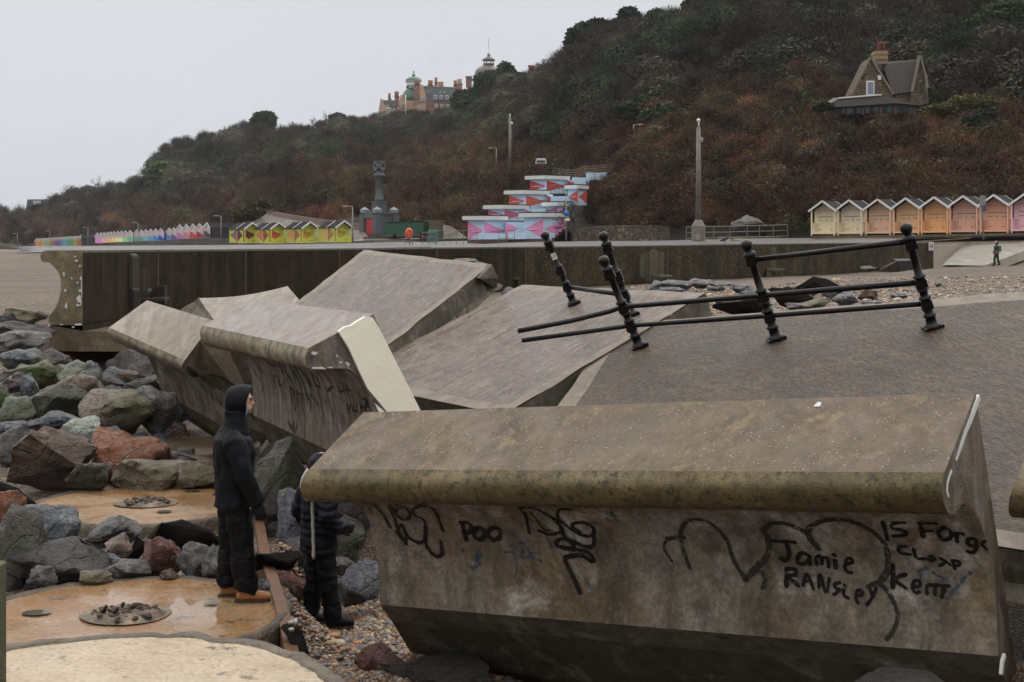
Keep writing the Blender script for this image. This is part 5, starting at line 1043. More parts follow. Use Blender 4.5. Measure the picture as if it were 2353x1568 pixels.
rowA = [('orange', (.62, .30, .08)), ('light orange', (.66, .38, .14)), ('deep orange', (.60, .24, .06)), ('amber', (.62, .38, .10)), ('sand', (.5, .42, .2)), ('pale teal', (.2, .42, .38)), ('lime', (.45, .5, .12)), ('olive', (.35, .38, .12)), ('rust', (.4, .2, .12)), ('mauve', (.3, .15, .25)), ('plum', (.25, .1, .25)), ('purple', (.2, .12, .32)), ('blue', (.1, .2, .4)), ('slate', (.15, .28, .42)), ('sky', (.2, .4, .5)), ('teal', (.1, .35, .38)), ('sea green', (.1, .38, .3)),
    ('green', (.1, .36, .18)), ('moss green', (.2, .36, .12)), ('yellow green', (.4, .42, .12)), ('ochre', (.42, .3, .1)), ('burnt orange', (.42, .18, .07)), ('brick', (.36, .12, .08)), ('brown', (.22, .1, .07))]
for i, (cn_, c) in enumerate(rowA):
    px = 90 + i * 4.72; D = 455 - i * 1.9
    h = far_hut(c, c, c, W=1.25, Dp=2.4, E_=2.1, Rg=2.9); h.location = P(px, 569.5 - i * .19, D); h.rotation_euler = (0, 0, math.radians(-20))
    tag(h, 'tiny far %s beach hut in the rainbow row at the far left' % cn_, 'beach hut', 'beach huts of the far rainbow row')
h = far_hut((.03, .03, .035), (.03, .03, .035), (.3, .3, .3), W=4, Dp=6.0, E_=2.0, Rg=3.1); h.location = P(212, 564.5, 405); h.rotation_euler = (0, 0, math.radians(-72)); tag(h, 'long dark far hut closing the right end of the rainbow row', 'beach hut')
# yellow huts in back-to-back pairs
YB = (.58, .60, .10)
def yellow_hut(name_c, c1, c2, front=True):
    W, Dp, E_, Rg = 2.15, 2.15, 1.95, 2.65; root = thing('beach_hut', 'x', 'beach hut'); yf, yb = -Dp / 2, Dp / 2; pr = .6 if front else .0
    ym = plain('lime_yellow_boards', YB, .55, .12, 4, lines=('Z', 1.1)); pm = plain('painted_diamond', c1, .55, .12, 4, lines=('Z', 1.1)); pm2 = plain('painted_diamond_dark', c2, .55, .12, 4)
    mb = MB(); yw = yf + pr; z0 = .1
    g = [Vector((-W / 2, yw, z0)), Vector((W / 2, yw, z0)), Vector((W / 2, yw, E_)), Vector((0, yw, Rg - .05)), Vector((-W / 2, yw, E_))]
    mb.prism(g, (0, yb - yw, 0), 0)
    # left side diamond half
    x = -W / 2 - .012
    if front: quadpatch(mb, [Vector((x, yb, E_ * .98)), Vector((x, yw + .05, E_ * .55)), Vector((x, yb, z0 + .1))], 1); quadpatch(mb, [Vector((x, yb, E_ * .98)), Vector((x, yb, z0 + .1)), Vector((x, yw + .05, E_ * .55))], 1)
    else: quadpatch(mb, [Vector((x, yf, E_ * .98)), Vector((x, yf, z0 + .1)), Vector((x, yb - .1, E_ * .55))], 1)
    if front: y = yw - .012; quadpatch(mb, [Vector((-W / 2 + .05, y, E_ * .98)), Vector((-W / 2 + .05, y, z0 + .1)), Vector((W / 2 - .35, y, E_ * .55))], 2)
    mb.build('wall', [ym, pm, pm2], root, fixn=False)
    yp = plain('lime_yellow_trim', YB, .5, .1, 4)
    for px_, py_ in ((-W / 2 - .03, yf if front else yb), (-W / 2 - .03, yb if front else yf)):
        mb = MB(); mb.box((px_, py_, 1.03), (.1, .1, 1.9)); mb.build('corner_post', yp, root)
    if front:
        mb = MB(); mb.box((W / 2 - .03, yf + .05, 1.03), (.1, .1, 1.9)); mb.build('porch_post', yp, root)
        mb = MB(); mb.box((-W / 2 + .2, yf + .05, .42), (.36, .05, .62)); mb.box((W / 2 - .2, yf + .05, .42), (.36, .05, .62)); mb.box((0, yf + pr / 2, .08), (W, pr + .1, .1)); mb.build('porch_rail', yp, root)
        mb = MB(); mb.box((0, yw - .03, 1.3), (1.4, .02, .05)); mb.box((.25, yw - .03, 1.0), (.3, .02, .05)); mb.box((.5, yw - .03, 1.75), (.3, .02, .04)); mb.box((.5, yw - .03, .35), (.4, .02, .04)); mb.build('strap_hinge', M['hinge'], root)
    a = math.atan2(Rg - E_, W / 2); L_ = (W / 2 + .2) / math.cos(a)
    for sx in (-1, 1):
        mb = MB(); c = Vector((sx * (W / 2 + .2) / 2, 0, Rg - (W / 2 + .2) / 2 * math.tan(a) + .03)); R = Matrix.Rotation(sx * a, 3, 'Y'); mb.box(c, (L_, Dp, .06), 0, R); mb.build('roof_slope', M['roof_felt'], root)
        mb = MB(); mb.box(c + Vector((0, yf - .05 - c.y, -.02)), (L_ + .04, .07, .18), 0, R); mb.build('barge_board', M['white_trim'], root)
    return root
ypairs = [(580, 552 + 7.5, 190, 'dark red', (.28, .09, .16), (.22, .02, .04)), (640, 560, 187, 'orange red', (.62, .20, .12), (.60, .10, .02)), (712, 559, 184, 'light orange', (.68, .30, .14), (.55, .28, .04)), (790, 557.5, 181, 'pale orange', (.70, .42, .20), (.50, .38, .08))]
for px, py, D, cn_, c1, c2 in ypairs:
    an = math.radians(38); ax = Vector((math.sin(an), -math.cos(an), 0)); q = P(px - 6, py, D)
    h = yellow_hut(cn_, c1, c2, True); h.location = q - ax * .3; h.rotation_euler = (0, 0, an); h.scale = (1.02,) * 3; tag(h, 'lime yellow beach hut with %s painted arrow, front hut of its pair' % cn_, 'beach hut', 'lime yellow beach huts in pairs')
    h = yellow_hut(cn_, c1, c1, False); h.location = q - ax * 2.52; h.rotation_euler = (0, 0, an); h.scale = (1.02,) * 3; tag(h, 'lime yellow beach hut with %s half diamond, rear hut of its pair' % cn_, 'beach hut', 'lime yellow beach huts in pairs')
    mb = MB(); bse = q - ax * 1.4
    x_ = Vector((ax.y, -ax.x, 0)); R = Matrix((x_, ax, Vector((0, 0, 1)))).transposed(); mb.box(bse + Vector((0, 0, -.26)), (2.4, 4.4, .5), 0, R); tag(mb.build('hut_plinth', M['plinth'], origin=bse), 'concrete base block under the %s lime yellow hut pair' % cn_, 'plinth', 'base blocks under the yellow huts')
# retaining wall below the pastel row, ramp wall and revetment
mb = MB()
wl = [(60, 563, 569, 475), (150, 564, 569.5, 440), (225, 564.5, 570, 410), (236, 559.5, 570, 372), (300, 556.5, 569, 345), (360, 554.5, 568.5, 325), (410, 552, 568, 312), (411, 549.5, 568, 278), (500, 547, 566, 262), (509, 547, 566, 260)]
for (x0, a0, b0, D0), (x1, a1, b1, D1) in zip(wl[:-1], wl[1:]):
    mb.add([P(x0, a0, D0 - 3), P(x1, a1, D1 - 3), P(x1, b1 + 1, D1 - 3), P(x0, b0 + 1, D0 - 3)], [(3, 2, 1, 0)]); mb.add([P(x0, a0, D0 - 3), P(x1, a1, D1 - 3), P(x1, a1 - .1, D1 + 8), P(x0, a0 - .1, D0 + 8)], [(0, 1, 2, 3)])
tag(mb.build('retaining_wall', concrete('grey_retaining_wall', (.13, .115, .10), (.085, .075, .065), rough=(.6, .8), bump=.01, scale=.15), origin=P(300, 560, 345)), 'long low grey retaining wall stepping up under the pastel row of huts', 'retaining wall')
sc_ = thing('ramp_wall', 'brown ramp wall curving up the slope behind the yellow huts', 'retaining wall', P(700, 520, 215)); mb = MB()
top = [(612, 484, 212), (630, 487, 214), (680, 496, 212), (740, 505, 210), (800, 512, 207), (836, 517, 205)]; bot = [(612, 492, 212), (630, 497, 213), (680, 507, 211), (740, 518, 209), (800, 527, 206), (836, 530, 204)]
for i in range(5): mb.add([P(*top[i]), P(*top[i + 1]), P(*bot[i + 1]), P(*bot[i])], [(3, 2, 1, 0)]); mb.add([P(*top[i]), P(*top[i + 1]), P(top[i + 1][0], top[i + 1][1] - 1, top[i + 1][2] + 1), P(top[i][0], top[i][1] - 1, top[i][2] + 1)], [(0, 1, 2, 3)])
mb.build('upper_wall', plain('brown_stained_wall', (.085, .052, .04), .8, .4, .5, .02), sc_)
mb = MB(); rv = [(545, 540, 207), (575, 525, 209), (600, 500, 211)]; 
low = [(540, 562, 196), (600, 562, 195), (680, 561, 193), (740, 560, 192), (800, 556, 192), (850, 552, 192)]
for i in range(5): mb.add([P(*bot[i]), P(*bot[i + 1]), P(*low[i + 1]), P(*low[i])], [(3, 2, 1, 0)])
mb.build('revetment', concrete('sloping_revetment', (.19, .155, .14), (.14, .115, .10), rough=(.5, .8), bump=.01, scale=.15), sc_)
mb = MB()
for dz in (0, 5): mb.tube([P(548, 535 + dz, 205), P(580, 515 + dz, 207), P(617, 489 + dz, 209)], .05, 5)
for x, y in [(548, 535), (565, 524), (582, 513.6), (600, 501), (617, 489)]: mb.bar(P(x, y, 207), P(x, y + 9, 207), .08)
mb.build('handrail', M['railgrey'], sc_)
tr = MB(); tr.prism([P(806, 558, 191), P(840, 550.5, 191), P(1000, 549.5, 192), P(1010, 551, 191), P(1010, 556, 189), P(806, 565, 189)], (0, 3, 0)); tag(tr.build('terrace_wall', M['stonewall'], origin=P(900, 556, 190)), 'low stone terrace wall with a pale coping between the yellow huts and the bins', 'terrace wall')
tr = MB(); tr.prism([P(835, 545, 194), P(1000, 543, 195), P(1000, 551.5, 195), P(835, 552, 194)], (0, 14, 0)); tag(tr.build('terrace_wall', concrete('upper_terrace', (.12, .10, .08), (.09, .075, .06), scale=.2), origin=P(900, 549, 195)), 'upper terrace slab on which the dark tower stands', 'terrace wall')
tr = MB(); tr.prism([P(812, 556, 190.5), P(1005, 554, 190.5), P(1000, 549, 194.5), P(830, 551, 194.5)], (0, 0, .12)); tag(tr.build('terrace_coping', M['ramp'], origin=P(900, 553, 192)), 'pale sloping coping on top of the low stone terrace wall', 'coping')
# ------------------------------------------------------------------ dark tower
D_T = 200.0; kT = D_T / F
M['dgrey'] = plain('dark_grey_masonry', (.085, .09, .10), .6, .15, .8, lines=('Z', .55)); M['dgrey2'] = plain('dark_grey_stone', (.095, .10, .11), .6, .15, 1.2); M['dcap'] = plain('lighter_grey_caps', (.22, .23, .25), .6, .15, 1)
tw = thing('tower', 'dark grey column tower with red door on a square base', 'tower', P(866, 541, D_T))
def zt(x, y): return ((1300 + x / 3.361) / 1.7408, (620 + y / 3.361) / 1.7408)
an = math.radians(42); cb = P(zt(730, 1065)[0], zt(730, 1065)[1], D_T + 3.0)
c_ = math.cos(an); R = Matrix.Rotation(math.radians(42), 3, 'Z')
def tb(mb, w_, y0, y1, m=0, dx=0, wy=None): # box centred on the tower axis between two rows of the zoomed view
    a, c = P(zt(0, y0)[0], zt(0, y0)[1], D_T), P(zt(0, y1)[0], zt(0, y1)[1], D_T); mb.box((cb.x + dx, cb.y, (a.z + c.z) / 2), (w_, wy or w_, abs(a.z - c.z)), m, R)
def px2m(q): return q / 3.361 / 1.7408 * kT
wb = px2m(445) / (math.cos(an) + math.sin(an)) 
mb = MB(); tb(mb, wb, 800, 1070); mb.build('base', M['dgrey'], tw)
mb = MB(); tb(mb, wb * 1.1, 772, 792); tb(mb, wb * 1.05, 790, 806); tb(mb, wb * 1.05, 1060, 1076)
mb.build('cornice', M['dgrey2'], tw)
hw = wb / 2
for sx, sy in ((-1, -1), (1, -1), (-1, 1), (1, 1)):
    q = R @ Vector((sx * (hw * .9), sy * (hw * .9), 0)); a = P(zt(0, 770)[0], zt(0, 770)[1], D_T).z
    mb = MB(); mb.box((cb.x + q.x, cb.y + q.y, a + .15), (.95, .95, .45), 0, R); mb.lathe((cb.x + q.x, cb.y + q.y, a + .38), (0, 0, 1), [(.72, 0), (.02, .42)], 4, 0, False); mb.build('corner_cap', M['dcap'], tw)
    q = R @ Vector((sx * (hw * .93), sy * (hw * .93), 0)); mb = MB(); b0 = P(0, zt(0, 1070)[1], D_T).z; b1 = P(0, zt(0, 800)[1], D_T).z; mb.box((cb.x + q.x, cb.y + q.y, (b0 + b1) / 2), (1.0, 1.0, b1 - b0), 0, R); mb.build('pilaster', M['dgrey2'], tw)
mb = MB(); tb(mb, px2m(210) / 1.4, 632, 775); mb.build('pedestal', M['dgrey'], tw); mb = MB(); tb(mb, px2m(236) / 1.4, 618, 636); mb.build('pedestal_cornice', M['dgrey2'], tw)
zz = lambda y: P(0, zt(0, y)[1], D_T).z
cc = Vector((cb.x, cb.y, 0)); z0 = zz(620)
mb = MB(); rr_c = px2m(104) / 2
mb.lathe((cb.x, cb.y, z0), (0, 0, 1), [(rr_c * 1.22, 0), (rr_c * 1.22, .35), (rr_c * 1.1, .6), (rr_c, .9), (rr_c, zz(285) - z0), (rr_c * 1.45, zz(278) - z0), (rr_c * 1.6, zz(268) - z0), (rr_c * 1.6, zz(252) - z0), (rr_c * 1.3, zz(246) - z0), (rr_c, zz(240) - z0), (rr_c, zz(110) - z0), (rr_c * 1.35, zz(98) - z0), (rr_c * 1.4, zz(92) - z0), (rr_c * 1.5, zz(80) - z0), (rr_c * 1.5, zz(70) - z0), (.1, zz(70) - z0)], 28)
mb.build('column', M['dgrey2'], tw)
for a in (-140, -40):
    mb = MB(); d = Vector((math.cos(math.radians(a)), math.sin(math.radians(a)), 0)); c0 = Vector((cb.x, cb.y, zz(150))) + d * rr_c * .96
    mb.lathe(c0, d, [(.0, .02), (.38, .02), (.38, .22), (.62, .22), (.62, -.1)], 18); mb.build('ring_opening', M['dgrey2'], tw)
fn = R @ Vector((-1, 0, 0)); fs_ = R @ Vector((0, -1, 0))   # left-hand visible face is -X local
for (nm, w_, y0, y1, off, mt) in (('door', px2m(50) / math.cos(math.radians(52)) * .55, 862, 1068, .06, plain('red_door', (.52, .035, .03), .45, .15, 1.5)),):
    mb = MB(); c0 = Vector((cb.x, cb.y, 0)) + fn * (hw + .08) + R @ Vector((0, -hw * .02, 0)); mb.box((c0.x, c0.y, (zz(y0) + zz(y1)) / 2), (.12, 1.35, zz(y0) - zz(y1)), 0, R); dr = mb.build('door', mt, tw)
    mb = MB(); 
    for z in (.25, .5, .75): mb.box((c0.x + fn.x * .07, c0.y + fn.y * .07, lerp(zz(y1), zz(y0), z)), (.04, 1.2, .06), 0, R)
    mb.box((c0.x + fn.x * .07, c0.y + fn.y * .07, (zz(y0) + zz(y1)) / 2), (.04, .06, zz(y0) - zz(y1) - .1), 0, R); mb.build('door_panel', plain('dark_red', (.3, .02, .02), .5, .1), dr)  # raised bars in a darker red across the door
for sy in (-1, 1):
    mb = MB(); c0 = Vector((cb.x, cb.y, 0)) + fn * (hw + .1) + (R @ Vector((0, 1, 0))) * sy * 1.05; mb.box((c0.x, c0.y, (zz(850) + zz(1068)) / 2), (.25, .35, zz(850) - zz(1068)), 0, R); mb.build('door_jamb', M['dgrey2'], tw)
mb = MB(); c0 = Vector((cb.x, cb.y, zz(852))) + fn * (hw + .02); u = R @ Vector((0, 1, 0)); mb.prism([c0 - u * 1.45, c0 + u * 1.45, c0 + Vector((0, 0, 1.15))], fn * .3); mb.build('pediment', M['dgrey2'], tw)
# green container shed, tan block
sh = thing('metal_shed', 'long dark green corrugated metal shed beside the dark tower', 'shed', P(935, 540, 193)); mb = MB()
gm = plain('green_corrugated', (.022, .085, .055), .45, .15, 2, lines=('X', 1.1))
mb.prism([P(883, 512, 192), P(972, 510, 189), P(972, 538, 189), P(883, 539, 192)], (.6, 3, 0)); mb.build('wall', gm, sh)
mb = MB(); mb.prism([P(972.5, 510, 189.05), P(984, 510, 193), P(984, 537, 193), P(972.5, 538, 189.05)], (-.1, 3, 0)); mb.build('end_wall', gm, sh)
mb = MB(); mb.prism([P(881, 511.5, 191.8), P(972, 509, 188.8), P(985.5, 509, 193), P(985.5, 508, 193), P(972, 507.8, 188.8), P(881, 510, 191.8)], (.6, 3.2, 0)); mb.build('roof', plain('green_roof', (.03, .10, .07), .5, .2), sh)
mb = MB(); mb.prism([P(985.5, 506, 190), P(1017, 506, 190), P(1017, 546, 190), P(985.5, 540, 190)], (.3, 2.5, 0)); tag(mb.build('boundary_wall', concrete('tan_stained_wall', (.24, .18, .09), (.16, .12, .06), streak=((.07, .055, .03), .8, (2, 2, .3)), scale=.3), origin=P(1000, 530, 190)), 'stained tan square wall right of the green shed', 'wall')
mb = MB(); mb.prism([P(1018, 516, 188), P(1035, 520, 186), P(1075, 548, 180), P(1018, 549, 184)], (0, 2, 0)); tag(mb.build('retaining_wall', concrete('dark_retaining', (.10, .075, .06), (.06, .05, .04), scale=.2), origin=P(1040, 535, 184)), 'dark sloping retaining wall left of the pastel kiosks', 'retaining wall')
# bins, life ring, rails
def bin_(px, py, D, c, lab, w_=.8, h_=1.15):
    t = thing('litter_bin', lab, 'litter bin', P(px, py, D)); q = P(px, py, D); mb = MB(); mb.box(q + Vector((0, 0, h_ * .4)), (w_, w_ * .9, h_ * .8)); mb.build('bin_body', plain('bin_' + lab[:5], c, .5, .15), t)
    mb = MB(); mb.box(q + Vector((0, 0, h_ * .9)), (w_ * 1.05, w_, h_ * .2), taper=.9); mb.build('bin_lid', plain('binlid', tuple(x * 1.3 for x in c), .5, .15), t); mb = MB(); mb.box(q + Vector((-.1, -w_ * .46, h_ * .55)), (w_ * .3, .03, .16)); mb.build('bin_label', M['white_trim'] if 'green' not in lab else plain('red_label', (.5, .04, .04), .5, .1), t)
bin_(973, 561, 172, (.012, .012, .013), 'black litter bin left of the green litter bin', .95, 1.6); bin_(996, 561, 170, (.035, .12, .11), 'green litter bin behind the promenade railing', 1.25, 1.75)
lr = thing('life_ring', 'orange life ring housing on a post', 'life ring', P(940, 567, 160)); q = P(940, 537, 160)
mb = MB(); mb.ball(q, (.45, .22, .65)); mb.build('housing', plain('orange_red_plastic', (.75, .09, .02), .4, .1), lr)
mb = MB(); mb.tube([q + Vector((.05, -.2, 0)) + Vector((math.cos(t) * .26, 0, math.sin(t) * .4)) for t in np.linspace(0, 2 * math.pi, 15)], .07, 6); mb.build('ring', plain('orange_ring', (.5, .05, .01), .4, .1), lr)
mb = MB(); mb.bar(q - Vector((-.1, 0, .5)), P(942, 567, 160), .09); mb.build('pole', plain('pink_grey_post', (.25, .12, .1), .6, .2), lr)
def fence(lab, pts, h_, D, rails=3, r=.035, name='railing'):
    t = thing(name, lab, 'railing', P(pts[0][0], pts[0][1], D)); mb = MB()
    tops = [P(x, y, dd) + Vector((0, 0, h_)) for x, y, dd in pts]
    for i, (x, y, dd) in enumerate(pts):
        mb2 = MB(); mb2.bar(P(x, y, dd), tops[i] + Vector((0, 0, 0)), r * 1.6); mb2.build('post', M['railgrey'], t)
    for kk in range(rails):
        mb2 = MB(); mb2.tube([q - Vector((0, 0, kk * h_ / rails)) for q in tops], r, 5); mb2.build('rail', M['railgrey'], t)
    return t
fence('short stepped railing round the life ring', [(930, 568, 158), (941, 568, 158), (948, 568, 158)], 1.5, 158)
fence('promenade railing in front of the two bins', [(971, 567.5, 150), (986, 567.5, 150), (1001, 567, 150)], 1.5, 150)
fence('long promenade railing left of the pastel kiosks', [(x, 567.3 - (x - 1002) * .012, 149) for x in np.linspace(1003, 1096, 7)], 1.65, 149, 2)
fence('short promenade railing in front of the pastel kiosks', [(1146, 566.2, 147), (1164, 566, 147), (1182.5, 565.8, 147)], 1.65, 147, 2)
fence('long pale railing around the boulder on its plinth', [(1577, 562, 118), (1605, 561, 119), (1640, 560.5, 120), (1677, 560, 120.5), (1717, 558.5, 121), (1745, 557.8, 121.5), (1777, 557, 122), (1810, 555.5, 122)], 1.45, 120, 3)
fence('pale railing above the top pastel kiosk', [(1271, 408 + 0, 172), (1286, 410, 172), (1305, 412, 171), (1322, 413, 170.5), (1344, 404, 171), (1366, 403, 172), (1390, 401, 173), (1425, 398, 174)], 1.1, 172, 4, .03)
# ------------------------------------------------------------------ pastel kiosks
BLU = (.50, .67, .84)
M['kblue'] = plain('pale_blue_render', BLU, .6, .08, 1); M['kfascia'] = plain('white_fascia', (.62, .63, .61), .5, .1, 1); M['kroof'] = plain('dark_flat_roof', (.03, .032, .03), .7, .2, 1)
M['kpink'] = plain('pink_render', (.72, .25, .48), .6, .08, 1); M['kmag'] = plain('magenta_render', (.52, .10, .24), .6, .08, 1); M['kred'] = plain('red_render', (.58, .09, .07), .6, .08, 1); M['kcrim'] = plain('crimson_render', (.46, .055, .055), .6, .08, 1)
def zk(x, y): return ((1700 + x / 2.941) / 1.7408, (600 + y / 2.941) / 1.7408)
def kiosk(lab, xl, xm, xr, yt, yb_, D, c, dl=1.5, dr=2.0, fl=None, flip=False, left_tri=True, right_tri=True, rail_=None, bar_=True, roofx=24, slope=.09):
    (a, _), (m_, _), (r_, _) = zk(xl, 0), zk(xm, 0), zk(xr, 0); yt_ = zk(0, yt)[1]; yb2 = zk(0, yb_)[1]
    t = thing('beach_kiosk', lab, 'kiosk', P(m_, yb2, D))
    DL, DM, DR = D + dl, D, D + dr
    def col(x, dd, y): return P(x, y, dd)
    zt_ = P(0, yt_, D).z; zb_ = P(0, yb2, D).z - .3
    A0, M0, R0 = [P(x, 0, dd) for x, dd in ((a, DL), (m_, DM), (r_, DR))]
    def V(q, z): return Vector((q.x, q.y, z))
    B0 = A0 + (R0 - M0); ztr = zt_
    mb = MB(); ring_b = [V(q, zb_) for q in (A0, M0, R0, B0)]; ring_t = [V(q, ztr) for q in (A0, M0, R0, B0)]
    mb.add(ring_b + ring_t, [(0, 1, 5, 4), (1, 2, 6, 5), (2, 3, 7, 6), (3, 0, 4, 7), (4, 5, 6, 7)], 0)
    ol = (M0 - A0).cross(Vector((0, 0, 1))).normalized() * .012; orr = (R0 - M0).cross(Vector((0, 0, 1))).normalized() * .012
    hh = ztr - zb_
    def tri(p, q, off, flip_):
        z1, z2, zm = zb_ + hh * .12, zb_ + hh * .93, zb_ + hh * .52
        if not flip_: mb.add([V(p, z1) + off, V(p, z2) + off, V(p.lerp(q, .97), zm) + off], [(0, 2, 1)], 1)
        else: mb.add([V(q, z1) + off, V(q, z2) + off, V(p.lerp(q, .04), zm) + off], [(0, 1, 2)], 1)
    if left_tri: tri(A0, M0, ol, flip)
    if right_tri: tri(M0, R0, orr, flip)
    mb.build('wall', [M['kblue'], c], t, fixn=False)
    mb = MB(); ex = .55
    d1, d2 = (M0 - A0).normalized(), (R0 - M0).normalized(); o1 = -d1 * 0
    c4 = [A0 - d1 * .25 - d2 * ex, M0 + d1 * .3 - d2 * ex, R0 + d1 * .3 + d2 * .1, B0 - d1 * .25 + d2 * .1]
    mb.add([V(q, ztr + .003) for q in c4] + [V(q, ztr + .42) for q in c4], [(0, 1, 5, 4), (1, 2, 6, 5), (2, 3, 7, 6), (3, 0, 4, 7), (3, 2, 1, 0)], 0); mb.build('fascia', M['kfascia'], t)
    mb = MB(); mb.add([V(q, ztr + .42) for q in c4] + [V(q, ztr + .54) for q in c4], [(0, 1, 5, 4), (1, 2, 6, 5), (2, 3, 7, 6), (3, 0, 4, 7), (4, 5, 6, 7)], 0); mb.build('roof', M['kroof'], t)
    if bar_:
        mb = MB(); p0, p1 = A0.lerp(M0, .25), A0.lerp(M0, .75); z = zb_ + hh * .5; mb.bar(V(p0, z) + ol * 6, V(p1, z) + ol * 6, .08); mb.build('shutter_bar', M['kfascia'], t)
    if rail_:
        mb = MB(); p0, p1 = M0.lerp(R0, rail_[0]), M0.lerp(R0, rail_[1]); o_ = orr * 50
        zt2, zb3 = zb_ + hh * rail_[2], zb_ + hh * rail_[3]
        mb.tube([V(p0, zb3) + o_, V(p0, zt2) + o_, V(p1, zt2) + o_, V(p1, zb3) + o_], .035, 5); mb.bar(V(p0.lerp(p1, .5), zb3) + o_, V(p0.lerp(p1, .5), zt2) + o_, .05); mb.bar(V(p0, zt2 - .35) + o_, V(p1, zt2 - .35) + o_, .05); mb.build('railing', M['railgrey'], t)
    return t
kiosk('highest kiosk of the pastel stack, crimson and pale blue, under the long railing', 1235, 1430, 1675, 345, 480, 168, M['kcrim'], rail_=(.05, .85, .6, .02))
kiosk('red and pale blue kiosk at the right of the upper terrace beside the bare tree', 1680, 1800, 1905, 458, 620, 165, M['kred'], flip=True, left_tri=True)
kiosk('third kiosk up on the left, bright red and pale blue', 990, 1187, 1430, 520, 665, 163, M['kred'], rail_=(.05, .85, .6, .02))
kiosk('half hidden kiosk with long white fascia behind the bare tree', 1420, 1560, 1690, 660, 760, 160, M['kmag'], flip=True)
kiosk('second kiosk up on the left, magenta and pale blue', 745, 935, 1190, 695, 800, 157, M['kmag'], rail_=(.05, .85, .5, .02))
kiosk('bottom left kiosk, pink triangles on pale blue', 505, 695, 945, 825, 1058, 152, M['kpink'], rail_=(.1, .75, .5, .33))
kiosk('bottom right kiosk, large pink triangles pointing left on pale blue', 1170, 1390, 1655, 790, 1045, 150, M['kpink'], flip=True)
mb = MB()
def kp(x, y, D): q = zk(x, y); return P(q[0], q[1], D)
mb.prism([kp(944, 848, 153), kp(1142, 848, 153), kp(1170, 848, 153), kp(1170, 1052, 153), kp(944, 1055, 153)], (0, 1, 0)); mb.add([kp(946, 850, 152.98), kp(1100, 925, 152.98), kp(1000, 975, 152.98), kp(975, 1050, 152.98), kp(946, 1050, 152.98)], [(4, 3, 2, 1, 0)], 1)
tag(mb.build('terrace_wall', [M['kblue'], M['kpink']], origin=kp(1050, 950, 153), fixn=False), 'recessed pale blue and pink terrace wall between the two bottom kiosks', 'terrace wall')
mb = MB(); mb.prism([kp(698, 980, 151.2), kp(945, 985, 151.2), kp(945, 1056, 151.2), kp(698, 1056, 151.2)], (0, .8, 0)); tag(mb.build('terrace_wall', M['kblue'], origin=kp(800, 1020, 151.2)), 'pale blue balcony parapet in front of the bottom left kiosk', 'terrace wall')
mb = MB(); mb.prism([kp(975, 975, 149.8), kp(1185, 972, 149.8), kp(1185, 1050, 149.8), kp(975, 1052, 149.8)], (0, .8, 0)); tag(mb.build('terrace_wall', M['kblue'], origin=kp(1080, 1010, 149.8)), 'pale blue balcony parapet in front of the recessed pink wall', 'terrace wall')
for (x0, y0, x1, y1, D, c, lab) in [(1188, 700, 1250, 750, 160, M['kmag'], 'small magenta terrace wall beside the second kiosk'), (1250, 690, 1420, 755, 159.5, None, 'pale blue stepped parapet between the second kiosk and the long fascia'), (1432, 525, 1505, 610, 164.5, M['kred'], 'small red terrace wall beside the third kiosk'), (1480, 545, 1690, 612, 163.4, None, 'pale blue terrace parapet under the upper right kiosk'), (1675, 355, 1755, 410, 169, M['kcrim'], 'small crimson terrace wall beside the highest kiosk'), (1740, 325, 1930, 420, 170, None, 'pale blue curving parapet at the top right of the kiosks'), (1905, 265, 2140, 330, 173, None, 'pale flat roofed kiosk partly hidden in the shrubs at the top right')]:
    mb = MB(); mb.prism([kp(x0, y0, D), kp(x1, y0, D + .8), kp(x1, y1 + 25, D + .8), kp(x0, y1 + 25, D)], (0, 2.0, 0), 0)
    if c: mb.add([kp(x0, y0 + 5, D - .02), kp(x1, y1 * .6 + y0 * .4, D + .78), kp(x1, y1, D + .78), kp(x0, y1, D - .02)], [(0, 3, 2, 1)], 1)
    tag(mb.build('terrace_wall', [M['kblue'], c or M['kblue']], origin=kp(x0, y1, D), fixn=False), lab, 'terrace wall')
mb = MB(); mb.prism([kp(500, 1056, 151.0), kp(1700, 1042, 149.2), kp(1700, 1085, 149.2), kp(500, 1100, 151.0)], (0, 6, 0)); tag(mb.build('brick_plinth', plain('brown_brick_plinth', (.10, .055, .045), .8, .3, 2, lines=('Z', 1.5)), origin=kp(1000, 1080, 150)), 'low brown brick plinth under the pastel kiosks', 'plinth')
mb = MB()
for i in range(5): mb.box(kp(1500 + i * 32, 1055 - i * 18, 148.2) + Vector((.4, 0, -.3)), (1.6 - i * .1, 1.2, .35 + .3 * i))
tag(mb.build('steps', concrete('brown_steps', (.12, .09, .07), (.08, .06, .05), scale=.3), origin=kp(1560, 1040, 148)), 'brown concrete steps between the bottom right kiosk and the stone wall', 'steps')
# stone wall beside the kiosks
mb = MB(); sp_ = [(1318, 541, 553, 146), (1327, 530, 553.5, 146.5), (1345, 524, 554, 147), (1370, 521, 554.5, 147), (1450, 519, 554, 146), (1560, 517, 553, 143), (1640, 517, 552, 139), (1730, 522, 551, 134), (1870, 526, 549, 124), (1990, 530, 545, 119)]
for (x0, a0, b0, D0), (x1, a1, b1, D1) in zip(sp_[:-1], sp_[1:]):
    mb.add([P(x0, a0, D0), P(x1, a1, D1), P(x1, b1 + 3, D1), P(x0, b0 + 3, D0)], [(3, 2, 1, 0)]); mb.add([P(x0, a0, D0), P(x1, a1, D1), P(x1, a1 - .5, D1 + 2.5), P(x0, a0 - .5, D0 + 2.5)], [(0, 1, 2, 3)])
tag(mb.build('stone_wall', M['stonewall'], origin=P(1500, 540, 145)), 'rubble stone retaining wall running right from the pastel kiosks', 'stone wall')
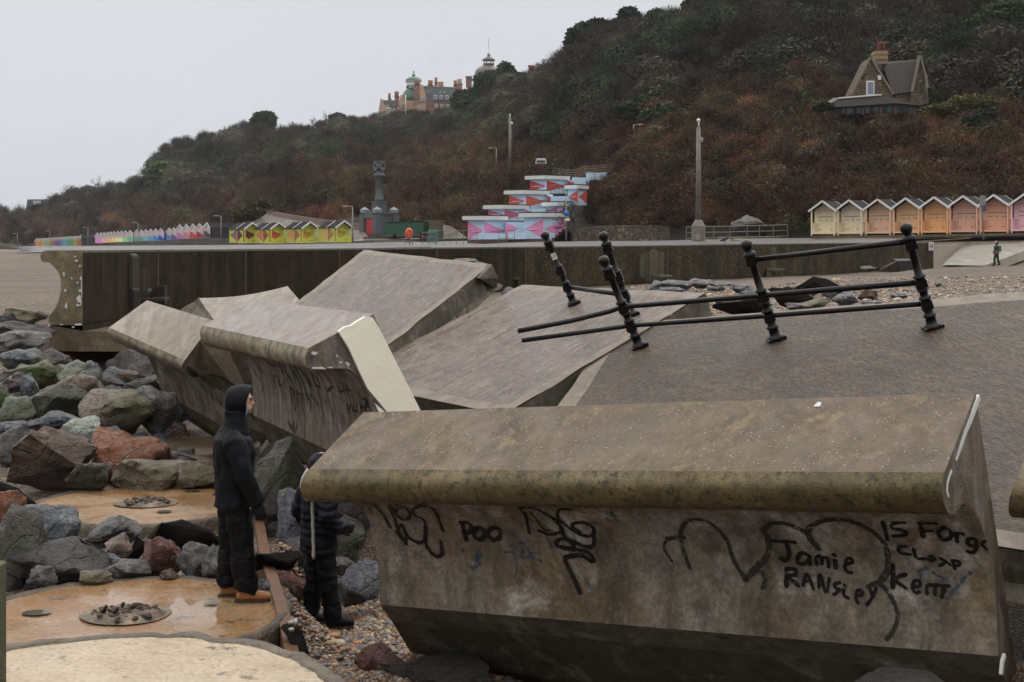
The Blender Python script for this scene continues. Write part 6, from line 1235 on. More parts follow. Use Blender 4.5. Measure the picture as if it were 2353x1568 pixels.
# boulder monument
rk = rock(1722, 527, 76, 56, 'dark', 'large grey display boulder on a plinth inside the pale railing', 127, seed=77, rot=-10); rk.name = 'display_boulder'
mb = MB(); mb.box(P(1722, 552, 126.4), (5.2, 2.2, .7)); tag(mb.build('plinth', M['plinth'], origin=P(1722, 552, 126)), 'concrete plinth beneath the display boulder', 'plinth')
for px, py, w_, h_ in [(1565 + 55, 558, 34, 12), (1655, 558, 60, 10), (1700, 556, 40, 12)]: rock(px, py, w_, h_, 'tan', 'low tan rock on the promenade edge at column %s of the boulder railing' % {1620: 'one', 1655: 'two', 1700: 'three'}[px], 112)
# lamp columns
def lamp(lab, px, yt, yb_, D, side=-1, head=True, r=.06, mat=None):
    t = thing('street_lamp', lab, 'street lamp', P(px, yb_, D)); m_ = mat or M['galv']
    mb = MB(); mb.tube([P(px, yb_, D), P(px, yt, D)], [r * 1.3, r * .8], 7); mb.build('column', m_, t)
    if head: mb = MB(); q = P(px, yt, D); mb.bar(q, q + Vector((side * .8, 0, .08)), .07); mb.box(q + Vector((side * .95, 0, .06)), (.6, .25, .13)); mb.build('lamp_head', plain('lamp_white', (.4, .4, .4), .4, .1), t)
    return t
lamp('street lamp standing alone right of the yellow huts', 810, 475, 565, 175, -1, r=.085)
lamp('street lamp in front of the bright green far hut', 317, 512, 566, 290, -1, r=.08); lamp('street lamp at the right end of the pastel row', 508, 497, 563, 240, -1, r=.08)
lamp('street lamp at the right end of the rainbow row', 202, 524, 568, 370, -1, r=.08); lamp('street lamp within the rainbow row', 114.5, 531, 566, 400, -1, r=.08); lamp('street lamp at the far left beyond the beach', 40, 537, 569, 420, -1, r=.08)
lamp('thin street lamp in the scrub left of the tall far pole', 1140.5, 341, 382, 230, -1, r=.1); lamp('small white lamp head above the rust shrubs', 1456, 287, 300, 190, 1, r=.09)
lamp('white double headed lamp in front of the domed hotel', 932, 203 + 15, 262, 560, -1, r=.22, mat=M['white_trim'])
pl = thing('concrete_pole', 'tall concrete camera pole with octagonal foot', 'pole', P(1605, 556, 112)); q0 = P(1605, 557, 112); zf = lambda y: P(0, y, 112).z - q0.z
mb = MB(); mb.lathe(q0, (0, 0, 1), [(.55, 0), (.55, zf(520)), (.28, zf(506)), (.24, zf(505))], 8, 0, False); cm = concrete('pinkish_pole_concrete', (.36, .31, .27), (.28, .25, .22), scale=.5); mb.build('foot', cm, pl)
mb = MB(); mb.lathe(q0, (0, 0, 1), [(.24, zf(508)), (.16, zf(293))], 12); mb.build('shaft', cm, pl)
mb = MB(); mb.tube([P(1605, 293, 112), P(1606, 280, 112)], .06, 6); mb.ball(P(1605, 277, 112), .15); mb.build('top_lamp', M['white_trim'], pl)
mb = MB(); mb.bar(P(1606, 318, 112), P(1613, 317, 112), .1); mb.ball(P(1612.5, 322, 112), (.12, .12, .2)); mb.build('camera', plain('grey_dome_camera', (.3, .3, .3), .3, .1), pl)
mb = MB(); mb.box(P(1603, 545, 111.4), (.35, .05, .5)); mb.build('plate', plain('greyplate', (.25, .22, .2), .5, .1), pl)
pl = thing('concrete_pole', 'far pale concrete pole rising out of the scrub below the domes', 'pole', P(1172, 375, 220)); mb = MB(); mb.tube([P(1172.5, 400, 220), P(1172, 272, 220)], [.26, .2], 8); mb.build('shaft', cm, pl); mb = MB(); mb.tube([P(1172, 272, 220), P(1171.5, 262, 220)], [.12, .08], 6); mb.ball(P(1175.5, 284, 220), .25); mb.build('top_lamp', M['white_trim'], pl)
lamp('small post lamp between kiosk steps and stone wall', 1301, 441, 553, 143.5, -1, r=.07)
sp2 = thing('sign_post', 'blue round cycle sign on the lamp by the kiosk steps', 'sign', P(1301, 496, 143.3)); mb = MB(); mb.lathe(P(1301.3, 490.5, 143.3), (0, 1, 0), [(0, 0), (.3, 0), (.3, .03), (0, .03)], 16); mb.build('blue_disc', plain('sign_blue', (.03, .16, .45), .4, .1), sp2); mb = MB(); mb.box(P(1304, 505, 143.3), (.45, .03, .25)); mb.build('plate', M['white_trim'], sp2)
sp3 = thing('sign_post', 'tall grey sign post in front of the right hand huts', 'sign', P(2259, 550, 100)); mb = MB(); mb.tube([P(2260, 551, 100), P(2257, 449, 100)], .06, 7); mb.build('post', M['galv'], sp3)
mb = MB(); mb.box(P(2258, 461, 99.9), (.42, .04, .68)); mb.build('sign_plate', plain('sign_back', (.20, .21, .19), .5, .2), sp3); mb = MB(); mb.box(P(2260, 480, 99.9), (.28, .04, .42)); mb.build('blue_plate', plain('dark_blue_plate', (.04, .07, .16), .4, .1), sp3)
mb = MB(); mb.bar(P(1868 - 10, 0, 1), P(1868, 0, 1), .01) if False else None
# slipway ramp
rp = thing('slipway', 'pale concrete slipway on which the walker in green stands', 'slipway', P(2270, 580, 98)); mb = MB()
c4 = [P(2232, 547.5, 103), P(2420, 541, 99), P(2420, 585, 94), P(2420, 600, 92), P(2275, 612, 95), P(2168, 609, 93.5)]
cA = [P(2232, 547, 107), P(2480, 542, 106), P(2353, 577, 99), P(2262, 611, 95.5), P(2166, 609, 94.5)]
mb.add(cA, [(0, 1, 2, 3, 4)]); mb.add([cA[1], cA[2], cA[3]] + [q + Vector((.3, -.1, -.5)) for q in (cA[1], cA[2], cA[3])], [(0, 3, 4, 1), (1, 4, 5, 2)]); mb.build('deck', M['ramp'], rp)
mb = MB(); mb.prism([P(2225, 547, 104), P(2100, 555, 95), P(2100, 557, 95), P(2225, 549, 104)], (0, -.5, 0)); tag(mb.build('kerb', M['plinth'], origin=P(2160, 552, 99)), 'pale kerb along the path beside the slipway', 'kerb')
# birds
def bird(lab, px, py, D, L, c, name='gull'):
    q = P(px, py, D); mb = MB(); mb.tube([q + Vector((-L * .6, 0, -.02)), q + Vector((-L * .3, 0, .02)), q + Vector((0, 0, .06)), q + Vector((L * .3, 0, .10)), q + Vector((L * .42, 0, .17)), q + Vector((L * .52, 0, .18)), q + Vector((L * .62, 0, .165))], [.01, .05, .085, .07, .045, .045, .006], 8); mb.bar(q + Vector((0, .02, -.02)), q + Vector((0, .02, -.16)), .012); mb.bar(q + Vector((0.03, -.02, -.02)), q + Vector((0.03, -.02, -.16)), .012)
    tag(mb.build(name, plain('feather_' + lab[:4], c, .6, .2), origin=q), lab, 'bird')
bird('dark pigeon on top of the sea wall below the boulder railing', 1664, 553, 68, .35, (.03, .035, .045), 'pigeon'); bird('pale gull on the beach at the far left', 122, 568, 240, .9, (.6, .6, .6))
# far left flat-roofed house
fh = thing('house', 'dark flat roofed house on the skyline at the far left', 'house', P(90, 495, 800)); mb = MB(); mb.prism([P(58, 490, 800), P(63, 458.5, 800), P(100, 458.5, 800), P(112, 490, 800)], (6, 25, 0)); mb.build('wall', plain('dark_cladding', (.05, .055, .065), .6, .1), fh); mb = MB(); mb.box(P(85, 466, 799), (4.2, .6, 2.1)); mb.build('window', plain('pale_window', (.45, .5, .55), .2, .05), fh)
# ------------------------------------------------------------------ hotel on the cliff top
DH = 600.0; kH = DH / F
def zh(x, y): return ((1380 + x / 3.056) / 1.7408, (250 + y / 3.056) / 1.7408)
def HP(x, y, d=0): q = zh(x, y); return P(q[0], q[1], DH + d)
M['brick'] = plain('red_brick', (.24, .125, .095), .8, .2, .2); M['sandst'] = plain('orange_sandstone', (.50, .33, .22), .8, .2, .3, lines=('Z', .28)); M['slate'] = plain('grey_slate_roof', (.12, .135, .145), .5, .3, .2); M['copper'] = plain('verdigris_copper', (.055, .12, .10), .5, .3, .4); M['lead'] = plain('brown_lead_dome', (.10, .085, .085), .4, .3, .4); M['hglass'] = plain('window_glass', (.25, .30, .33), .15, .1); M['hwhite'] = plain('hotel_white', (.62, .62, .60), .5, .1)
ht = thing('hotel', 'red brick hotel with slate roofs and green lantern on the cliff top', 'hotel', HP(900, 650))
def hprism(nm, pts, dd, d, mat, par=ht): mb = MB(); mb.prism([HP(x, y, dd) for x, y in pts], (0, d, 0)); return mb.build(nm, mat, par)
def hwin(x, y, w_, h_, dd, par=ht):
    mb = MB(); a, c = HP(x - w_ / 2, y - h_ / 2, dd), HP(x + w_ / 2, y + h_ / 2, dd); mb.prism([a, Vector((c.x, a.y, a.z)), c, Vector((a.x, a.y, c.z))], (0, .4, 0)); f = mb.build('window', M['hwhite'], par)
    mb = MB(); w2 = w_ * .36
    for sx in (-1, 1):
        for sy in (-1, 1):
            cx2, cy2 = x + sx * w_ * .21, y + sy * h_ * .22; a, c = HP(cx2 - w2 / 2, cy2 - h_ * .18, dd - .1), HP(cx2 + w2 / 2, cy2 + h_ * .18, dd - .1); mb.prism([a, Vector((c.x, a.y, a.z)), c, Vector((a.x, a.y, c.z))], (0, .2, 0))
    mb.build('pane', M['hglass'], f); return f
def chim(x, y0, y1, w_, dd, mat=None, pots=4):
    mb = MB(); a, c = HP(x - w_ / 2, y0, dd), HP(x + w_ / 2, y1, dd); mb.prism([a, Vector((c.x, a.y, a.z)), c, Vector((a.x, a.y, c.z))], (0, 3, 0)); a2, c2 = HP(x - w_ * .62, y0, dd), HP(x + w_ * .62, y0 + 9, dd); mb.prism([a2, Vector((c2.x, a2.y, a2.z)), c2, Vector((a2.x, a2.y, c2.z))], (0, 3, 0)); ch = mb.build('chimney', mat or M['brick'], ht)
    for i in range(pots):
        mb = MB(); xx = x + (i - (pots - 1) / 2) * w_ * .95 / pots; mb.lathe(HP(xx, y0, dd + 1), (0, 0, 1), [(.28, 0), (.3, 1.9), (.36, 2.1)], 7); mb.build('chimney_pot', M['sandst'], ch)
hprism('wing_wall', [(985, 478), (1320, 484), (1320, 640), (985, 640)], 0, 14, M['brick'])
hprism('gable_wall', [(880, 500), (985, 478), (985, 640), (860, 640)], -.5, 3, M['sandst'])
hprism('gable_wall', [(885, 490), (905, 400), (915, 330), (925, 280), (940, 270), (955, 283), (970, 330), (985, 400), (1000, 470), (985, 482)], -1, 3, M['sandst'])
hprism('roof', [(955, 290), (1370, 308), (1400, 400), (1400, 488), (1000, 478), (985, 400), (968, 330)], .5, 12, M['slate'])
hprism('roof_ridge', [(955, 286), (1370, 304), (1372, 310), (955, 292)], .3, 12, M['sandst'])
hprism('dome_body', [(655, 505), (705, 470), (840, 462), (900, 470), (890, 640), (650, 640)], 5, 12, M['sandst'])
hprism('dome_gable', [(655, 500), (670, 450), (680, 400), (700, 395), (715, 440), (730, 480), (730, 510), (655, 515)], 4, 3, M['sandst'])
mb = MB(); c = HP(800, 470, 14); rw = (HP(905, 0, 14).x - HP(695, 0, 14).x) / 2; zz2 = lambda y: HP(0, y, 14).z - c.z
mb.lathe(c, (0, 0, 1), [(rw, 0), (rw * .98, zz2(430)), (rw * .9, zz2(395)), (rw * .74, zz2(360)), (rw * .5, zz2(330)), (rw * .3, zz2(312))], 12); mb.build('dome', M['copper'], ht)
mb = MB(); c = HP(838, 312, 14); zz2 = lambda y: HP(0, y, 14).z - c.z; r1 = 3.2
mb.lathe(c + Vector((0, 0, 0)), (0, 0, 1), [(rw * .38, 0), (rw * .36, zz2(290)), (r1, zz2(288)), (r1 * .95, zz2(242)), (r1 * 1.2, zz2(236)), (r1 * 1.2, zz2(232))], 8, 0, False); mb.build('lantern', M['hwhite'], ht)
mb = MB(); mb.lathe(c, (0, 0, 1), [(r1 * 1.1, zz2(233)), (r1 * 1.05, zz2(210)), (r1 * .8, zz2(188)), (r1 * .3, zz2(175)), (.3, zz2(168)), (.9, zz2(158)), (.9, zz2(150)), (.15, zz2(143)), (.1, zz2(100))], 10); mb.build('lantern_cap', plain('green_copper_cap', (.10, .20, .16), .5, .2), ht)
mb = MB(); mb.bar(HP(827, 119, 14), HP(849, 119, 14), .35); mb.build('weather_vane', M['hinge'], ht)
hprism('wing_wall', [(810, 580), (890, 548), (890, 640), (810, 640)], 2, 10, M['brick']); hprism('roof', [(655, 560), (600, 580), (640, 540), (720, 520), (810, 580)], 12, 4, M['slate'])
hprism('wing_wall', [(412, 570), (430, 520), (500, 520), (600, 580), (655, 590), (655, 640), (412, 640)], 8, 8, M['sandst'])
hprism('gable_wall', [(415, 560), (425, 500), (430, 455), (445, 443), (462, 455), (470, 500), (490, 560), (490, 600), (415, 600)], 7.5, 3, M['sandst'])
hprism('roof', [(462, 462), (640, 464), (650, 640), (495, 640), (488, 560), (472, 500)], 9, 9, M['slate'])
hprism('roof', [(835, 462), (895, 440), (895, 560), (810, 585)], 8, 5, M['slate'])
for x, y, w_, h_, dd in [(1106, 430, 46, 44, -2), (1176, 432, 44, 42, -2), (1246, 434, 44, 42, -2), (1346, 440, 56, 52, -2), (1114, 530, 36, 46, -1), (1184, 533, 36, 46, -1), (1254, 526, 40, 28, -1), (918, 446, 14, 46, -2), (935, 442, 14, 46, -2), (952, 438, 14, 46, -2), (898, 552, 13, 44, -2), (924, 545, 13, 44, -2), (948, 540, 13, 44, -2), (977, 530, 16, 44, -2), (670, 532, 12, 42, 3), (686, 528, 12, 42, 3), (702, 524, 12, 42, 3), (733, 518, 14, 44, 3), (845, 508, 26, 56, 5), (530, 592, 48, 54, 6), (600, 585, 22, 52, 6), (642, 570, 18, 60, 5), (430, 598, 9, 34, 6), (444, 598, 9, 34, 6), (458, 598, 9, 34, 6), (1010, 355, 16, 20, -.5), (1163, 362, 16, 20, -.5), (1215, 364, 16, 20, -.5), (1315, 368, 16, 20, -.5), (530, 521, 14, 16, 8), (602, 523, 12, 14, 8)]: hwin(x, y, w_, h_, dd)
for x, y, w_ in [(1106, 402, 60), (1176, 404, 56), (1246, 406, 56), (1346, 408, 70)]: hprism('dormer_cap', [(x - w_ / 2, y + 6), (x, y - 6), (x + w_ / 2, y + 6), (x + w_ / 2, y + 10), (x - w_ / 2, y + 10)], -2.5, 2, M['hwhite'])
hprism('dormer_cap', [(498, 566), (530, 546), (562, 566), (562, 570), (498, 570)], 5.5, 2, M['hwhite'])
chim(880, 272, 460, 64, -1); chim(1112, 245, 400, 38, 1, pots=2); chim(1044, 278, 300, 60, 6); chim(1172, 296, 305, 60, 9, pots=6); chim(543, 437, 465, 30, 9, pots=2); chim(632, 415, 530, 50, 6); chim(766, 300, 330, 30, 16, pots=2); chim(1400, 262, 380, 60, 8, pots=3); chim(1348, 280, 310, 40, 10, pots=3)
# second domed building behind
g2 = thing('domed_building', 'brown domed building with mast and lantern behind the hilltop evergreens', 'building', HP(1750, 200, 20)); c = HP(1745, 165, 30); zz2 = lambda y: HP(0, y, 30).z - c.z; rw = (HP(1915, 0, 30).x - HP(1583, 0, 30).x) / 2
mb = MB(); mb.lathe(c, (0, 0, 1), [(rw, zz2(240)), (rw, 0), (rw * .95, zz2(120)), (rw * .82, zz2(80)), (rw * .6, zz2(55)), (rw * .3, zz2(32)), (rw * .17, zz2(24))], 20); mb.build('dome', M['lead'], g2)
c2 = P(1123, 0, 630); yy = lambda y: P(0, y, 630).z
mb = MB(); mb.lathe((c2.x, c2.y, yy(150)), (0, 0, 1), [(2.6, 0), (2.6, yy(146.5) - yy(150)), (.0, yy(146) - yy(150))], 10)
for a in range(6): mb.bar((c2.x + 2.0 * math.cos(a * 1.05), c2.y + 2.0 * math.sin(a * 1.05), yy(147)), (c2.x + 2.0 * math.cos(a * 1.05), c2.y + 2.0 * math.sin(a * 1.05), yy(139.5)), .4)
mb.lathe((c2.x, c2.y, yy(140)), (0, 0, 1), [(3.0, 0), (3.0, .4), (1.6, 1.4), (.5, 2.0), (.9, 2.6), (.2, 3.2)], 10); mb.build('lantern', M['lead'], g2)
mb = MB(); mb.bar((c2.x, c2.y, yy(135)), (c2.x, c2.y, yy(88)), .28); mb.build('mast', M['hwhite'], g2)
mb = MB(); mb.prism([HP(1815, 68, 18), HP(1892, 68, 18), HP(1892, 84, 18), HP(1815, 84, 18)], (0, 1, 0)); mb.build('balcony', M['hwhite'], g2); mb = MB(); mb.prism([HP(1818, 84, 19), HP(1930, 84, 19), HP(1930, 240, 19), HP(1818, 240, 19)], (0, 6, 0)); mb.build('wall', M['brick'], g2)
mb = MB(); mb.prism([HP(1478, 175, 14), HP(1548, 175, 14), HP(1548, 300, 14), HP(1478, 300, 14)], (0, 4, 0)); mb.prism([HP(1472, 168, 13.5), HP(1552, 168, 13.5), HP(1552, 180, 13.5), HP(1472, 180, 13.5)], (0, 5, 0)); mb.build('chimney_block', M['brick'], g2)
mb = MB(); mb.prism([P(1214, 151, 500), P(1226, 151, 500), P(1226, 185, 500), P(1214, 185, 500)], (0, 2, 0)); mb.prism([P(1213, 150, 499.8), P(1227, 150, 499.8), P(1227, 153, 499.8), P(1213, 153, 499.8)], (0, 2.5, 0)); tag(mb.build('chimney_stack', M['brick'], origin=P(1220, 170, 500)), 'lone red brick chimney stack on the skyline between trees', 'chimney')
# ------------------------------------------------------------------ stone cottage
DC = 163.0
def zc(x, y): return ((3100 + x / 2.3624) / 1.7408, (100 + y / 2.3624) / 1.7408)
def CP(x, y, d=0): q = zc(x, y); return P(q[0], q[1], DC + d)
M['cstone'] = stones('brown_cottage_stone', [(.17, .13, .08), (.12, .09, .06), (.22, .17, .11), (.14, .11, .07)], 3.2, .03, .8); M['ctrim'] = plain('buff_stone_trim', (.20, .175, .13), .8, .2, 3); M['ctile'] = plain('purple_brown_tiles', (.105, .09, .09), .7, .35, 2.5, lines=('Z', 2.2)); M['cdark'] = plain('dark_opening', (.012, .012, .013), .4, .2)
ct = thing('cottage', 'stone cottage with steep gables and tiled roof on the slope', 'cottage', CP(1000, 750))
def cprism(nm, pts, d0, dv, mat): mb = MB(); mb.prism([CP(x, y, d0) for x, y in pts], dv); return mb.build(nm, mat, ct)
cprism('gable_wall', [(735, 760), (735, 650), (900, 312), (1112, 640), (1112, 760)], 0, (0, 4, 0), M['cstone'])
mb = MB()
for (x0, y0), (x1, y1) in (((800, 500), (903, 305)), ((903, 305), (1118, 655))):
    a, c = CP(x0, y0, -.15), CP(x1, y1, -.15); mb.bar(a, c, .2, .22, 0, (0, 1, 0))
mb.build('gable_coping', M['ctrim'], ct)
mb = MB(); mb.add([CP(905, 318, 0), CP(1118, 645, 0), CP(1118, 645, 5) + Vector((0, 0, 0)), CP(1040, 395, 4)], [(0, 1, 2, 3)]); mb.add([CP(905, 318, 0), CP(1040, 395, 4), CP(1060, 370, 5), CP(940, 345, 5)], [(0, 1, 2, 3)])
mb.build('roof', M['ctile'], ct)
cprism('roof', [(1035, 420), (1060, 368), (1350, 338), (1350, 360), (1300, 632), (1112, 655)], 1.5, (.3, 3.0, .0), M['ctile'])
mb = MB(); mb.bar(CP(940, 366, 2.0), CP(1352, 340, 2.0), .3, .22); mb.build('roof_ridge', M['ctrim'], ct)
cprism('side_wall', [(1112, 650), (1300, 632), (1300, 760), (1112, 760)], 1.8, (0, 4, 0), M['cstone'])
cprism('gable_wall', [(1278, 760), (1285, 640), (1352, 360), (1385, 320), (1450, 640), (1452, 745)], 1.2, (.5, 3, 0), M['cstone'])
mb = MB(); mb.bar(CP(1290, 635, 1.0), CP(1366, 290, 1.0), .3, .3, 0, (0, 1, 0)); mb.bar(CP(1376, 290, 1.0), CP(1448, 600, 1.0), .18, .25, 0, (0, 1, 0)); mb.build('gable_coping', M['ctrim'], ct)
mb = MB(); mb.prism([CP(950, 275, 3), CP(1068, 275, 3), CP(1068, 370, 3), CP(950, 365, 3)], (0, 1.6, 0)); mb.prism([CP(946, 245, 2.9), CP(1072, 245, 2.9), CP(1072, 278, 2.9), CP(946, 278, 2.9)], (0, 1.8, 0)); mb.bar(CP(948, 320, 2.9), CP(1070, 320, 2.9), .12)
chm = mb.build('chimney', plain('buff_brick_chimney', (.30, .205, .115), .8, .2, 3, lines=('Z', 3)), ct)
for x in (985, 1028): mb = MB(); mb.lathe(CP(x, 242, 3.6), (0, 0, 1), [(.23, 0), (.2, .8), (.26, .85), (.26, .98), (.15, .98)], 10); mb.build('chimney_pot', plain('terracotta_pot', (.24, .085, .06), .7, .2), chm)
mb = MB(); mb.prism([CP(856, 520, -.1), CP(948, 520, -.1), CP(948, 672, -.1), CP(856, 672, -.1)], (0, .2, 0)); wf = mb.build('window_surround', M['ctrim'], ct)
mb = MB(); mb.prism([CP(864, 530, -.16), CP(938, 530, -.16), CP(938, 664, -.16), CP(864, 664, -.16)], (0, .15, 0)); mb.build('window_frame', M['white_trim'], wf); mb = MB(); mb.prism([CP(877, 543, -.2), CP(929, 543, -.2), CP(929, 652, -.2), CP(877, 652, -.2)], (0, .1, 0)); mb.build('pane', plain('blue_grey_pane', (.16, .21, .26), .2, .1), wf)
mb = MB(); mb.prism([CP(1362, 525, 1.0), CP(1402, 518, 1.3), CP(1402, 668, 1.3), CP(1362, 664, 1.0)], (0, .2, 0)); wf = mb.build('window_surround', M['ctrim'], ct)
for x in (1374, 1390): mb = MB(); mb.prism([CP(x - 6, 540, .95), CP(x + 6, 538, .95), CP(x + 6, 652, .95), CP(x - 6, 652, .95)], (0, .1, 0)); mb.build('pane', M['cdark'], wf)
mb = MB(); mb.box(CP(987, 498, -.1), (.35, .15, .5)); mb.build('alarm_box', M['white_trim'], ct); mb = MB(); mb.tube([CP(1430, 475, 1), CP(1430, 700, 1)], .1, 6); mb.build('drainpipe', M['galv'], ct)
cprism('lean_to_roof', [(470, 785), (600, 694), (1005, 662), (1110, 735), (1110, 742)], -3.2, (0, 2.8, .3), M['ctile']); mb = MB(); mb.bar(CP(600, 692, -3.3), CP(1005, 660, -3.3), .2, .15); mb.build('flashing', M['white_trim'], ct)
cprism('lean_to_roof', [(1008, 662), (1200, 720), (1400, 752), (1400, 762), (1110, 740)], -2.2, (0, 2, .2), M['ctile'])
cprism('lean_to_wall', [(480, 782), (1100, 742), (1260, 752), (1260, 830), (480, 850)], -1.4, (0, 1, 0), M['cdark'])
for x0, x1 in ((630, 665), (700, 735), (770, 810), (850, 895), (930, 975), (1062, 1090)): mb = MB(); mb.prism([CP(x0, 780, -1.5), CP(x1, 777, -1.5), CP(x1, 830, -1.5), CP(x0, 835, -1.5)], (0, .1, 0)); mb.build('window', plain('dim_glass', (.11, .13, .15), .15, .2), ct)
for x in (500, 690, 830, 1000, 1140): mb = MB(); mb.bar(CP(x, 780, -3), CP(x, 850, -3), .16); mb.build('veranda_post', plain('brown_post', (.10, .05, .035), .7, .2), ct)
# white van roof seen in scrub
vn = thing('van', 'white van roof just showing in the scrub left of the kiosks', 'van', P(1243, 362, 185)); mb = MB(); mb.box(P(1243, 372, 190), (1.6, 2.0, .8), taper=.8); mb.build('body', plain('van_white', (.3, .3, .3), .3, .05), vn, bevel=.1); mb = MB(); mb.box(P(1243, 371, 188.9), (1.1, .1, .2)); mb.build('windscreen', M['cdark'], vn)
# ------------------------------------------------------------------ vegetation
def foliage_mat(name, inst):
    m, t, bs = newmat(name)
    if inst: a = t.nodes.new('ShaderNodeAttribute'); a.attribute_type = 'INSTANCER'; a.attribute_name = 'tint'; base = a.outputs['Color']
    else: base = t.nodes.new('ShaderNodeObjectInfo').outputs['Color']
    b_ = t.nodes.new('ShaderNodeAttribute'); b_.attribute_type = 'GEOMETRY'; b_.attribute_name = 'shade'
    c = mixc(t, 1.0, base, b_.outputs['Color'], 'MULTIPLY'); t.links.new(c, bs.inputs['Base Color']); bs.inputs['Roughness'].default_value = .75; bs.inputs['Specular IOR Level'].default_value = .25
    return m
M['fol_i'] = foliage_mat('scrub_foliage', True); M['fol'] = foliage_mat('foliage', False)
M['bark'] = plain('dark_bark', (.035, .028, .022), .8, .3, 3); M['bark_pale'] = plain('pale_bark', (.28, .25, .22), .7, .2, 3)
def leaf_mesh(quads, shades, nm, mat):
    """quads: (n,4,3) array, shades: (n,3)"""
    n = len(quads); me = bpy.data.meshes.new(nm); me.vertices.add(n * 4); me.vertices.foreach_set('co', quads.reshape(-1)); me.loops.add(n * 4); me.loops.foreach_set('vertex_index', np.arange(n * 4)); me.polygons.add(n)
    me.polygons.foreach_set('loop_start', np.arange(n) * 4); me.polygons.foreach_set('loop_total', np.full(n, 4)); me.materials.append(mat)
    at = me.attributes.new('shade', 'FLOAT_COLOR', 'FACE'); c = np.ones((n, 4)); c[:, :3] = shades; at.data.foreach_set('color', c.reshape(-1)); me.update(); me.validate(); return me
def rand_unit(n, rs): v = rs.normal(size=(n, 3)); return v / np.linalg.norm(v, axis=1, keepdims=True)
def make_quads(c, d, side, L, W):
    a = d * L[:, None] / 2; b = side * W[:, None] / 2
    return np.stack([c - a - b, c + a - b, c + a * 1.0 + b * .6, c - a + b], 1)
def twiggy(seed, leaves=420, twigs=330):
    rs = np.random.RandomState(seed); Q = []; S = []
    # stems from the base upward and out
    az = rs.uniform(0, 2 * np.pi, twigs); el = np.clip(rs.normal(1.05, .35, twigs), .1, 1.57); r0 = rs.uniform(.05, .55, twigs); L = rs.uniform(.35, .8, twigs)
    d = np.stack([np.cos(az) * np.cos(el), np.sin(az) * np.cos(el), np.sin(el)], 1); d2 = d + rs.normal(scale=.25, size=d.shape); d2 /= np.linalg.norm(d2, axis=1, keepdims=True)
    c = d * (r0 + L * .35)[:, None] * np.array([1.05, 1.05, .95]) ; s = np.cross(d2, rand_unit(twigs, rs)); s /= np.linalg.norm(s, axis=1, keepdims=True)
    Q.append(make_quads(c, d2, s, L, rs.uniform(.008, .02, twigs))); g = rs.uniform(.5, 1.5, twigs); S.append(np.stack([g * .9, g * .85, g * .8], 1))
    d = rand_unit(leaves, rs); d[:, 2] = np.abs(d[:, 2]); r = rs.uniform(.45, 1.05, leaves) * (1 + .15 * np.sin(d[:, 0] * 5 + seed) * np.cos(d[:, 1] * 4)); c = d * r[:, None]; a = rand_unit(leaves, rs); s = np.cross(a, rand_unit(leaves, rs)); s /= np.linalg.norm(s, axis=1, keepdims=True)
    Q.append(make_quads(c, a, s, rs.uniform(.04, .10, leaves), rs.uniform(.025, .05, leaves))); g = rs.uniform(.35, 1.7, leaves); S.append(np.stack([g * rs.uniform(.85, 1.3, leaves), g * rs.uniform(.8, 1.1, leaves), g * .8], 1))
    return np.concatenate(Q), np.concatenate(S)
def leafy(seed, leaves=900):
    rs = np.random.RandomState(seed); d = rand_unit(leaves, rs); d[:, 2] = np.abs(d[:, 2]) * 1.0 - .1
    lob = rand_unit(9, rs); lob[:, 2] = np.abs(lob[:, 2]); k = np.max(d @ lob.T, axis=1); r = (.62 + .42 * np.clip(k, 0, 1) ** 3) * rs.uniform(.86, 1.06, leaves)
    c = d * r[:, None]; a = rand_unit(leaves, rs); a[:, 2] *= .5; s = np.cross(a, d + .5 * rand_unit(leaves, rs)); s /= np.linalg.norm(s, axis=1, keepdims=True)
    g = rs.uniform(.5, 1.5, leaves); tw = 90; Q = [make_quads(c, a, s, rs.uniform(.05, .13, leaves), rs.uniform(.04, .09, leaves))]; S = [np.stack([g, g * rs.uniform(.9, 1.15, leaves), g * .9], 1)]
    az = rs.uniform(0, 6.28, tw); el = rs.uniform(.5, 1.5, tw); d = np.stack([np.cos(az) * np.cos(el), np.sin(az) * np.cos(el), np.sin(el)], 1); s = np.cross(d, rand_unit(tw, rs)); s /= np.linalg.norm(s, axis=1, keepdims=True); Q.append(make_quads(d * .8, d, s, rs.uniform(.3, .6, tw), np.full(tw, .014))); S.append(np.full((tw, 3), .8))
    return np.concatenate(Q), np.concatenate(S)
src = bpy.data.collections.new('scrub_sources')
for i in range(5):
    q, s_ = twiggy(50 + i); o = bpy.data.objects.new('scrub_a%d' % i, leaf_mesh(q, s_, 'scrub', M['fol_i'])); src.objects.link(o)
for i in range(4):
    q, s_ = leafy(80 + i); o = bpy.data.objects.new('scrub_b%d' % i, leaf_mesh(q, s_, 'scrub', M['fol_i'])); src.objects.link(o)
for i in range(3):
    q, s_ = twiggy(150 + i, 120, 800); o = bpy.data.objects.new('scrub_c%d' % i, leaf_mesh(q, s_, 'scrub', M['fol_i'])); src.objects.link(o)
